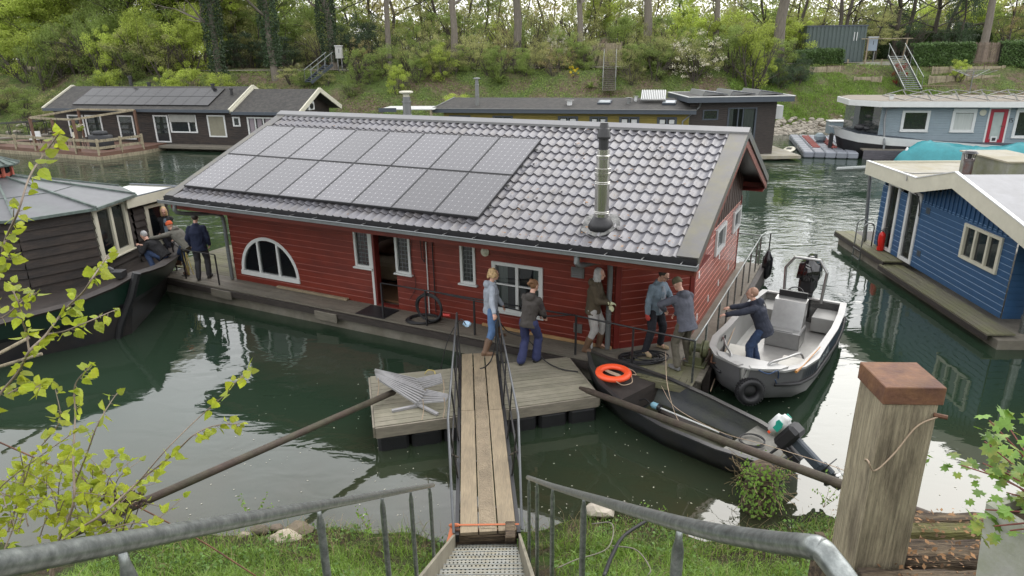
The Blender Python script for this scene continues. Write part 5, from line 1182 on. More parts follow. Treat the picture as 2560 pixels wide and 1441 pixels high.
def tree(x,y,kind,h,label,big=True,crs=None,group='woodland trees behind the far bank',rz=None,ts=1.0,fol=None):
    z=gz(x,y)-.1;v=rgt.randrange(3);k=h/14 if big else h/11;parts=[('trunk',(TK if big else TT)[v],(0,0,0),(k*ts,k*ts,k))]
    for c in (crs or [(0,0,.72,.30,.26),(1.2,.4,.55,.2,.16),(-1.3,-.3,.6,.22,.15)]):
        parts.append(('crown',CR[fol or kind,rgt.randrange(3)],(c[0]*k,c[1]*k,c[2]*h),(c[3]*h,c[3]*h,c[4]*h)))
    return put('tree',label,'tree',(x,y,z),parts,group=group,rz=rz)
def at(u,y): # ground x for photo column u at distance y
    p=py(u,130,y);return p.x
# big pale trunks that read in the photo
BT=[(540,62.5,14,.9,'ivy'),(680,62.6,14,.9,'ivy'),(822,62.8,14,1.0,'ivy'),(975,64,15,.8,'grey'),(1128,62.8,15,.95,'grey'),(1285,62.8,16,1.05,'grey'),(1443,63,15,.85,'grey'),(1605,65,16,1.15,'grey'),(1780,64,15,.8,'grey'),(1955,64.5,17,1.35,'grey'),(2450,67,16,1.0,'grey')]
nm_=['ivy-covered tall trunk at far left of the ivy row','ivy-covered tall trunk, middle of the ivy row','ivy-covered tall trunk nearest the meter box','pale double trunk just right of the ivy row','grey leaning trunk left of the first lamp post','stout grey forked trunk right of the first lamp post','straight grey trunk left of the boarded wall','thick grey trunk behind the boarded wall','brown straight trunk above the white blossom bush','massive pale trunk beside the second lamp post','pale leaning trunk behind the reed screen']
for i,(u,y,h,ts,kd) in enumerate(BT):
    x=at(u,y);t=tree(x,y,'olive',h,nm_[i],crs=[(0,0,.8,.26,.16),(1.5,.6,.68,.2,.13),(-1.6,-.4,.72,.2,.14)] if u<1500 else [(0,0,.86,.17,.10)],rz=0 if i in(4,5,6) else None,ts=ts)
    if kd=='ivy':
        q=MB();rg=random.Random(i)
        for k in range(7000):
            a=rg.random()*6.28;zz=1+rg.random()*9.5;r=(.72+.28*noise.noise(Vector((a,zz*.7,i)))+.1*zz/9)*rg.uniform(.7,1.1);leaf_quad(q,Vector((r*math.cos(a),r*math.sin(a),zz)),.16,rg)
        q.build('ivy',M['leaf_dark'],t)
# mass of young trees and shrubs, left (dense, bright) to right (looser)
def scatter(u0,u1,y0,y1,n,kinds,r,h,seed):
    rg=random.Random(seed)
    for i in range(n):
        u=u0+(u1-u0)*(i+rg.random())/n;y=rg.uniform(y0,y1);x=at(u,y+0);y+=sh(x);x=at(u,y)
        shrub(x,y,rg.uniform(*r),rg.uniform(*h),rg.choice(kinds))
scatter(-60,420,58.5,62,16,['bright','mid','olive'],(1.6,2.6),(3.5,5.5),1)
scatter(120,510,59.5,63,12,['bright','bright','mid'],(1.5,2.5),(3.5,6),2)
scatter(150,560,54.5,57,9,['mid','bright'],(1.2,1.9),(2.0,3.2),22)
scatter(-80,170,53,57,8,['mid','olive'],(1.4,2.2),(2.2,4.0),23)
scatter(560,1000,64.5,68,14,['mid','olive','dark'],(1.3,2.2),(2.2,4.5),3)
scatter(860,1100,56,60,9,['mid','olive','bright'],(.8,1.4),(1.3,2.9),4)
scatter(1000,1480,61,66,18,['mid','olive','bronze','olive'],(1.0,1.9),(2.0,4.2),5)
scatter(1120,1440,58.5,60.2,9,['olive','mid','bronze'],(.7,1.2),(1.2,2.2),6)
scatter(1560,1720,59,62,8,['olive','mid'],(1.1,1.8),(2.2,4.0),7)
scatter(1540,2000,62.5,68,16,['mid','olive','bright'],(1.5,2.4),(3,5.5),8)
scatter(880,1480,58.2,60.5,12,['olive','mid','bronze','mid'],(1.0,1.7),(1.6,3.2),41)
scatter(1560,1950,57.5,60.5,10,['olive','mid'],(1.1,1.8),(2.0,3.6),42)
scatter(560,860,55,58.5,5,['mid','olive'],(.8,1.3),(1.0,1.9),43)
scatter(1900,2020,56.5,59.5,6,['mid','dark'],(.8,1.3),(1.2,2.4),9)
scatter(2000,2600,68,78,16,['mid','olive','dark'],(1.6,2.8),(3,5.5),10)
scatter(560,1600,70,82,34,['mid','olive','bright'],(2,3.2),(4,7.5),12)
scatter(1560,2620,76,90,26,['olive','mid','bright'],(2.4,3.6),(4,7.5),13)
x=at(1745,57.5);put('flowering_shrub','large white-blossoming shrub on the bank above the dark cabin','shrub',(x,57.8,gz(x,57.8)),[('crown',CR['olive',1],(0,0,1.9),(2.3,2.0,2.0)),('blossom',CR['blossom',0],(0,0,2.0),(2.35,2.05,2.1)),('stems',ST[0],(0,0,0),(1.6,1.6,1.8))])
x=at(1890,58);shrub(x,58.2,1.8,5.2,'bright','tall bright lime young maple between the blossom shrub and the pale trunk')
x=at(1392,60);put('flowering_shrub','pale cream budding shrub right of the forked grey trunk','shrub',(x,60.5,gz(x,60.5)),[('crown',CR['olive',2],(0,0,1.6),(1.1,1.1,1.8)),('blossom',CR['blossom',0],(0,0,2.0),(1.1,1.1,1.5)),('stems',ST[1],(0,0,0),(1.3,1.3,1.6))])
x=at(1435,58);put('flowering_shrub','small yellow forsythia on the bank behind the mustard houseboat','shrub',(x,58,gz(x,58)),[('crown',CR['yellow',0],(0,0,.45),(.45,.4,.45)),('stems',ST[0],(0,0,0),(.3,.3,.4))])
x=at(2268,60);put('red_shrub','small deep red maple at the top of the grey steps','shrub',(x,60.4,gz(x,60.4)),[('crown',CR['red',0],(0,0,1.0),(.7,.6,1.0)),('stems',ST[1],(0,0,0),(.7,.7,.8))])
x=at(2420,60);shrub(x,60.6,.75,1.8,'bright','small yellow-green bush in front of the reed screen')
x=at(1130,53);shrub(x,54.2,1.3,1.7,'bright','bright low shrub just behind the left end of the mustard roof')
x=at(1455,61);shrub(x,61,1.1,2.3,'mid','rounded dense green bush left of the boarded wall')
x=at(2540,56);shrub(x,57,1.2,1.4,'olive','low flowering garden bush at the right edge above the lawn')
# yucca
def yucca(u,y,s,label):
    x=at(u,y);t=thing('yucca',label,'plant',(x,y,gz(x,y)));q=MB();rg=random.Random(int(u))
    for i in range(70):
        a=rg.random()*6.28;e=rg.uniform(.1,1.3);d=Vector((math.cos(a)*math.cos(e),math.sin(a)*math.cos(e),math.sin(e)));sdv=Vector((-math.sin(a),math.cos(a),0))*.035*s;p0=Vector((0,0,.15));p1=d*.6*s+p0;p2=d*1.05*s+p0-Vector((0,0,.22*s))
        q.add([p0-sdv*.6,p0+sdv*.6,p1+sdv,p1-sdv,p2],[(0,1,2,3),(3,2,4)])
    q.build('leaves',M['leaf_mid'],t);return t
yucca(1246,57.8,1.2,'spiky grey-green yucca on the slope below the forked trunk');yucca(1480,57,.7,'small spiky yucca beside the timber steps')
# woodland behind: individual thin trunks with light crowns, then a far mass
rg=random.Random(31)
for i in range(64):
    u=-80+2720*(i+rg.random())/64;y=rg.uniform(69,96);x=at(u,y);rg.random();k=rg.choice(['olive','mid','olive','bright'] if u<700 else ['olive','olive','bronze','mid'])
    h=rg.uniform(10,15)*(1 if u<1500 else .8);tree(x,y,k,h,CN_[k]+' slender woodland tree behind the far bank',big=False,crs=[(rg.uniform(-.6,.6),0,.78,.2,.2),(rg.uniform(-1,1),.3,.5,.2,.17),(rg.uniform(-1,1),-.3,.3,.17,.12)],ts=rg.uniform(1,2.0))
for i in range(13):
    u=-60+760*(i+rg.random())/13;y=rg.uniform(66,72)+6;x=at(u,y);k=rg.choice(['bright','bright','mid'])
    tree(x,y,k,rg.uniform(11,14),CN_[k]+' leafy tree crowding the left of the far bank',big=False,crs=[(0,0,.7,.28,.24),(1,.3,.42,.25,.2),(-1.2,-.3,.5,.24,.2),(.5,-1,.25,.2,.14)],ts=1.6,group='leafy trees at the left of the far bank')
for i,(u,h) in enumerate(((2090,13),(2110,12),(2238,14),(2275,13),(2335,14),(2365,12),(2010,12),(2530,13))):
    y=70+i*1.3;x=at(u,y);tree(x,y,'olive',h,'dark straight slim trunk in the open wood behind the hedges',big=False,crs=[(0,0,.85,.18,.13)],ts=2.0,group='slim trunks behind the hedges at right')
x=at(2400,72);t=put('evergreen','dense dark ivy-clad evergreen column behind the laurel hedge','tree',(x,72,gz(x,72)),[('crown',CR['dark',0],(0,0,5),(1.6,1.6,5)),('trunk',TT[0],(0,0,0),(1,1,1))])
# far wood as one mass
q=MB();rg=random.Random(5)
for i in range(105000):
    y=rg.uniform(96,128);x=rg.uniform(-95,95)*y/100;cl=noise.noise(Vector((x*.11,y*.1,0)));top=14.5+5*cl+3*noise.noise(Vector((x*.4,1,3)))
    z=5+rg.random()**1.25*top
    if noise.noise(Vector((x*.35,z*.45,y*.1)))<-.30 and z>10: continue
    leaf_quad(q,Vector((x,y,z)),.5,rg)
tag(q.build('far_wood',M['far_leaf']),'hazy olive-green wood closing the view behind the bank','wood',kind='stuff')
# ground cover on the slope: ivy, grass tufts and litter
q=MB();rg=random.Random(9)
for i in range(60000):
    x=rg.uniform(-46,46);y=rg.uniform(51.8,60.5)+sh(x)
    n_=noise.noise(Vector((x*.25,y*.35,2)))
    if n_<-.15 and rg.random()<.8:continue
    c=Vector((x,y,gz(x,y)+rg.uniform(0,.14)));leaf_quad(q,c,.13,rg,.6)
tag(q.build('ground_cover',M['leaf_mid']),'low green ground cover and weeds on the far bank slope','ground cover',kind='stuff')
q=MB()
def inlawn(x,y): return 17.5<x<34 and 53+sh(x)*.3<y<58+sh(x)*.3
for i in range(36000):
    x=rg.uniform(17.8,36);y=rg.uniform(52.5,58)+sh(x)
    c=Vector((x,y,gz(x,y)));a=rg.random()*6.28;d=Vector((math.cos(a),math.sin(a),0))*.03;t_=Vector((rg.uniform(-.05,.05),rg.uniform(-.05,.05),rg.uniform(.07,.16)))
    q.add([c-d,c+d,c+t_],[(0,1,2)])
tag(q.build('lawn',M['grassblade']),'short fresh green lawn on the slope behind the blue-grey houseboat','grass',kind='stuff')
# ---------------------------------------------------------------- raft, gangway, stairs, rails
RF=thing('floating_raft','weathered grey plank raft on black plastic floats in front of the red houseboat','raft')
ra,rb_,rc,rd=[Vector(p) for p in ((-2.77,11.95,0),(-2.33,10.08,0),(1.54,11.08,0),(1.12,12.72,0))]
def lerp(a,c,t):return a+(c-a)*t
rgr=random.Random(12);q=MB();nb_=13
for i in range(nb_):
    t0=i/nb_;t1=(i+1)/nb_-.006;P=[lerp(rb_,ra,t0),lerp(rc,rd,t0),lerp(rc,rd,t1),lerp(rb_,ra,t1)];z=.5+rgr.uniform(-.003,.003)
    q.add([(p.x,p.y,z) for p in P]+[(p.x,p.y,z-.03) for p in P],[(0,1,2,3),(7,6,5,4),(0,4,5,1),(1,5,6,2),(2,6,7,3),(3,7,4,0)])
q.build('deck_boards',mat('raft_boards',(.235,.215,.165),.75,var=.3,vscale=6,stretch=(.7,7,7),c2=(.15,.145,.10),c2amt=.7,c2scale=1.2,c2stretch=(1,1,1),bump=.4,bscale=12,island=.16),RF)
q=MB();off=Vector((0,0,0))
for a,c in ((rb_,rc),(rc,rd),(rd,ra),(ra,rb_)):
    d=(c-a).normalized();o_=Vector((d.y,-d.x,0))*.022;q.bar((a.x+o_.x,a.y+o_.y,.385),(c.x+o_.x,c.y+o_.y,.385),.035,.2)
q.build('fascia_boards',mat('raft_fascia',(.22,.195,.155),.7,var=.3,vscale=4,stretch=(1,1,6),bump=.3),RF)
q=MB()
for i in range(7):
    for j in range(3):
        p=lerp(lerp(rb_,rc,(i+.5)/7),lerp(ra,rd,(i+.5)/7),(j+.42)/3)
        q.M=Matrix.Translation(p)@Matrix.Rotation(.25,4,'Z');q.cbox(-.262,.262,-.26,.26,-.2,.28,.05)
q.M=Matrix.Identity(4);q.build('floats',M['blackp'],RF)
GWY=thing('gangway','narrow timber plank gangway with thin steel side rails leading from the steps to the raft','gangway')
g0=Vector((-.70,12.75,.60));g1=Vector((-.335,6.95,.86));gd=(g1-g0);gs=Vector((.998,.06,0))
for k in range(3):
    x0=-.335+k*.232;t_s=(0,.42+.0*k,1.0)
    for s0,s1 in ((0,.435),(.437,1)):
        q=MB();wv=.20 if k==1 else .212;wd=.205+.012*s1;x0=-.34+k*.235-(.02*k*0)
        P=[g0+gd*s0+gs*x0,g0+gd*s0+gs*(x0+wd),g0+gd*s1+gs*(x0+wd),g0+gd*s1+gs*x0];n_=Vector((0,0,-.045))
        q.add(P+[p+n_ for p in P],[(0,3,2,1),(4,5,6,7),(0,1,5,4),(1,2,6,5),(2,3,7,6),(3,0,4,7)]);q.build('plank',M['gangwood'],GWY)
q=MB();q.add([g0+gd*.2+gs*-.09+Vector((0,0,.004)),g0+gd*.2+gs*.09+Vector((0,0,.004)),g0+gd*.99+gs*.09+Vector((0,0,.004)),g0+gd*.99+gs*-.09+Vector((0,0,.004))],[(0,3,2,1)])
def mesh_mat():
    m=mat('anti_slip_mesh',(.27,.215,.145),.8,var=.2,vscale=4,c2=(.15,.12,.08),c2amt=.6,c2scale=1.5);t=m.node_tree;N=t.nodes;L=t.links
    tcn=N.new('ShaderNodeTexCoord');vo=N.new('ShaderNodeTexVoronoi');vo.inputs['Scale'].default_value=38;L.new(tcn.outputs['Object'],vo.inputs[0]);bp=N.new('ShaderNodeBump');bp.inputs['Strength'].default_value=1;bp.inputs['Distance'].default_value=.02;L.new(vo.outputs['Distance'],bp.inputs['Height']);L.new(bp.outputs[0],N['Principled BSDF'].inputs['Normal']);return m
q.build('anti_slip_mesh',mesh_mat(),GWY)
for s in (-1,1):
    q=MB();q.bar(g0+gs*s*.38-Vector((0,0,.08)),g1+gs*s*.38-Vector((0,0,.08)),.05,.1);fr=q.build('side_beam',M['black'],GWY)
    T=lambda f,h,ou:g0+gd*f+gs*s*(.38+ou)+Vector((0,0,h))
    q=MB();q.tube([T(0,-.05,0),T(.0,.9,.03),T(.78,.92,.10),T(1.0,.0,.04)],.018,8);r=sharp(q.build('handrail',mat('dark_steel_rail',(.10,.105,.11),.4,metal=.6,var=.3) if s<0 else bpy.data.materials['dark_steel_rail'],GWY),60)
    q=MB();q.tube([T(0.01,.45,.02),T(.88,.45,.07)],.014,6)
    for f in (.2,.4,.6,.78):q.tube([T(f,-.05,0),T(f,.92,.03+.07*f/.78)],.014,6)
    q.tube([T(.70,.02,.0),T(.82,.5,.07)],.012,5);q.build('stanchions',M['black'],GWY)
for f in (.1,.3,.5,.7,.9):
    q=MB();q.bar(g0+gd*f-gs*.38-Vector((0,0,.08)),g0+gd*f+gs*.38-Vector((0,0,.08)),.05,.05);q.build('cross_beam',M['black'],GWY)
# galvanised steps
SW=thing('steps','galvanised steps of perforated treads descending to the gangway','steps')
sz=lambda y:5.26-.66*y
sx=lambda y:(-.72+.0*y, .02+.05*(7-y)*.6)
sm_=mat('perforated_galvanised',(.25,.25,.225),.5,metal=.35,var=.2,vscale=10,c2=(.22,.19,.12),c2amt=.7,c2scale=6)
n1=sm_.node_tree;tcn=n1.nodes.new('ShaderNodeTexCoord');
def perf(m):
    N=m.node_tree.nodes;L=m.node_tree.links;t=N.new('ShaderNodeTexCoord');sp=N.new('ShaderNodeSeparateXYZ');L.new(t.outputs['Object'],sp.inputs[0])
    def mth(op,a,b=None):
        n=N.new('ShaderNodeMath');n.operation=op
        for i,x in enumerate((a,b)):
            if x is None:continue
            if isinstance(x,(int,float)):n.inputs[i].default_value=x
            else:L.new(x,n.inputs[i])
        return n.outputs[0]
    fx=mth('SUBTRACT',mth('FRACT',mth('MULTIPLY',sp.outputs[0],24)),.5);fy=mth('SUBTRACT',mth('FRACT',mth('MULTIPLY',sp.outputs[1],24)),.5)
    r=mth('ADD',mth('MULTIPLY',fx,fx),mth('MULTIPLY',fy,fy));h=mth('LESS_THAN',r,.06)
    tr=N.new('ShaderNodeBsdfTransparent');ms=N.new('ShaderNodeMixShader');L.new(h,ms.inputs[0]);L.new(N['Principled BSDF'].outputs[0],ms.inputs[1]);L.new(tr.outputs[0],ms.inputs[2]);L.new(ms.outputs[0],N['Material Output'].inputs[0])
perf(sm_)
y=6.9;i=0
while y>.6:
    z=sz(y);a,c=sx(y);q=MB();q.add([(a,y-.27,z),(c,y-.27,z),(c,y,z),(a,y,z)],[(0,1,2,3)]);t_=q.build('tread',sm_,SW)
    q=MB();q.box(a,c,y-.006,y,z-.045,z+.003);q.box(a,c,y-.27,y-.264,z-.045,z+.003);q.build('tread_edge',M['steel'],t_)
    y-=.27;i+=1
for s in (0,1):
    P=[(sx(y)[s]+(-.03 if s==0 else .03),y,sz(y)+.02) for y in (7.0,.5)];q=MB();q.bar(P[0],P[1],.03,.22);q.build('stringer',mat('mossy_stringer',(.23,.21,.16),.6,metal=.2,var=.3) if s==0 else bpy.data.materials['mossy_stringer'],SW)
q=MB();q.bar((-.80,7.0,.70),(.02,7.0,.70),.12,.2);q.build('landing_beam',M['sleeper'],SW)
q=MB();q.tube([(-.78,7.02,.83),(0.02,7.02,.83)],.022,8);q.build('hinge_bar',M['rust'],SW)
q=MB();q.add([(-.80,7.06,.865),(.05,7.06,.865),(.05,7.085,.87),(-.80,7.085,.87)],[(0,1,2,3)]);q.add([(-.80,7.1,.87),(-.74,7.06,.87),(-.82,6.5,.75),(-.88,6.55,.72)],[(0,1,2,3)])
for k in range(4): q.ell((-.77+.01*k,7.06,.87),(.06,.03,.025))
tag(q.build('ratchet_strap',mat('orange_strap',(.45,.13,.05),.7)),'orange ratchet strap wrapped round the hinge of the gangway','strap')
q=MB();q.cbox(-.12,.0,6.72,7.02,.86,.96);q.f=q.f;o=q.build('timber_block',M['sleeper']);tag(o,'split brown timber block lying on the right corner of the gangway hinge','wood block')
def handrail(name,label,pts,bal,r=.0215,rb=.013):
    t=thing(name,label,'handrail');q=MB();q.tube(cat(pts,5),r,20);q.build('rail',M['steel'],t,smooth=True)
    for (p,ln) in bal:
        p=Vector(p);q=MB();q.tube([p,p-Vector((0,0,.05)),p-Vector((0,0,.09)),p-Vector((0,0,ln-.03)),p-Vector((0,0,ln))],[.008,.010,.017,.017,.017],14);q.build('baluster',M['steel'],t,smooth=True)
    return t
def rl(u,v,yy):   # point of the handrail plane seen at a photo column/row: z=6.26-.66*y
    k=ray(u,v);t=(6.26-.66*0-CAM_H)/(k.z+.66*k.y);return Vector((0,0,CAM_H))+k*t
_a,_c=pd(1082,1213,6.5),pd(0,1412,1.04)
LRp=[_a+(_c-_a)*f for f in (0,.3,.6,.8,.9,.96,1.0,1.05,1.09)]
RRp=[pd(1320,1194,6.8),pd(1378,1215,5.0),pd(1460,1240,3.6),pd(1700,1310,1.9),pd(1900,1350,1.4),pd(2020,1366,1.2),pd(2052,1375,1.17),pd(2075,1400,1.155),pd(2125,1470,1.12),pd(2190,1600,1.05)]
def on(pts,u):
    pc=cat(pts,20);best=None
    for p in pc:
        q=p-Vector((0,0,CAM_H));d=q.dot(_fw);uu=1280+CAM_F*q.dot(_rt2)/d
        if best is None or abs(uu-u)<best[0]:best=(abs(uu-u),p)
    return best[1]
handrail('handrail','galvanised left handrail of the steps sweeping in from the lower left corner',LRp,[(on(LRp,u),1.05) for u in (1074,1027,955,800,305)])
handrail('handrail','galvanised right handrail of the steps bending down at its near end',RRp,[(on(RRp,u),1.05) for u in (1322,1342,1381,1459,1705)])
# ---------------------------------------------------------------- big post, sleepers, planter
PO=thing('mooring_post','square weathered oak mooring post with a rusty steel cap on the near bank','post',(2.06,3.26,0),R_(-3))
q=MB();bm=bmesh.new();bmesh.ops.create_grid(bm,x_segments=1,y_segments=1,size=1);bm.free()
h0,h1,wp=3.0,4.71,.140
n=22;V=[];F=[];rgp=random.Random(3);prof=[]
for side in range(4):
    for k in range(10):
        t=k/10*2-1
        if abs(t)>.93:t*=.97
        p={0:(t,-1),1:(1,t),2:(-t,1),3:(-1,-t)}[side];prof.append(p)
for i in range(n+1):
    z=h0+(h1-h0)*i/n
    for j,(x,yv) in enumerate(prof):
        g=.006*noise.noise(Vector((j*1.7,z*.6,3)))+.003*noise.noise(Vector((j*3.1,z*2,1)));s_=wp*(1+ .03*(1-i/n))+g;V.append((x*s_,yv*s_,z))
m_=len(prof);q.add(V,[(i*m_+j,i*m_+(j+1)%m_,(i+1)*m_+(j+1)%m_,(i+1)*m_+j) for i in range(n) for j in range(m_)]);q.build('timber',M['oldwood'],PO)
q=MB();q.cbox(-.153,.153,-.153,.153,4.70,4.80,.004);q.build('rusty_cap',M['rust'],PO)
q=MB();q.tube([(.12,-.14,4.64),(.175,-.17,4.64)],.012,6);q.build('bolt',M['rust'],PO)
SLp=[((1.90,2.98),(4.6,2.86),3.70,.20,'near thick rotten sleeper in front of the oak post'),((2.24,3.27),(4.6,3.18),3.66,.19,'broad cracked sleeper right behind the oak post foot'),((2.26,3.45),(4.6,3.40),3.66,.12,'mossy sleeper, third from the camera'),((2.30,3.60),(4.8,3.58),3.62,.10,'narrow brown sleeper nearest the water')]
q=MB();q.box(2.25,4.6,3.0,3.62,2.3,3.5);tag(q.build('timber_crib',M['sleeper']),'dark stacked timber crib under the old sleepers','timber')
for i,(a,c,z,w_,lb) in enumerate(SLp):
    a=Vector((*a,z));c=Vector((*c,z));d=(c-a);n=44;q=MB();e=d.normalized();s=Vector((-e.y,e.x,0));V=[];mm=10
    for k in range(n+1):
        for j in range(mm):
            an=2*math.pi*j/mm+math.pi/4*1;cx_=max(-1,min(1,1.35*math.cos(an)));cz_=max(-1,min(1,1.35*math.sin(an)))
            r_=1+.10*noise.noise(Vector((k*.5,j*1.3,i*5)))
            V.append(a+d*(k/n)+s*(cx_*w_/2*r_)+Vector((0,0,cz_*.09*r_-.09)))
    q.add(V,[(k*mm+j,(k+1)*mm+j,(k+1)*mm+(j+1)%mm,k*mm+(j+1)%mm) for k in range(n) for j in range(mm)]+[tuple(range(mm))]);o=sharp(q.build('timber_sleeper',M['sleeper'] if i!=2 else mat('mossy_sleeper',(.11,.085,.05),.9,var=.5,vscale=6,stretch=(.6,5,5),c2=(.12,.13,.02),c2amt=.9,c2scale=1.6,c2stretch=(1,1,1),bump=1,bscale=20)),50)
    tag(o,lb,'sleeper','old timber sleepers around the oak post')
q=MB();q.box(1.86,1.91,3.05,3.5,2.7,3.6);tag(q.build('edge_timber',M['sleeper']),'rotten upright edging timber left of the oak post foot','timber')
PL=thing('planter','tall pale concrete planter cut by the lower right corner, with a leafy geranium','planter',(2.31,2.30,.24),.35)
q=MB();q.add([(-.17,-.17,3.2),(.17,-.17,3.2),(.17,.17,3.2),(-.17,.17,3.2),(-.235,-.235,4.36),(.235,-.235,4.36),(.235,.235,4.36),(-.235,.235,4.36)],[(0,1,5,4),(1,2,6,5),(2,3,7,6),(3,0,4,7),(0,3,2,1)])
q.add([(x*.235,y*.235,4.36) for x,y in ((-1,-1),(1,-1),(1,1),(-1,1))]+[(x*.2,y*.2,4.36) for x,y in ((-1,-1),(1,-1),(1,1),(-1,1))]+[(x*.2,y*.2,4.3) for x,y in ((-1,-1),(1,-1),(1,1),(-1,1))],[(0,1,5,4),(1,2,6,5),(2,3,7,6),(3,0,4,7),(4,5,9,8),(5,6,10,9),(6,7,11,10),(7,4,8,11)]);q.build('pot',M['planter'],PL)
q=MB();q.box(-.2,.2,-.2,.2,4.25,4.31);q.build('soil',M['soil'],PL)
def lobed(b,c,s,rg,nrm,m=9):
    # deeply lobed leaf
    n=nrm.normalized();t=n.orthogonal().normalized();t=Matrix.Rotation(rg.uniform(0,6.28),3,n)@t;u=n.cross(t);V=[c]
    for i in range(m*2+1):
        a=-2.5+5.0*i/(m*2);r=s*(1 if i%2==0 else .68)*(.75+.25*math.cos(a));V.append(c+t*math.cos(a)*r+u*math.sin(a)*r-n*(.12*r*r/s))
    b.add(V,[(0,i,i+1) for i in range(1,m*2+1)])
rg=random.Random(14);st=MB();lf=MB()
for i in range(64):
    a=rg.random()*6.28;el=rg.uniform(.1,1.35);ln=rg.uniform(.2,.56);d=Vector((math.cos(a)*math.cos(el),math.sin(a)*math.cos(el),math.sin(el)));p0=Vector((rg.uniform(-.1,.1),rg.uniform(-.1,.1),4.32));p1=p0+d*ln*.6+Vector((0,0,.03));p2=p0+d*ln
    st.tube([p0,p1,p2],[.006,.004,.003],5)
    for k in range(7): lobed(lf,p2+rnd_dir(rg)*.07,rg.uniform(.026,.05),rg,Vector((0,-.3,1))+rnd_dir(rg)*.7,7)
st.build('stems',mat('reddish_stem',(.16,.045,.035),.6),PL);lf.build('leaves',mat('geranium_leaf',(.15,.28,.04),.5,var=.25,vscale=14,island=.3,trans=.35,c2=(.35,.22,.05),c2amt=.7,c2scale=7,c2thr=.6),PL)
q=MB();rgl=random.Random(19)
for i in range(900):
    x=rgl.uniform(2.0,4.0);y=rgl.uniform(2.9,3.62);leaf_quad(q,Vector((x,y,3.70-.05*max(0,(y-3.0)))),rgl.uniform(.012,.045),rgl,1.5,.6)
tag(q.build('leaf_litter',mat('orange_brown_litter',(.20,.11,.05),.9,var=.4,island=.6)),'dead leaves and crumbs scattered over the old sleepers','leaf litter',kind='stuff')
# steel spud poles
q=MB();a=pd(985,978,12.1);a=pz(985,980,.62);c=pz(170,1338,1.1);q.tube([a,lerp(a,c,.5),c],.055,12);tag(q.build('mooring_pole',M['rustpole'],smooth=True),'long rusty steel pole from the left bank to the left side of the raft','pole')
a=pz(1450,970,.62);b1=pz(2140,1225,1.5);q=MB();q.tube([a,lerp(a,b1,.04),lerp(a,b1,.04),b1,b1+(b1-a)*.25],[.03,.05,.055,.06,.06],12);tag(q.build('mooring_pole',M['rustpole'],smooth=True),'long mossy steel pole from the oak post across the black flatboat to the raft','pole')
# ---------------------------------------------------------------- boats
def hull(name,par,S,m,inner,thick=.04,floor=None,gun=None,gm=None,cap_stern=True):
    # S: stations (x along length, half beam at sheer, z sheer, half beam at chine, z chine, z keel)
    def prof(s,t=0,lift=0):
        x,bw,zs,cw,zc,zk=s;return [(x,-bw+t,zs),(x,-(bw+cw)/2*1.02+t,(zs+zc)/2),(x,-cw+t,zc+lift),(x,0,zk+lift),(x,cw-t,zc+lift),(x,(bw+cw)/2*1.02-t,(zs+zc)/2),(x,bw-t,zs)]
    q=MB();n=7
    for s in S:q.v+=[Vector(p) for p in prof(s)]
    q.f+=[(i*n+k,(i+1)*n+k,(i+1)*n+k+1,i*n+k+1) for i in range(len(S)-1) for k in range(n-1)]
    if cap_stern:q.f.append(tuple(range(n)))
    o=sharp(q.build(name,m,par),60)
    q=MB()
    for s in S:
        t=min(thick,s[1]*.8);q.v+=[Vector(p) for p in prof(s,t,thick)]
    q.f+=[(i*n+k,i*n+k+1,(i+1)*n+k+1,(i+1)*n+k) for i in range(len(S)-1) for k in range(n-1)]
    if cap_stern:q.f.append(tuple(range(n-1,-1,-1)))
    sharp(q.build('inner_shell',inner,par),60)
    gw,gh=gun or (.06,.04)
    q=MB();P=[Vector((s[0],-s[1],s[2])) for s in S]+[Vector((s[0],s[1],s[2])) for s in S[::-1]];pl=len(P)
    for side in (-1,1):
        P=[Vector((s[0],side*s[1],s[2])) for s in S];A=[];
        for i,p in enumerate(P):
            d=(P[min(i+1,len(P)-1)]-P[max(i-1,0)]).normalized();w_=Vector((-d.y,d.x,0))*side*(-1)
            w_=Vector((d.y,-d.x,0))*(-side) if False else Vector((-d.y*side,d.x*side,0))
            ii=min(gw,S[i][1]*.95);A+=[p+w_*(gw*.25),p+w_*(gw*.25)+Vector((0,0,gh)),p-w_*ii+Vector((0,0,gh)),p-w_*ii]
        q.add(A,[(i*4+k,(i+1)*4+k,(i+1)*4+(k+1)%4,i*4+(k+1)%4) for i in range(len(P)-1) for k in range(4)])
    s=S[0];q.box(s[0]-.02,s[0]+gw*.8,-s[1],s[1],s[2]+.001,s[2]+gh-.001)
    sharp(q.build('gunwale',gm or m,par),50);return o
# black flatboat
bo=Vector((1.52,12.28,0));so=Vector((4.28,9.12,0));bd=(so-bo);
FB=thing('flatboat','long black steel flatboat with an orange lifebuoy on its foredeck, moored between raft and bank','boat',(4.28,9.12,0),math.atan2(-bd.y,-bd.x))
BL=bd.length
Sx=[(0,.42,.42,.36,.05,-.05),(.9,.66,.42,.52,.02,-.08),(1.9,.76,.44,.60,.0,-.1),(2.8,.72,.50,.55,.02,-.08),(3.5,.52,.58,.36,.1,0),(3.95,.26,.68,.16,.25,.15),(BL+.02,.05,.80,.03,.5,.45)]
bkm=mat('black_boat_paint',(.022,.023,.027),.38,var=.3,vscale=3,c2=(.05,.045,.035),c2amt=.5,c2scale=2,bump=.1)
hull('hull',FB,Sx,bkm,mat('dark_boat_inside',(.028,.032,.038),.45,var=.3,c2=(.035,.04,.022),c2amt=.7,c2scale=1.5,bump=.2),.035,gun=(.075,.03))
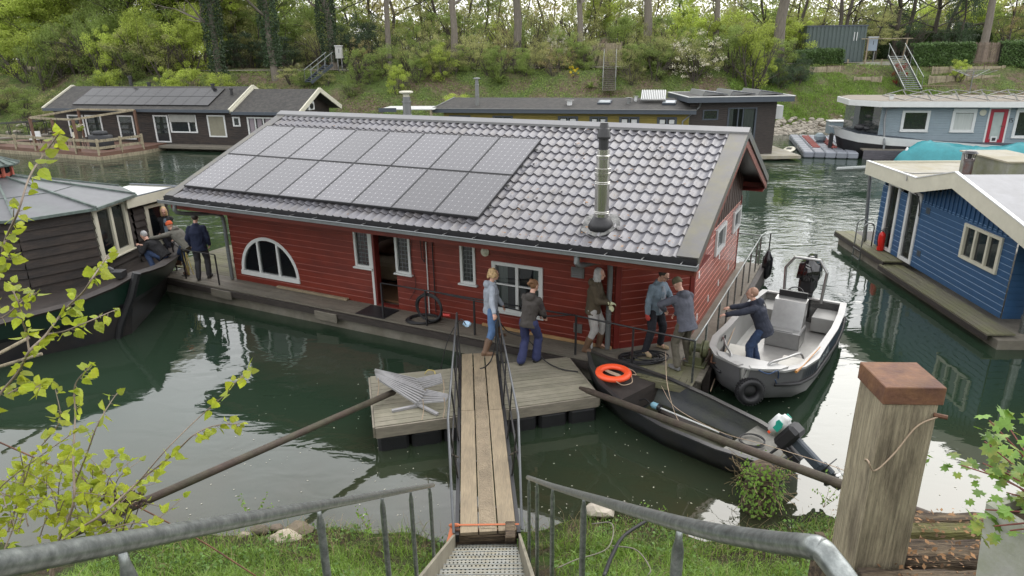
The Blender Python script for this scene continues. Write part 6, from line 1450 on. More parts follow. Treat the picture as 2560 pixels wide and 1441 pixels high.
q=MB();q.add([(2.95,-.62,.44),(3.5,-.46,.50),(3.95,-.2,.6),(3.95,.2,.6),(3.5,.46,.5),(2.95,.62,.44)],[(0,1,2,3,4,5)]);q.quad((2.95,-.62,.44),(2.95,.62,.44),(2.95,.5,.06),(2.95,-.5,.06));q.build('foredeck',M['brownboards'],FB)
q=MB();q.add([(.04,-.40,.36),(.9,-.60,.36),(.9,.60,.36),(.04,.40,.36)],[(0,1,2,3)]);q.quad((.9,-.6,.36),(.9,.6,.36),(.9,.5,.05),(.9,-.5,.05));q.build('stern_deck',mat('grey_worn_deck',(.19,.185,.165),.7,var=.25,vscale=6,c2=(.09,.085,.07),c2amt=.7,c2scale=5),FB)
q=MB();q.add([(.95,-.5,.05),(2.9,-.48,.05),(2.9,.48,.05),(.95,.5,.05)],[(0,1,2,3)]);q.build('floor',mat('wet_boat_floor',(.03,.032,.022),.35,var=.4,c2=(.05,.05,.02),c2amt=.6,c2scale=3),FB)
for p,r_ in (((2.9,.25,.1),.04),((2.55,.28,.1),.03)):
    q=MB();q.bar((1.1,-.15,.09),(2.6,-.2,.09),.12,.05);q.build('floor_plank',M['brownboards'],FB);break
q=MB();q.box(2.3,2.95,.60,.68,.44,.47);q.build('thwart_brace',M['brownboards'],FB)
def outboard(par_label,name,loc,rz_,tilt,cm,sc=1,logo=None):
    t=thing(name,par_label,'outboard motor',loc,rz_);t.rotation_euler=(0,tilt,rz_);t.scale=(sc,)*3
    q=MB();bm=bmesh.new();bmesh.ops.create_cube(bm,size=1)
    for v in bm.verts:
        v.co=Vector((v.co.x*.42-.10,v.co.y*.25,v.co.z*.24+.34))
        if v.co.z>.3:v.co.x=(v.co.x+.1)*.78-.1+ (-.01);v.co.y*=.8
    bmesh.ops.bevel(bm,geom=bm.edges[:],offset=.06,segments=3,affect='EDGES');q.bm(bm);q.build('cowling',cm,t,smooth=True)
    q=MB();q.cbox(-.325,.13,-.132,.132,.02,.24,.05);q.build('lower_cowl',M['black'],t)
    q=MB();q.cbox(-.20,-.04,-.05,.05,-.45,.05,.02);q.cbox(-.24,.0,-.045,.045,-.62,-.42,.02);q.build('leg',M['slate'],t)
    q=MB();q.cbox(-.36,.03,-.11,.11,-.5,-.485,.005);q.ell((-.12,0,-.66),(.17,.05,.05));q.add([(-.2,0,-.68),(-.02,0,-.68),(-.08,.008,-.82),(-.14,-.008,-.82)],[(0,1,2,3)]);q.build('gear_case',M['black'],t)
    q=MB()
    for k in range(3):
        a=k*2.094;q.ell((-.31,.07*math.cos(a),-.66+.07*math.sin(a)),(.012,.06,.035),8,6,Matrix.Rotation(a,3,'X')@Matrix.Rotation(.5,3,'Y'))
    q.build('propeller',M['alu'],t)
    q=MB();q.cbox(.0,.12,-.10,.10,-.22,.06,.01);q.tube([(.1,-.11,.0),(.1,.11,.0)],.02,8);q.build('clamp_bracket',M['black'],t)
    return t
om=outboard('small white and black outboard motor tilted up on the stern of the black flatboat','outboard_motor',Vector((4.28,9.12,.62)),math.atan2(-bd.y,-bd.x),R_(58),M['white'],1.05)
tm_=mat('teal_mark',(.02,.32,.24),.4)
for y_ in (-.124,.124):
    q=MB();q.add([(x,yy,z) for yy in (y_,y_*1.06) for x,z in ((-.26,.30),(-.20,.27),(-.08,.27),(-.08,.36),(-.15,.36),(-.20,.39),(-.26,.38))],[tuple(range(7)),tuple(range(13,6,-1))]+[(k,7+k,7+(k+1)%7,(k+1)%7) for k in range(7)]);q.build('teal_mark',tm_,om)
q=MB();q.box(.02,.05,-.128,.128,.33,.37);q.build('red_mark',M['orange'],om)
q=MB();q.tube([(.05,0,.1),(.35,.05,.12)],.02,8);q.build('tiller',M['black'],om)
LB=thing('lifebuoy','bright orange lifebuoy lying flat on the foredeck of the black flatboat','lifebuoy',pz(1533,933,.64),.3)
q=MB();q.tube(arc((0,0,0),.275,0,2*math.pi,40,Vector((1,0,0)),Vector((0,1,0)))[:-1],.075,14,closed=True);q.v=[Vector((p.x,p.y,p.z*.75)) for p in q.v];q.build('ring',M['orange'],LB,smooth=True)
q=MB();q.tube(cat([(.3,-.1,-.02),(.42,-.12,-.05),(.45,.05,-.05),(.34,.12,0),(.3,.2,.0)],5),.008,5);q.tube(cat([(-.1,-.33,.0),(0,-.42,-.05),(.2,-.38,-.05),(.28,-.2,0)],5),.008,5);q.build('grab_line',M['rope'],LB)
q=MB();[q.tube(cat([(-.16+.03*k,.2,-.03),(-.02+.05*k,0,-.02),(.15,-.15+.04*k,-.03)],4),.012,5) for k in range(3)];o=q.build('rope_bundle',M['rope']);o.location=LB.location;tag(o,'pale rope and sticks inside the orange lifebuoy','rope')
TM=thing('trolling_motor','electric trolling motor with white shaft and blue head lying in the black flatboat','trolling motor')
a=pz(1650,1020,.22);c=pz(1800,1082,.24);d=pz(1832,1100,.22)
q=MB();q.tube([a,c],.016,8);q.build('shaft',M['white'],TM);e=(a-c).normalized();q=MB();q.tube([a+e*.0,a+e*.05,a+e*.16,a+e*.2],[.03,.06,.06,.03],12);q.build('motor_head',mat('pale_blue_plastic',(.22,.42,.52),.4),TM)
q=MB();q.tube([a-e*.02,a+e*.04],.065,12);q.build('motor_collar',M['black'],TM);q=MB();q.tube(cat([a+e*.2,a+e*.35+Vector((0,0,.05)),a+e*.5+Vector((-.05,-.1,0))],5),.012,5);q.build('power_lead',M['black'],TM);q=MB();q.tube([c,d],.03,8);q.build('control_end',M['black'],TM)
q=MB();q.tube([d+Vector((.06*math.cos(k)*1.5,.06*math.sin(k)*1.5,.02)) for k in [i*.6 for i in range(11)]],.006,4);q.build('prop_guard',M['black'],TM)
def coil(name,label,c,r,turns,m,rr,seed,flat=.012,sq=1,vert=False,n=26,vary=.2):
    rg=random.Random(seed);pts=[]
    for i in range(int(turns*n)):
        a=2*math.pi*i/n;ra_=r*(1+vary*noise.noise(Vector((i*.07,seed,0))));ox=1.1*vary*r*noise.noise(Vector((i*.05,3,seed)));oy=vary*r*noise.noise(Vector((i*.05,7,seed)))
        if vert:pts.append(Vector((c[0]+math.cos(PSI)*(ra_*math.cos(a)),c[1]+math.sin(PSI)*ra_*math.cos(a)+.03*noise.noise(Vector((i*.1,1,1))),c[2]+ra_*math.sin(a)*.95)))
        else:pts.append(Vector((c[0]+ra_*math.cos(a)+ox,c[1]+sq*(ra_*math.sin(a)+oy),c[2]+rr+flat*(i/n)*.5+.01*abs(noise.noise(Vector((i*.2,5,1)))))))
    q=MB();q.tube(pts,rr,6);o=q.build(name,m,smooth=True);tag(o,label,'hose' if 'hose' in name else 'rope');return o
coil('hose_coil','flat heap of black hose lying on the deck near the open door',hw(6.5,-.38,ZD),.36,6,M['blackp'],.017,3,sq=.75)
coil('hose_coil','black hose coil hanging upright on the railing near the open door',hw(6.8,-.56,ZD+.42),.33,7,M['blackp'],.017,5,vert=True)
q=MB();p=hw(7.0,-.3,ZD+.2);q.tube([p,p+Vector((.16,-.05,0))],.035,8);tag(q.build('cable_plug',mat('red_plug',(.65,.06,.05),.4)),'red plug lying in the black hose heap','plug')
coil('rope_heap','heap of black rope on the corner deck round the boots of the man in denim',hw(11.7,-.25,ZD),.36,9,M['blackp'],.016,9,sq=.7,vary=.8)
coil('cable_coil','thin black cable heap on the stern deck of the flatboat',pz(1880,1105,.39),.2,6,M['blackp'],.006,12)
q=MB();q.tube(cat([pd(1100,930,13.6),pd(1120,850,13.4),pd(1150,800,13.2),pd(1165,812,13.1)],5),.01,5);tag(q.build('rope_line',M['blackp'],smooth=True),'thin dark line rising from the water to the blue cloth at the gangway rail','rope')
q=rock(random.Random(3),.085);o=q.build('blue_cloth',mat('pale_blue_cloth',(.35,.5,.65),.8,bump=.6));o.location=pz(1167,810,1.42);tag(o,'pale blue cloth tied at the far end of the gangway rail','cloth')
q=MB();q.tube([pz(1145,830,1.5),pz(1137,905,.3)],.03,6);
# door mat
q=MB();q.box(4.75,5.6,-.72,-.1,ZD+.002,ZD+.015);o=q.build('door_mat',M['blackp']);o.matrix_world=HM;tag(o,'black rubber mesh mat on the deck outside the open door','door mat')
# ropes
def rope(name,label,pts,r,m,k=7,cat_='rope'):
    q=MB();q.tube(cat(pts,k),r,6);return tag(q.build(name,m,smooth=True),label,cat_)
gA=g0+gs*.38+Vector((0,0,.9))
rope('mooring_line','pale pink mooring rope from the black flatboat past its outboard to the oak post',[pz(1653,965,.5),pz(1690,1020,.55),pz(1800,1080,.75),pz(1905,1110,1.0),pz(2050,1155,1.6),pz(2140,1185,2.4),Vector((1.90,3.18,4.33)),Vector((1.915,3.105,4.31)),Vector((2.0,3.10,4.42)),Vector((2.09,3.10,4.58)),Vector((2.20,3.10,4.64))],.0045,M['rope'])
rope('hauling_rope','black rope held by the two women, running along the railing of the red houseboat',[hw(7.2,-.66,1.35),pz(1245,765,1.4),pz(1290,775,1.42),pz(1360,790,1.5),hw(10.4,-.66,1.38)],.014,M['blackp'])
rope('slack_rope','black rope hanging from the curly-haired woman down over the raft edge',[pz(1246,800,1.45),pz(1270,830,1.1),pz(1320,850,.95),pz(1360,900,.56),pz(1400,922,.53),pz(1445,930,.52)],.012,M['blackp'])
rope('rope_end','black rope end dropping from the gangway rail to a knot on the planks',[pz(1240,805,1.45),pz(1238,860,1.0),pz(1228,900,.66),pz(1212,918,.64),pz(1200,922,.64)],.013,M['blackp'])
rope('steel_line','thin grey line from the winch man down into the black flatboat',[pz(1664,880,.9),pz(1668,960,.8),pz(1690,1040,.35),pz(1715,1070,.3)],.006,M['rope'])
rope('bow_line','thin white rope along the outer hull beam beside the bald man',[hw(13.12,2.5,.6),hw(13.12,1.0,.38),hw(13.12,-.3,.1)],.012,M['rope'])
rope('white_cable','pale cable looping out of the grass right of the steps',[pz(1480,1310,.75),pz(1530,1310,.9),pz(1520,1370,1.1),pz(1440,1400,1.3),pz(1395,1420,1.4)],.007,M['concrete'],cat_='cable')
rope('white_cable','pale cable arching through the grass near the right handrail balusters',[pz(1530,1365,1.15),pz(1590,1375,1.3),pz(1625,1420,1.5),pz(1620,1440,1.5)],.007,M['concrete'],cat_='cable')
rope('black_hose','thick black hose lying in the grass below the right handrail',[pz(1620,1300,.8),pz(1560,1340,1.05),pz(1530,1390,1.3),pz(1510,1441,1.55)],.022,M['blackp'],cat_='hose')
rope('rust_wire','thin reddish wire crossing the grass at lower left',[pd(-60,1080,5),pd(240,1215,5.2),pd(480,1340,5.4),pd(640,1441,5.4)],.006,M['rust'],cat_='wire')
# ---------------------------------------------------------------- white motorboat
mb0=Vector((7.02,15.45,0));mb1=Vector((4.22,11.25,0));md=(mb1-mb0);ML=md.length
WB=thing('motorboat','open white and grey aluminium motorboat with centre console, moored right of the red houseboat','motorboat',mb0,math.atan2(md.y,md.x))
S=[(0,.93,.72,.90,.08,-.05),(.8,1.0,.72,.97,.05,-.1),(1.8,1.03,.73,.98,.05,-.12),(2.9,1.0,.76,.93,.08,-.1),(3.7,1.0,.80,.88,.12,-.05),(4.3,.88,.84,.72,.2,.02),(4.75,.62,.88,.46,.32,.15),(ML,.10,.92,.04,.5,.4)]
hg=mat('grey_boat_hull',(.11,.11,.115),.4,var=.1)
wi=mat('pale_boat_inside',(.34,.34,.325),.5,var=.1,vscale=3,c2=(.22,.215,.20),c2amt=.5,c2scale=3)
hull('hull',WB,S,hg,wi,.06,gun=(.11,.04),gm=mat('light_aluminium_gunwale',(.34,.34,.335),.4,metal=.3,var=.1))
q=MB();q.add([(.1,-.85,.16),(3.5,-.72,.16),(4.4,-.35,.2),(4.4,.35,.2),(3.5,.72,.16),(.1,.85,.16)],[(0,1,2,3,4,5)]);q.build('floor',mat('worn_aluminium_floor',(.34,.335,.32),.35,metal=.4,var=.15,vscale=4,bump=.05),WB)
for sd_ in (-1,1):
    q=MB();q.prism([(3.1,sd_*.32),(3.1,sd_*.80),(3.8,sd_*.72),(4.35,sd_*.45),(4.3,sd_*.28)],.2,.42);q.build('bench_box',wi,WB)
    q=MB();q.prism([(3.05,sd_*.28),(3.05,sd_*.82),(3.8,sd_*.74),(4.4,sd_*.46),(4.35,sd_*.24)],.42,.47);q.build('seat_pad',mat('white_seat_pad',(.50,.485,.44),.6) if sd_<0 else bpy.data.materials['white_seat_pad'],WB)
for sd_ in (-1,1):
    q=MB();q.cbox(.08,.75,min(sd_*.35,sd_*.84),max(sd_*.35,sd_*.84),.2,.55);q.build('stern_seat',wi,WB)
q=MB();q.cbox(1.35,2.0,-.36,.36,.16,.55,.02);q.add([(1.35,-.33,.55),(1.35,.33,.55),(1.78,.33,.55),(1.78,-.33,.55),(1.30,-.33,1.15),(1.30,.33,1.15),(1.55,.33,1.12),(1.55,-.33,1.12)],[(3,2,6,7),(0,4,5,1),(4,7,6,5),(0,3,7,4),(1,5,6,2)]);q.build('console',M['alu'],WB)
q=MB();q.cbox(1.82,2.0,-.2,.2,.55,.57);q.build('console_step',M['alu'],WB)
q=MB();q.box(1.28,1.34,-.3,.3,1.12,1.28);q.build('windscreen',M['black'],WB)
q=MB();Q=Matrix.Rotation(.6,3,'Y');q.tube([Vector((1.12,0,1.18))+Q@Vector((.17*math.cos(a),.17*math.sin(a),0)) for a in [k*.314 for k in range(20)]],.014,6,closed=True)
for a in (0,2.1,4.2):q.tube([Vector((1.12,0,1.18)),Vector((1.12,0,1.18))+Q@Vector((.17*math.cos(a),.17*math.sin(a),0))],.01,5)
q.build('steering_wheel',M['black'],WB)
q=MB();q.tube([(.15,-.42,.7),(.12,-.46,1.45),(.1,-.28,1.72),(.1,.28,1.72),(.12,.46,1.45),(.15,.42,.7)],.035,8);q.build('towing_arch',M['alu'],WB)
for sd_ in (-1,1):
    q=MB();q.tube(cat([(3.9,sd_*.78,.86),(4.0,sd_*.72,.98),(4.4,sd_*.55,1.0),(4.7,sd_*.36,.98),(4.75,sd_*.34,.9)],4),.022,8);q.build('bow_rail',M['alu'],WB,smooth=True)
q=MB();
for s0 in (0,):
    P=[(x,lerp(Vector((bw,0,0)),Vector((cw,0,0)),.30).x+.02,zs*.62+.0) for x,bw,zs,cw,zc,zk in S]
def side_pt(x,f,side=1,o=.018):
    for a,c in zip(S,S[1:]):
        if a[0]<=x<=c[0]:
            t=(x-a[0])/(c[0]-a[0]);v=[a[i]+(c[i]-a[i])*t for i in range(6)];m1=(v[1]+v[3])/2*1.02;zm=(v[2]+v[4])/2;g=f*2
            return Vector((x,side*(v[1]+(m1-v[1])*g+o),v[2]+(zm-v[2])*g))
def decal(x0,x1,f0,f1,m,name,sl=0,n=6):
    q=MB()
    for i in range(n):
        a=x0+(x1-x0)*i/n;c=x0+(x1-x0)*(i+1)/n
        q.quad(side_pt(a+sl,f0),side_pt(c+sl,f0),side_pt(c,f1),side_pt(a,f1))
    return q.build(name,m,WB)
nv=mat('navy_band',(.02,.03,.05),.4)
decal(.9,3.72,.08,.40,nv,'navy_band',n=14)
for k in range(5): x=3.78+k*.10;decal(x,x+.05-.006*k+.01,.08,.40,nv,'navy_stripe',.05,1)
q=MB();q.prism([(4.6,-.66),(4.8,-.56),(ML+.03,-.10),(ML+.03,.10),(4.8,.56),(4.6,.66)],.915,.945);q.build('bow_plate',bpy.data.materials['light_aluminium_gunwale'],WB)
for side in (-1,1):
    q=MB();q.tube([side_pt(x,.5,side,.03) for x in [k*.24 for k in range(21)]],.035,8);q.build('rubbing_strip',M['blackp'],WB,smooth=True)
# registration letters on the band, as built-up strokes
q=MB();SEG={'B':'abcdefg','G':'acdefg','8':'abcdefg','1':'bc','Y':'bcdfg','N':'abcef','-':'g'}
def glyph(ch,x,w=.085):
    seg={'a':((0,0),(1,0)),'b':((1,0),(1,.5)),'c':((1,.5),(1,1)),'d':((0,1),(1,1)),'e':((0,.5),(0,1)),'f':((0,0),(0,.5)),'g':((0,.5),(1,.5))}
    for s_ in SEG[ch]:
        (ax_,ay_),(bx_,by_)=seg[s_]
        t=.16
        if ay_==by_:x0,x1=x-ax_*w,x-bx_*w;f0=.13+ay_*.21-.015;f1=f0+.03
        else:x0=x-ax_*w+.008;x1=x0-.022;f0=.13+ay_*.21;f1=.13+by_*.21
        q.quad(side_pt(x0,f0,1,.024),side_pt(x1,f0,1,.024),side_pt(x1,f1,1,.024),side_pt(x0,f1,1,.024))
x=3.55
for ch in 'BG-81-YN':
    glyph(ch,x);x-=.125
q.build('registration_letters',M['white'],WB)
ob=outboard('large black outboard motor with a white emblem at the stern of the motorboat','outboard_motor',mb0+Vector((.1,.12,.72)),math.atan2(md.y,md.x),0,mat('gloss_black_cowl',(.012,.012,.014),.12,coat=.6),1.7)
ob.scale=(1.6,1.6,2.2)
bpy.context.view_layer.update()
for c_ in ob.children:
    if c_.name.startswith('cowling'):c_.scale=(1.25,1.3,1.3);c_.location=(.03,0,-.16)
    if c_.name.startswith('lower_cowl'):c_.scale=(.82,.85,1)
    if c_.name.startswith('emblem'):c_.location=(.06,0,-.02)
q=MB();c=Vector((.115,0,.36));q.add([(.119,-.03,.39),(.119,.03,.37),(.119,.03,.36),(.119,-.03,.38)],[(0,1,2,3)]);q.add([(.12,-.03,.36),(.12,.03,.34),(.12,.03,.33),(.12,-.03,.35)],[(0,1,2,3)]);q.build('emblem',M['white'],ob)
def ring(name,label,cat_,loc,R_o,r,m,rot,prof=None):
    t=thing(name,label,cat_,loc);t.rotation_euler=rot;q=MB();q.tube(arc((0,0,0),R_o,0,2*math.pi,30,Vector((1,0,0)),Vector((0,1,0)))[:-1],r,10,closed=True);q.v=[Vector((p.x,p.y,p.z*1.25)) for p in q.v];q.build('tyre',m,t,smooth=True)
    q=MB()
    for k in range(30):
        a=k*.2094
        for z in (-.035,.035):q.bar((math.cos(a)*(R_o+r-.006),math.sin(a)*(R_o+r-.006),z-.025),(math.cos(a+.08)*(R_o+r-.006),math.sin(a+.08)*(R_o+r-.006),z+.03),.02,.025)
    q.build('tread_blocks',m,t);return t
dB=math.atan2(md.y,md.x)
ring('tyre_fender','black tyre fender hanging on the bow of the motorboat','tyre',pz(1873,968,.48)+Vector((-.04,-.16,.0)),.19,.075,M['blackp'],(R_(84),0,R_(4)))
def fender(loc,label,s=1):
    t=thing('fender',label,'fender',loc);q=MB();q.lathe([(.02,-.42*s),(.06*s,-.38*s),(.14*s,-.25*s),(.15*s,0),(.14*s,.22*s),(.07*s,.34*s),(.05*s,.42*s),(.02*s,.44*s)],(0,0,0),18);q.build('body',mat('shiny_black_fender',(.012,.012,.014),.2) if 'shiny_black_fender' not in bpy.data.materials else bpy.data.materials['shiny_black_fender'],t,smooth=True)
    q=MB();q.tube([(0,0,.42*s),(0,0,.95*s)],.018,6);q.build('lanyard',M['blackp'],t);return t
fender(hw(13.12,7.3,.52),'glossy black pear fender hanging from the far corner of the houseboat railing',1.0)
fender(pz(1805,920,.35),'black ball fender hidden between the houseboat beam and the motorboat bow',.75)
rope('fender_rope','black rope along the motorboat side with its knots',[pz(1905,742,.95),pz(1915,770,.85),pz(1912,800,.5)],.012,M['blackp'])
rope('bow_rope','blue and black rope draped over the motorboat bow',[pz(1885,920,.9),pz(1920,935,.95),pz(1945,928,.95),pz(1943,960,.6),pz(1938,950,.8)],.011,mat('blue_rope',(.02,.05,.12),.7))
q=MB();q.tube([pz(2050,868,.88),pz(2008,915,.88),pz(1990,930,.88)],[.012,.012,.03],6);tag(q.build('wooden_paddle',mat('varnished_paddle',(.42,.19,.05),.35)),'varnished wooden paddle lying on the motorboat side deck','paddle')
# winch
WN=thing('winch','olive green hand winch bolted to the corner deck of the red houseboat','winch',hw(12.75,-.05,ZD),PSI)
q=MB();q.cbox(-.13,.13,-.12,.12,0,.22);q.cbox(-.2,.2,-.15,.15,0,.05);wm=mat('olive_winch_paint',(.095,.10,.05),.5,var=.3,metal=.2);q.build('base',wm,WN)
q=MB();q.lathe([(.16,-.12),(.16,-.09),(.09,-.08),(.09,.08),(.16,.09),(.16,.12)],(0,0,.38),18,axis=(1,0,0));q.lathe([(.1,.13),(.17,.14),(.17,.2),(.08,.22)],(0,0,.38),18,axis=(1,0,0));q.build('drum',wm,WN)
q=MB();q.tube([(.22,0,.38),(.32,0,.38),(.32,-.18,.2),(.45,-.18,.2)],.016,6);q.build('crank',M['rust'],WN)
b_=MB();b_.tube([hw(-.3,.6,ZD+.2),hw(-.9,.9,ZD+.18)],[.22,.16],14);tag(b_.build('rolled_tarp',M['blackp'],smooth=True),'black rolled bundle behind the navy-jacket man at the left end of the deck','bundle')
rope('yellow_rope','yellow rope loops hanging on the left end railing of the deck',[hw(-1.55,-.45,1.3),hw(-1.5,-.4,.7),hw(-1.42,-.42,.55),hw(-1.38,-.45,1.2),hw(-1.3,-.4,.7),hw(-1.25,-.4,.55)],.014,mat('yellow_rope',(.42,.34,.12),.7))
# ---------------------------------------------------------------- slatted folding lounger on the raft
LC=thing('folded_slat_lounger','grey slatted wooden lounger strung with cord lying folded on the raft','lounger')
lw=mat('silver_grey_slats',(.30,.295,.30),.65,var=.2,vscale=6,stretch=(1,1,1),bump=.2);
def slats(A,B,n,w=.022,h=.038):
    for k in range(n):
        t=k/(n-1)
        def pt(L):
            f=t*(len(L)-1);i=min(int(f),len(L)-2);f-=i;return tuple(L[i][m]+(L[i+1][m]-L[i][m])*f for m in range(3))
        q=MB();q.bar(pz(*pt(A)),pz(*pt(B)),w,h);q.build('slat',lw,LC)
slats([(937,925,1.0),(938,933,.93),(942,946,.86)],[(1039,948,.66),(1052,966,.66),(1063,981,.64),(1055,997,.62),(1041,1009,.60)],11)
slats([(1038,949,.66),(1046,957,.64),(1056,971,.62)],[(1102,936,.86),(1104,944,.83),(1106,956,.80)],7,.02,.03)
slats([(1066,976,.63),(1056,988,.61),(1044,1008,.59)],[(1120,988,.78),(1119,994,.76),(1113,1003,.74)],7,.02,.03)
q=MB();q.bar(pz(980,1028,.525),pz(1050,1013,.525),.06,.04);q.build('leg',lw,LC);q=MB();q.bar(pz(1038,1008,.56),pz(1094,1036,.53),.06,.04);q.build('leg',lw,LC)
q=MB()
for u,v in ((945,960),(1108,965),(1057,1015),(1110,1010)):q.tube(cat([pz(u,v-15,.9),pz(u+2,v+10,.7),pz(u-2,v+35,.55)],4),.008,4)
q.build('cord',M['rope'],LC)
rope('yellow_strap','short yellow strap lying behind the slatted lounger on the raft',[pz(1062,935,.52),pz(1070,926,.6),pz(1085,928,.55),pz(1088,936,.52)],.012,bpy.data.materials['yellow_rope'],cat_='strap')
# ---------------------------------------------------------------- near bank vegetation and stones
rgn=random.Random(41)
def in_steps(x,y):return -.95<x<.45 and y<7.3
q=MB();cnt=0
while cnt<52000:
    x=rgn.uniform(-5.2,5.0);y=rgn.uniform(2.4,8.15)
    if in_steps(x,y) or (x>1.85 and y<4.3):continue
    k=noise.noise(Vector((x*1.2,y*1.2,4)))
    if y>7.5 and rgn.random()<.75:continue
    if k<-.25 and rgn.random()<.7:continue
    z=near_ground(x,y);h=rgn.uniform(.05,.16)*(1+.9*max(0,k));a=rgn.random()*6.28;w_=rgn.uniform(.003,.006)
    d=Vector((math.cos(a),math.sin(a),0))*w_;ln=Vector((rgn.gauss(0,.4),rgn.gauss(0,.4),1)).normalized()*h;c=Vector((x,y,z-.01));m_=c+ln*.6;e=c+ln+Vector((ln.x,ln.y,-.2*h))*.6
    q.add([c-d,c+d,m_+d*.8,m_-d*.8,e],[(0,1,2,3),(3,2,4)]);cnt+=1
for i in range(5200):
    x=rgn.uniform(-4.6,4.6);y=rgn.uniform(3.2,8.1)
    if in_steps(x,y) or (x>1.75 and y<4.3) or noise.noise(Vector((x*1.7,y*1.7,21)))<.05:continue
    z=near_ground(x,y);h=rgn.uniform(.14,.34);a=rgn.random()*6.28;d=Vector((math.cos(a),math.sin(a),0))*.004
    ln=Vector((rgn.gauss(0,.3),rgn.gauss(0,.3),1)).normalized()*h;c=Vector((x,y,z-.01));m_=c+ln*.6;e=c+ln+Vector((ln.x,ln.y,-.25*h))*.7
    q.add([c-d,c+d,m_+d*.8,m_-d*.8,e],[(0,1,2,3),(3,2,4)])
tag(q.build('grass',M['grassblade']),'fresh tufted grass on the near bank','grass',kind='stuff')
q=MB()
for i in range(15000):
    x=rgn.uniform(-5.2,5.0);y=rgn.uniform(2.4,8.2)
    if in_steps(x,y) or (x>1.85 and y<4.3):continue
    if noise.noise(Vector((x*.9,y*.9,14)))<-.02:continue
    leaf_quad(q,Vector((x,y,near_ground(x,y)+rgn.uniform(.0,.13))),rgn.uniform(.025,.06),rgn,1.2,.85)
tag(q.build('clover_and_weeds',mat('weed_leaves',(.11,.21,.035),.5,var=.3,island=.35,trans=.35)),'low broad-leaved weeds and clover between the grass','weeds',kind='stuff')
q=MB()
for i in range(900):
    x=rgn.uniform(-4.6,4.6);y=rgn.uniform(7.0,8.1) if i<480 else rgn.uniform(4.5,8.0);
    if -1<x<.2:continue
    c=Vector((x,y,near_ground(x,y)));a=rgn.random()*6.28;pts=[c];dd=Vector((math.cos(a)*.5,math.sin(a)*.5,1))
    for k in range(4):dd=dd+Vector((rgn.gauss(0,.25),rgn.gauss(0,.25),-.25*k*.5));pts.append(pts[-1]+dd.normalized()*rgn.uniform(.05,.10))
    q.tube(pts,[.003,.0025,.002,.002,.001],3,cap=False)
tag(q.build('dry_stalks',mat('dry_straw',(.24,.18,.10),.8,island=.3)),'dry brown stalks along the near water edge','dry stalks',kind='stuff')
for i,(u,v,s,lb,c_) in enumerate(((712,1348,.17,'pale beige boulder at the water edge left of the steps',(.42,.36,.28)),(745,1325,.16,'brown boulder right beside the pale one left of the steps',(.16,.13,.09)),(650,1325,.10,'small dark boulder left of the pale one',(.13,.11,.08)),(690,1320,.08,'smallest brown stone behind the pale boulder',(.15,.12,.09)),(1500,1275,.17,'pale boulder at the water edge right of the steps',(.45,.40,.33)),(610,1338,.07,'small pinkish stone left of the boulders',(.3,.25,.2)))):
    q=rock(random.Random(i+5),s);o=q.build('boulder',mat('boulder_%d'%i,c_,.85,var=.25,bump=.4) );o.location=pz(u,v,.10 if s>.1 else .05);o.scale=(1.3,.9,1);tag(o,lb,'boulder','boulders at the near water edge')
# ivy-grown stump
SP=thing('stump','rotten bank pile overgrown with bright green ivy shoots at the water edge','stump',pz(1895,1262,.05))
q=MB();q.lathe([(.26,-.3),(.24,.1),(.22,.4),(.2,.62),(.12,.7),(.02,.72)],(0,0,0),14);q.build('pile',M['sleeper'],SP,smooth=True)
q=MB();rg=random.Random(7)
for i in range(520):
    a=rg.uniform(3.3,6.4) if rg.random()<.75 else rg.random()*6.28;z=rg.uniform(.0,.85);r=.25+.08*rg.random()+(.25*max(0,noise.noise(Vector((a*2,z*3,1)))));lobed(q,Vector((r*math.cos(a),r*math.sin(a),z)),rg.uniform(.02,.035),rg,Vector((math.cos(a),math.sin(a),.6)),4)
q.build('ivy_leaves',mat('fresh_ivy',(.17,.30,.035),.5,island=.3,trans=.35),SP)
q=MB()
for i in range(60):
    a=rg.random()*6.28;pts=[Vector((.2*math.cos(a),.2*math.sin(a),rg.uniform(.2,.65)))];d=Vector((math.cos(a),math.sin(a),.2))
    for k in range(4):d=(d+rnd_dir(rg)*.6).normalized();pts.append(pts[-1]+d*.09)
    q.tube(pts,.004,3,cap=False)
q.build('dry_twigs',bpy.data.materials['dry_straw'],SP)
# sprig plants on the bank edge
for i,(u,v,z,h,lb) in enumerate(((2060,1262,.25,.55,'thin sapling sprig rising beside the pole near the oak post'),(2465,1250,3.55,.6,'slender leafy sprig between the oak post and the planter'),(1620,1300,.6,.3,'low weed sprig at the bank edge left of the ivy stump'),(630,1300,.3,.45,'spindly weed at the water edge by the left handrail'),(925,1330,.4,.4,'leafy weed between the two left balusters'))):
    t=thing('sprig',lb,'plant',pz(u,v,z) if z<3 else Vector((2.55,4.0,3.45)));st=MB();lf=MB();rg=random.Random(i+30)
    for k in range(4):
        p=Vector((0,0,-.05));d=Vector((rg.gauss(0,.35),rg.gauss(0,.25),1)).normalized();pts=[p]
        for s in range(7):
            d=(d+rnd_dir(rg)*.22).normalized();p=p+d*h/7;pts.append(p)
            for _ in range(2):leaf_quad(lf,p+rnd_dir(rg)*.03,.045 if z>3 else .05,rg,.3,.5)
        st.tube(pts,[.004*(1-.1*j) for j in range(8)],4,cap=False)
    st.build('stems',bpy.data.materials['dry_straw'],t);lf.build('leaves',bpy.data.materials['fresh_ivy'],t)
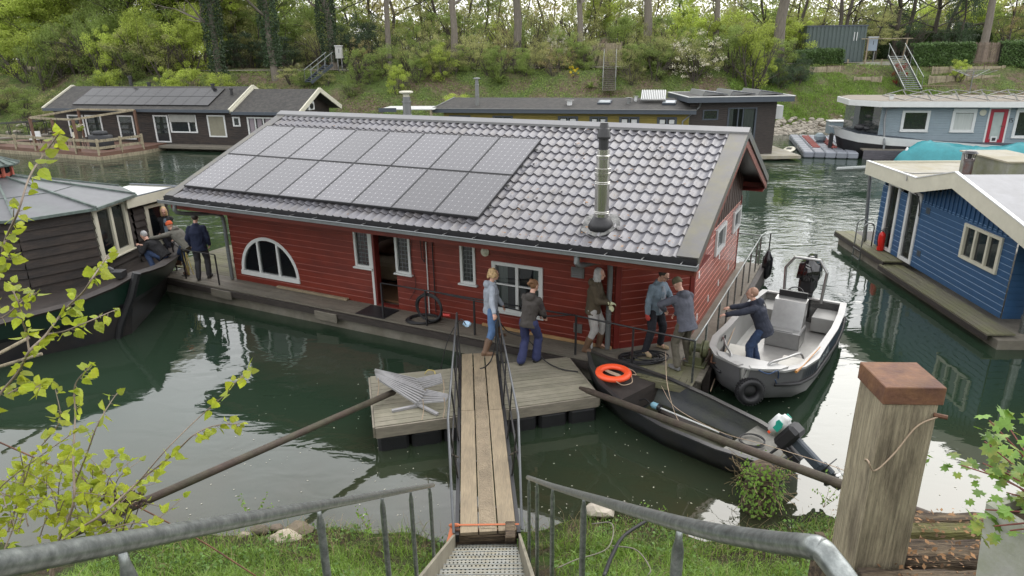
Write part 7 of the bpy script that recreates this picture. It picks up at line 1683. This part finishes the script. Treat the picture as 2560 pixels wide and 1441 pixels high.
# ---------------------------------------------------------------- young birch close to the camera
def birch_leaf(b,p,d,s,rg):
    # ovate toothed leaf folded along the midrib, hanging from point p in direction d
    d=d.normalized();n=rnd_dir(rg);n=(n-d*n.dot(d)).normalized();u=d.cross(n);m=9;L=[];Rr=[];C=[]
    for i in range(m+1):
        t=i/m;w_=.40*math.sin(math.pi*min(1,t*1.0)**.62)*(1-.25*t)+(.03 if i%2 and i<m else 0);c=p+d*s*t+n*(-.10*s*t*t);C.append(c);L.append(c+u*s*w_+n*.10*s*w_*2);Rr.append(c-u*s*w_+n*.10*s*w_*2)
    k=len(b.v);b.v+=C+L+Rr
    for i in range(m):
        b.f.append((k+i,k+i+1,k+m+1+i+1,k+m+1+i));b.f.append((k+i+1,k+i,k+2*(m+1)+i,k+2*(m+1)+i+1))
def birch(name,label,branches,seed,leafsize=.041,gap=.042):
    t=thing(name,label,'birch');rg=random.Random(seed);st=MB();lf=MB()
    for pts,dep,r0,leafy in branches:
        n=len(pts);P=cat([pd(u,v,dep+(.12*math.sin(i*1.3+u*.01))) for i,(u,v) in enumerate(pts)],6)
        st.tube(P,[.68*r0*(1-.75*i/len(P))+.0006 for i in range(len(P))],6)
        if not leafy:continue
        acc=0
        for a,c in zip(P[int(len(P)*(1-leafy)):],P[int(len(P)*(1-leafy))+1:]):
            acc+=(c-a).length
            if acc>gap*rg.uniform(.6,1.3):
                acc=0;d=(c-a).normalized()
                for k in range(rg.choice((1,2,2,3,3))):
                    dd=(d*.4+rnd_dir(rg)*.9+Vector((0,0,-.35))).normalized();p=a+dd*.012;st.tube([a,p],[.0012,.0008],4,cap=False);birch_leaf(lf,p,dd,leafsize*rg.uniform(.55,1.15),rg)
        birch_leaf(lf,P[-1],(P[-1]-P[-2]),leafsize*.8,rg);birch_leaf(lf,P[-1],(P[-1]-P[-2])+rnd_dir(rg)*.01,leafsize*.6,rg)
    st.build('branches',mat('birch_twig_bark',(.17,.13,.095),.6,var=.3,vscale=30) if 'birch_twig_bark' not in bpy.data.materials else bpy.data.materials['birch_twig_bark'],t,smooth=True);lf.build('leaves',M['birchleaf'],t);return t
birch('birch_sapling','upper birch shoots with yellow-green leaves hanging in front of the dark barge',[
 ([(-60,1060),(0,985),(46,930),(73,879),(116,836),(158,779),(204,735),(231,696),(254,662),(277,630)],2.15,.0065,.95),
 ([(116,836),(158,829),(215,807),(270,783),(290,775)],2.15,.003,1),
 ([(73,879),(66,834),(55,801),(47,760),(30,724),(23,710)],2.15,.004,.9),
 ([(47,760),(20,785),(-30,812)],2.15,.003,.8),([(47,760),(72,742),(95,730)],2.15,.002,1),
 ([(-40,800),(0,690),(10,610),(45,530),(75,440),(118,375),(148,335)],1.95,.005,1),
 ([(10,610),(30,560),(35,520)],1.95,.003,1),([(-30,720),(5,660),(30,640)],1.95,.003,1),([(20,985),(60,965),(110,970)],2.1,.002,1)],3)
rgb_=random.Random(17)
ex_tw=[]
for i in range(40):
    x=rgb_.uniform(-60,330);y=rgb_.uniform(1230,1390);a=rgb_.uniform(-1.2,1.2);l=rgb_.uniform(90,190)
    ex_tw.append(([(x,y),(x+l*.35*math.sin(a*.6),y-l*.4),(x+l*math.sin(a),y-l*.8*math.cos(a))],rgb_.uniform(2.3,2.9),.0025,1))
birch('birch_sapling','bushy birch sapling with fresh yellow-green leaves filling the lower left corner',[
 ([(120,1560),(142,1372),(183,1262),(183,1147),(188,1037),(188,963),(229,913)],2.45,.007,.85),
 ([(82,1138),(138,1074),(151,1037),(138,973)],2.5,.003,1),([(20,1330),(50,1240),(82,1138)],2.5,.005,.7),
 ([(183,1220),(216,1138),(243,1064),(275,1009),(294,982)],2.4,.004,.9),
 ([(120,1480),(147,1363),(257,1285),(349,1202),(431,1138),(486,1087),(541,1064),(601,1060)],2.35,.006,.8),
 ([(349,1202),(420,1120),(505,1037),(564,986),(596,950),(624,927)],2.35,.003,.55),
 ([(200,1370),(294,1317),(390,1298),(459,1243)],2.5,.003,.7),([(-40,1290),(0,1220),(92,1147),(183,1083)],2.5,.004,.9),
 ([(0,1400),(40,1300),(60,1200),(50,1130)],2.6,.004,.9),([(250,1400),(270,1300),(330,1230),(380,1180)],2.6,.003,.8)]+ex_tw,8,gap=.042)
q=MB();rg=random.Random(2);t=thing('dead_flower_stalk','dark dried seed heads on a stalk among the birch leaves','plant')
for k in range(7):
    a=pd(290+rg.uniform(-15,15),1390,2.6);c=pd(270+k*14,1300-rg.uniform(0,55)-k*4,2.6);q.tube([a,lerp(a,c,.6)+rnd_dir(rg)*.01,c],.002,4)
    for _ in range(14):q.ell(c+rnd_dir(rg)*.022,.006,5,4)
q.build('seed_heads',mat('dried_seed',(.05,.03,.025),.8),t)
# ---------------------------------------------------------------- people
def ik(a,tgt,l1,l2,pole):
    a=Vector(a);tgt=Vector(tgt);d=tgt-a;D=d.length
    if D>(l1+l2)*.995:tgt=a+d.normalized()*(l1+l2)*.995;d=tgt-a;D=d.length
    u=d.normalized();x=(l1*l1-l2*l2+D*D)/(2*D);h=math.sqrt(max(0,l1*l1-x*x));p=Vector(pole);p=(p-u*p.dot(u))
    p=p.normalized() if p.length>1e-6 else u.orthogonal().normalized()
    return a+u*x+p*h,tgt
def rem(o,vox,sm=3,disp=0,ds=.12):
    m=o.modifiers.new('remesh','REMESH');m.mode='VOXEL';m.voxel_size=vox;m.use_smooth_shade=True
    s=o.modifiers.new('smooth','SMOOTH');s.factor=.5;s.iterations=sm
    if disp:
        tx=bpy.data.textures.get('folds%d'%int(ds*100)) or bpy.data.textures.new('folds%d'%int(ds*100),'CLOUDS');tx.noise_scale=ds;tx.noise_depth=2
        d=o.modifiers.new('folds','DISPLACE');d.texture=tx;d.strength=disp;d.mid_level=.5;d.texture_coords='LOCAL'
    return o
def ring_loft(q,rings,n=16):
    V=[];F=[]
    for c,rt_,fw_,hw_,hd in rings:
        for k in range(n):
            a=2*math.pi*k/n;V.append(Vector(c)+rt_*(hw_*math.cos(a))+fw_*(hd*math.sin(a)))
    for i in range(len(rings)-1):
        for k in range(n):F.append((i*n+k,i*n+(k+1)%n,(i+1)*n+(k+1)%n,(i+1)*n+k))
    F.append(tuple(range(n-1,-1,-1)));F.append(tuple((len(rings)-1)*n+k for k in range(n)));q.add(V,F)
def cap(q,a,b,ra,rb,n=10):
    a=Vector(a);b=Vector(b);q.tube([a,b],[ra,rb],n);q.ell(a,ra,n,6);q.ell(b,rb,n,6)
def person(label,root,th,feet,hands,lean=0,side=0,twist=0,head=(0,0),S=1,pel=.93,poff=(0,0),sex='m',top=None,topm=None,legm=None,shoe=None,boots=0,flare=0,hood=False,
           hair=None,hairm=None,beanie=None,glove=None,glasses=False,open_=None,pole_l=None,pole_r=None,knees=None,crouch=False,vest=None,long=.0,shoe_dir=None):
    rz=R_(th)-math.pi/2;t=thing('person',label,'person',root,rz);inv=(Matrix.Translation(Vector(root))@Matrix.Rotation(rz,4,'Z')).inverted()
    W=lambda p:inv@Vector(p)
    P=Vector((poff[0],poff[1],pel*S));Rm=Matrix.Rotation(R_(twist),3,'Z')@Matrix.Rotation(R_(side),3,'Y')@Matrix.Rotation(-R_(lean),3,'X')
    X=Rm@Vector((1,0,0));Y=Rm@Vector((0,1,0));Z=Rm@Vector((0,0,1))
    def up(x,y,z):return P+X*(x*S)+Y*(y*S)+Z*(z*S)
    sw=.192 if sex=='m' else .168
    hipw=.088 if sex=='m' else .095
    hips=[P+Vector((s*hipw*S,0,-.02*S)) for s in (-1,1)];sh=[up(s*sw*.96,-.005,.455) for s in (-1,1)]
    ft=[W(f) for f in feet];ank=[f+Vector((0,0,.085*S)) for f in ft]
    kn=[];
    for i in range(2):
        pole=(knees[i] if knees else (0.12*(-1 if i==0 else 1),1,0));k_,a_=ik(hips[i],ank[i],.44*S,.44*S,pole);kn.append(k_)
        if (a_-ank[i]).length>1e-4: ank[i]=a_
    el=[];wr=[]
    for i in range(2):
        pole=(pole_l,pole_r)[i] or ((-.5 if i==0 else .5),-.6,-.6)
        e,w_=ik(sh[i],W(hands[i]) if hands[i] is not None else sh[i]+Vector(((-.045 if i==0 else .045),.10,-.50))*S,.285*S,.255*S,pole);el.append(e);wr.append(w_)
    nb=up(0,-.01,.53);nt_=up(0,.02,.60)
    Hm=Matrix.Rotation(R_(head[0]),3,'Z')@Matrix.Rotation(-R_(head[1]),3,'X')
    hc=nt_+ (Rm@Vector((0,.015,.0)))*S+Hm@Vector((0,.01,.105*S));hx=Hm@Vector((1,0,0));hy=Hm@Vector((0,1,0));hz=Hm@Vector((0,0,1));Q=Matrix((hx,hy,hz)).transposed()
    def h(x,y,z):return hc+(hx*x+hy*y+hz*z)*S
    # one continuous body
    q=MB();q.ell(h(0,-.005,.02),(.074*S,.094*S,.10*S),16,12,Q);q.ell(h(0,.028,-.055),(.056*S,.062*S,.062*S),14,10,Q);q.ell(h(0,.06,-.088),(.028*S,.026*S,.022*S),10,8,Q)
    q.ell(h(0,.096,-.018),(.013*S,.022*S,.024*S),8,6,Q);q.ell(h(0,.088,.022),(.04*S,.012*S,.010*S),8,6,Q);q.ell(h(0,.082,-.058),(.026*S,.012*S,.008*S),8,6,Q)
    for s in (-1,1):q.ell(h(s*.076,-.01,-.005),(.010*S,.02*S,.032*S),8,6,Q)
    cap(q,nb-Z*.03*S,nt_+Z*.02*S,.056*S,.052*S)
    ring_loft(q,[(up(0,0,-.12),X,Y,.12*S,.085*S),(up(0,0,0),X,Y,.145*S,.10*S),(up(0,0,.15),X,Y,.12*S,.09*S),(up(0,0,.36),X,Y,.145*S,.10*S),(up(0,0,.50),X,Y,.10*S,.07*S)])
    for i in range(2):
        cap(q,sh[i],el[i],.048*S,.038*S);cap(q,el[i],wr[i],.036*S,.025*S);cap(q,hips[i],kn[i],.075*S,.052*S);cap(q,kn[i],ank[i],.05*S,.035*S);cap(q,ank[i],ank[i]+Vector((0,.12*S,-.05*S)),.034*S,.028*S)
    gqs=[MB(),MB()]
    for i in range(2):
        d=(wr[i]-el[i]).normalized();sd_=-1 if i==0 else 1
        dn=Vector((0,0,-1)) if abs(d.z)<.85 else Vector((-sd_,0,0));n_=(dn-d*dn.dot(d)).normalized();u=d.cross(n_)
        for (B,k_) in ((q,1.0),(gqs[i],1.22)):
            c=wr[i]+d*.045*S;B.ell(c,(.042*S*k_,.020*S*k_,.05*S*k_),10,8,Matrix((u,n_,d)).transposed())
            for f in range(4):
                b0=c+d*.035*S+u*((f-1.5)*.020*S);l=(.068,.078,.072,.056)[f]*S;b1=b0+(d*.9+n_*.35).normalized()*l*.5;b2=b1+(d*.45+n_*.9).normalized()*l*.5
                B.tube([b0,b1,b2],[.0105*S*k_,.0095*S*k_,.008*S*k_],6)
            tb=c-u*.035*S*(1 if i==0 else -1);B.tube([tb,tb+(d*.6+n_*.5-u*.6*(1 if i==0 else -1)).normalized()*.035*S,tb+(d+n_*.6).normalized()*.06*S],[.012*S*k_,.0105*S*k_,.009*S*k_],6)
    rem(q.build('body',M['skin'],t),.009,2)
    if glove:
        [(cap(gqs[i],wr[i]-(wr[i]-el[i]).normalized()*.06*S,wr[i]+(wr[i]-el[i]).normalized()*.03*S,.044*S,.038*S),rem(gqs[i].build('glove',glove,t),.011,1)) for i in range(2)]
    # trousers
    q=MB()
    ring_loft(q,[(P+Vector((0,0,-.10*S)),Vector((1,0,0)),Vector((0,1,0)),.168*S,.13*S),(P,X,Y,(.18 if sex=='m' else .172)*S,.125*S),(up(0,0,.10),X,Y,.15*S,.108*S)])
    for i in range(2):
        k2=kn[i];a2=ank[i]+Vector((0,0,(.0+boots*.75)*S));cap(q,hips[i]+Vector((0,0,-.02)),k2,.108*S,.084*S);d=(ank[i]-k2)
        e=k2+d*(1-boots*1.9 if boots else .97)
        cap(q,k2,e,.082*S,(.072 if not boots else .068)*S+flare*S)
    rem(q.build('trousers',legm,t),.013,2,.030,.10)
    # footwear
    for i in range(2):
        q=MB();fd=Vector(shoe_dir[i]).normalized() if shoe_dir else Vector(((-.18 if i==0 else .18),1,0)).normalized();sx_=Vector((fd.y,-fd.x,0));g=ank[i]-Vector((0,0,.085*S))
        q.ell(g+fd*.085*S+Vector((0,0,.040*S)),(.048*S,.125*S,.040*S),12,8,Matrix((sx_,fd,Vector((0,0,1)))).transposed());q.ell(g+Vector((0,0,.05*S))-fd*.02*S,(.044*S,.055*S,.055*S))
        V=[g+sx_*(x*S)+fd*(y*S)+Vector((0,0,z*S)) for z in (0.002,.025) for x,y in ((-.04,-.07),(.04,-.07),(.05,.12),(.02,.205),(-.02,.205),(-.05,.12))];q.add(V,[(5,4,3,2,1,0),(6,7,8,9,10,11)]+[(k,(k+1)%6,6+(k+1)%6,6+k) for k in range(6)])
        cap(q,g+Vector((0,0,.05*S)),ank[i]+(kn[i]-ank[i]).normalized()*(boots+.03)*S,.056*S,(.082 if boots else .05)*S)
        rem(q.build('boot' if boots else 'shoe',shoe,t),.011,2)
    # jacket
    q=MB();bw=.022;wl_=.17 if sex=='m' else .148
    ring_loft(q,[(up(0,0,-.12-long),X,Y,(.205 if sex=='m' else .185)*S,.155*S),(up(0,0,.0),X,Y,(wl_+.02)*S,.15*S),(up(0,0,.14),X,Y,(wl_+.01)*S,.148*S),(up(0,0,.34),X,Y,(.212 if sex=='m' else .18)*S,.16*S),(up(0,0,.44),X,Y,(sw+.01)*S,.125*S),(up(0,0,.495),X,Y,(sw-.055)*S,.10*S),(up(0,-.005,.535),X,Y,.085*S,.075*S)])
    for i in range(2):
        cap(q,sh[i]-Z*.01*S-X*(.012*S*(-1 if i==0 else 1)),el[i],.077*S,.066*S);cap(q,el[i],wr[i]-(wr[i]-el[i]).normalized()*.02*S,.067*S,.049*S)
    q.ell(up(0,-.01,.545),(.078*S,.078*S,.045*S),12,8,Rm)
    if hood:
        q.ell(up(0,-.10,.50),(.11*S,.075*S,.085*S),12,8,Rm);q.ell(up(0,.04,.53),(.085*S,.06*S,.03*S),12,8,Rm)
    o=rem(q.build(top or 'jacket',topm,t),.013,2,.036,.12)
    if open_:
        g=MB();g.add([up(-.05,.168,-.05),up(.05,.168,-.05),up(.06,.172,.30),up(.03,.135,.49),up(-.03,.135,.49),up(-.06,.172,.30)],[(0,1,2,3,4,5)]);g.add([up(-.05,.11,-.05),up(.05,.11,-.05),up(.055,.11,.30),up(.03,.09,.49),up(-.03,.09,.49),up(-.055,.11,.30)],[(5,4,3,2,1,0)])
        for k in range(6):
            k2=(k+1)%6;g.f.append((k,6+k,6+k2,k2))
        g.build('shirt_front',open_,t)
    if vest:
        g=MB()
        for i in range(2):cap(g,lerp(sh[i],el[i],.22),el[i],.070*S,.063*S);cap(g,el[i],wr[i],.063*S,.047*S)
        rem(g.build('sleeves',vest,t),.014,2,.012,.1)
    # hair, hat, face details
    rg=random.Random(len(label));
    if hair:
        q=MB();q.ell(h(0,-.018,.035),(.083*S,.096*S,.100*S),16,12,Q)
        if hair=='short':
            q.v=[v for v in q.v];
        if hair in('long','curly'):
            for k in range(26 if hair=='long' else 60):
                a=rg.uniform(.15,math.pi*2-.15) ;a=math.pi/2+ (a if a<math.pi else a)
                an=math.pi/2+rg.uniform(.75,2*math.pi-.75);x_,y_=math.cos(an),math.sin(an)
                if hair=='long':
                    for z in (0,-.04,-.08,-.12):q.ell(h(x_*.078,y_*.082-.012,z+rg.uniform(-.02,.02)),(.022*S,.022*S,.03*S),6,5,Q)
                else:
                    z=rg.uniform(-.06,.13);s_=math.sqrt(max(.05,1-(max(0,z-.02)/.13)**2));q.ell(h(x_*.092*s_,y_*.098*s_-.012,z),rg.uniform(.018,.032)*S,6,5)
        if hair=='bun':
            for k in range(26):
                d_=rnd_dir(rg);q.ell(h(d_.x*.06,-.095+d_.y*.055,.06+d_.z*.06),.025*S,6,5)
        # keep the face free
        ctr=h(0,.095,-.035)
        q2=MB();q2.v=q.v;q2.f=q.f;o=rem(q2.build('hair',hairm,t),.012,1,.02 if hair in('curly','bun') else .01,.03 if hair!='long' else .05)
        o.location=(hy*-.012*S) - hz*0
    if beanie:
        q=MB();V=[];
        q.lathe([(.088*S,.015*S),(.092*S,.03*S),(.092*S,.055*S),(.088*S,.06*S),(.086*S,.085*S),(.07*S,.12*S),(.04*S,.14*S),(.005,.145*S)],(0,0,0),16);q.v=[hc+Q@Vector((v.x,v.y*1.15-.012*S,v.z))-hy*0 for v in q.v];o=q.build('beanie',beanie,t,smooth=True)
    q=MB()
    for s in (-1,1):q.ell(h(s*.03,.086,.004),(.010*S,.006*S,.006*S),8,6,Q)
    q.build('eyes',M['dark'],t)
    if glasses:
        q=MB()
        for s in (-1,1):
            q.tube([h(s*.033,.104,.002)+hx*(.024*S*math.cos(a))+hz*(.018*S*math.sin(a)) for a in [k*.628 for k in range(10)]],.003,4,closed=True);q.tube([h(s*.057,.10,.005),h(s*.078,.0,.008)],.003,4)
        q.build('glasses',M['black'],t)
    return t
def cloth(n,c,v=.2,r=.85,**k):return mat(n,c,r,var=v,vscale=7,bump=.3,bscale=120,**k)
C_gh=cloth('grey_hoodie_cloth',(.30,.33,.38));C_je=cloth('blue_jeans',(.075,.14,.27),.3);C_navy=cloth('navy_trousers',(.028,.035,.10));C_vest=cloth('charcoal_vest',(.055,.048,.044));C_br=cloth('brown_hoodie',(.075,.058,.036))
C_lj=cloth('pale_grey_jeans',(.36,.35,.34));C_den=cloth('washed_denim',(.17,.225,.275),.3);C_dk=cloth('dark_trousers',(.014,.015,.022));C_gr=cloth('slate_hoodie',(.085,.09,.115));C_kh=cloth('grey_khaki_cargo',(.10,.09,.068));C_nj=cloth('dark_navy_jacket',(.018,.022,.038));C_dj=cloth('dark_jeans',(.028,.05,.11),.3)
C_bk=cloth('black_jacket_cloth',(.012,.012,.014));C_gj=cloth('grey_green_jacket',(.13,.125,.105));B_br=mat('brown_leather_boots',(.13,.075,.045),.6,var=.25);B_tan=mat('tan_suede_shoes',(.33,.25,.15),.8);B_gy=mat('grey_shoes',(.16,.16,.16),.7);B_bk=mat('black_shoes',(.015,.015,.015),.5)
H_bl=mat('blond_curls',(.45,.31,.16),.7,var=.4,vscale=30);H_br=mat('auburn_hair',(.17,.085,.04),.7,var=.4,vscale=30);H_gy=mat('grey_hair',(.38,.38,.38),.6,var=.3,vscale=30);H_dk=mat('dark_hair',(.03,.024,.02),.6)
Gl=mat('pale_work_gloves',(.55,.55,.36),.8);Gr=mat('red_work_gloves',(.42,.05,.04),.8)
def rel(o,th,x,y,z):
    f=Vector((math.cos(R_(th)),math.sin(R_(th)),0));r=Vector((f.y,-f.x,0));return Vector(o)+f*y+r*x+Vector((0,0,z))
# curly-haired woman on the gangway end
fr=pz(1212,889,.60);fl=pz(1245,850,.50)
mid=(fr+fl)/2;mid.z=.52
person('woman with blond curly hair, grey hoodie and jeans stepping off the gangway',mid,12,[fl,fr],[pz(1257,765,1.42),pz(1236,800,1.42)],lean=3,head=(-4,4),S=1.0,pel=.93,sex='f',top='hoodie',topm=C_gh,legm=C_je,shoe=B_br,boots=.2,hood=True,hair='curly',hairm=H_bl,glasses=True)
fl=pz(1303,912,.5);fr=pz(1340,905,.5);mid=(fl+fr)/2
person('woman with hair bun, charcoal body warmer and flared navy trousers on the raft',mid,62,[fl,fr],[pz(1345,785,1.45),pz(1362,792,1.42)],lean=10,side=4,head=(-18,10),S=1.0,pel=.92,sex='f',top='body_warmer',topm=C_vest,legm=C_navy,shoe=B_bk,flare=.022,hood=True,hair='bun',hairm=H_br,vest=mat('dark_sleeve',(.03,.022,.024),.8))
fl=pz(1497,868,.5);fr=pz(1463,880,.5);mid=(fl+fr)/2
person('long-haired grey man in brown hoodie, pale jeans and yellow gloves by the downpipe',mid,-22,[fl,fr],[rel(mid,-22,-.02,.34,1.02),rel(mid,-22,.06,.36,1.10)],lean=6,head=(0,4),S=1.02,pel=.94,top='hoodie',topm=C_br,legm=C_lj,shoe=B_br,boots=.2,hood=True,hair='long',hairm=H_gy,glove=Gl)
fl=pz(1650,868,.5);fr=pz(1612,886,.5);mid=(fl+fr)/2
person('man in washed denim jacket with red gloves, looking down at the winch',mid,-52,[fl,fr],[rel(mid,-52,-.30,.30,.98),rel(mid,-52,.30,.06,.86)],lean=7,head=(14,26),S=1.03,pel=.95,top='denim_jacket',topm=C_den,legm=C_dk,shoe=B_tan,hood=False,hair='short',hairm=H_dk,glove=Gr,glasses=True,open_=C_gh)
fl=pz(1692,925,.5);fr=pz(1722,908,.5);mid=(fl+fr)/2
person('man in slate grey hoodie and olive beanie working the winch',mid,118,[fl,fr],[rel(mid,118,-.24,.36,1.12),rel(mid,118,.10,.42,.95)],pole_l=(-1,0,.3),lean=20,head=(0,35),S=1.03,pel=.94,top='hoodie',topm=C_gr,legm=C_kh,shoe=B_gy,hood=True,beanie=cloth('olive_beanie',(.12,.11,.065)),long=.06)
base=Vector((4.93,12.72,.18));
person('balding man in dark navy jacket standing in the motorboat and gripping the houseboat railing',base,150,[base+Vector((-.10,-.10,0)),base+Vector((.12,.10,0))],[hw(12.87,.35,ZD+.86)+Vector((.03,-.02,.03)),hw(12.87,.80,ZD+.86)+Vector((.03,0,.03))],lean=24,head=(10,0),S=1.03,pel=.93,poff=(0,-.12),top='jacket',topm=C_nj,legm=C_dj,shoe=B_bk,hood=True,hair='short',hairm=mat('thin_grey_hair',(.33,.19,.13),.6),long=.05)
# left group
fl=pz(498,700,.5);fr=pz(524,694,.5);mid=(fl+fr)/2
person('man in dark navy jacket seen from behind, standing at the left end of the deck',mid,100,[fl,fr],[None,None],lean=2,head=(4,14),S=1.04,pel=.95,top='jacket',topm=cloth('deep_navy_cloth',(.010,.016,.045)),legm=cloth('charcoal_trousers',(.03,.03,.034)),shoe=B_bk,hair='short',hairm=H_dk,long=.04)
fl=pz(449,665,.62);fr=pz(470,688,.5);mid=(fl+fr)/2;mid.z=.5
person('man in grey-green jacket and orange beanie reaching out to push off the dark barge',mid,158,[fl,fr],[pz(352,602,1.62),pz(440,600,1.45)],lean=46,head=(-6,20),S=1.0,pel=.88,poff=(-.02,-.28),top='jacket',topm=C_gj,legm=C_dj,shoe=B_br,boots=.1,hood=True,beanie=cloth('orange_beanie',(.55,.10,.03)),long=.06)
b0=Vector((-10.2,19.75,.485))
person('woman with wavy blond hair and black jacket behind the man in orange beanie',b0,-68,[b0+Vector((-.1,0,0)),b0+Vector((.12,0,0))],[b0+Vector((-.28,-.1,.85)),b0+Vector((.30,-.12,.85))],lean=4,head=(0,12),S=1.0,sex='f',top='jacket',topm=C_bk,legm=C_dk,shoe=B_bk,hair='long',hairm=H_bl,open_=C_den,long=.08)
b0=Vector((-9.85,18.35,.80))
person('grey-haired man in black crouching on the barge side deck against the dark hull',b0,170,[b0+Vector((-.12,-.16,0)),b0+Vector((.05,.16,0))],[b0+Vector((-.45,-.1,.65)),b0+Vector((-.45,.15,.6))],lean=42,head=(0,30),S=1.0,pel=.40,poff=(0,-.15),top='jacket',topm=C_bk,legm=C_je if 0 else C_dj,shoe=B_bk,hair='short',hairm=H_gy)
# ---------------------------------------------------------------- unique labels for repeats: by look, then by column in the picture
def proj(p):
    q=Vector(p)-Vector((0,0,CAM_H));d=q.dot(_fw);return (1280+CAM_F*q.dot(_rt2)/d,720.5-CAM_F*q.dot(_up2)/d)
ZN=[(0,'at the far left edge'),(170,'behind the left half of the black far houseboat'),(420,'behind the solar roof of the far houseboat'),(600,'between the ivy trunks'),(860,'left of the boiler chimney'),(1050,'behind the left end of the mustard roof'),(1230,'around the first lamp post'),(1400,'left of the timber steps'),(1540,'right of the timber steps'),(1700,'behind the dark cabin'),(1880,'near the massive pale trunk'),(2020,'behind the green container'),(2180,'behind the garden arch'),(2330,'behind the laurel hedge'),(2460,'at the far right edge')]
ORD=['leftmost','second from left','third from left','fourth from left','fifth from left','sixth from left','seventh from left','eighth from left','ninth from left','tenth from left','eleventh from left','twelfth from left','thirteenth from left','fourteenth from left','fifteenth from left','sixteenth from left']
bylab={}
for o in list(scene.objects):
    if o.parent is None and o.get('group') in ('shrubs and young trees along the far bank','woodland trees behind the far bank','leafy trees at the left of the far bank','slim trunks behind the hedges at right'):
        bylab.setdefault((o['label'],),[]).append(o)
for (lb,),os_ in bylab.items():
    if len(os_)<2:continue
    zz={}
    for o in os_:
        u=proj(o.location)[0];z=[n for a,n in ZN if u>=a or a==0][-1];zz.setdefault(z,[]).append((u,o))
    short=lb.replace(' on the far bank','').replace(' behind the far bank','').replace(' crowding the left of the far bank','').replace('slender woodland','slim').replace(' in the open wood behind the hedges','')
    for z,l in zz.items():
        l.sort(key=lambda e:e[0])
        for i,(u,o) in enumerate(l):
            o['label']=(short+' '+z) if len(l)==1 else ('%s %s, %s'%(short,z,'rightmost' if i==len(l)-1 else ORD[min(i,15)]))
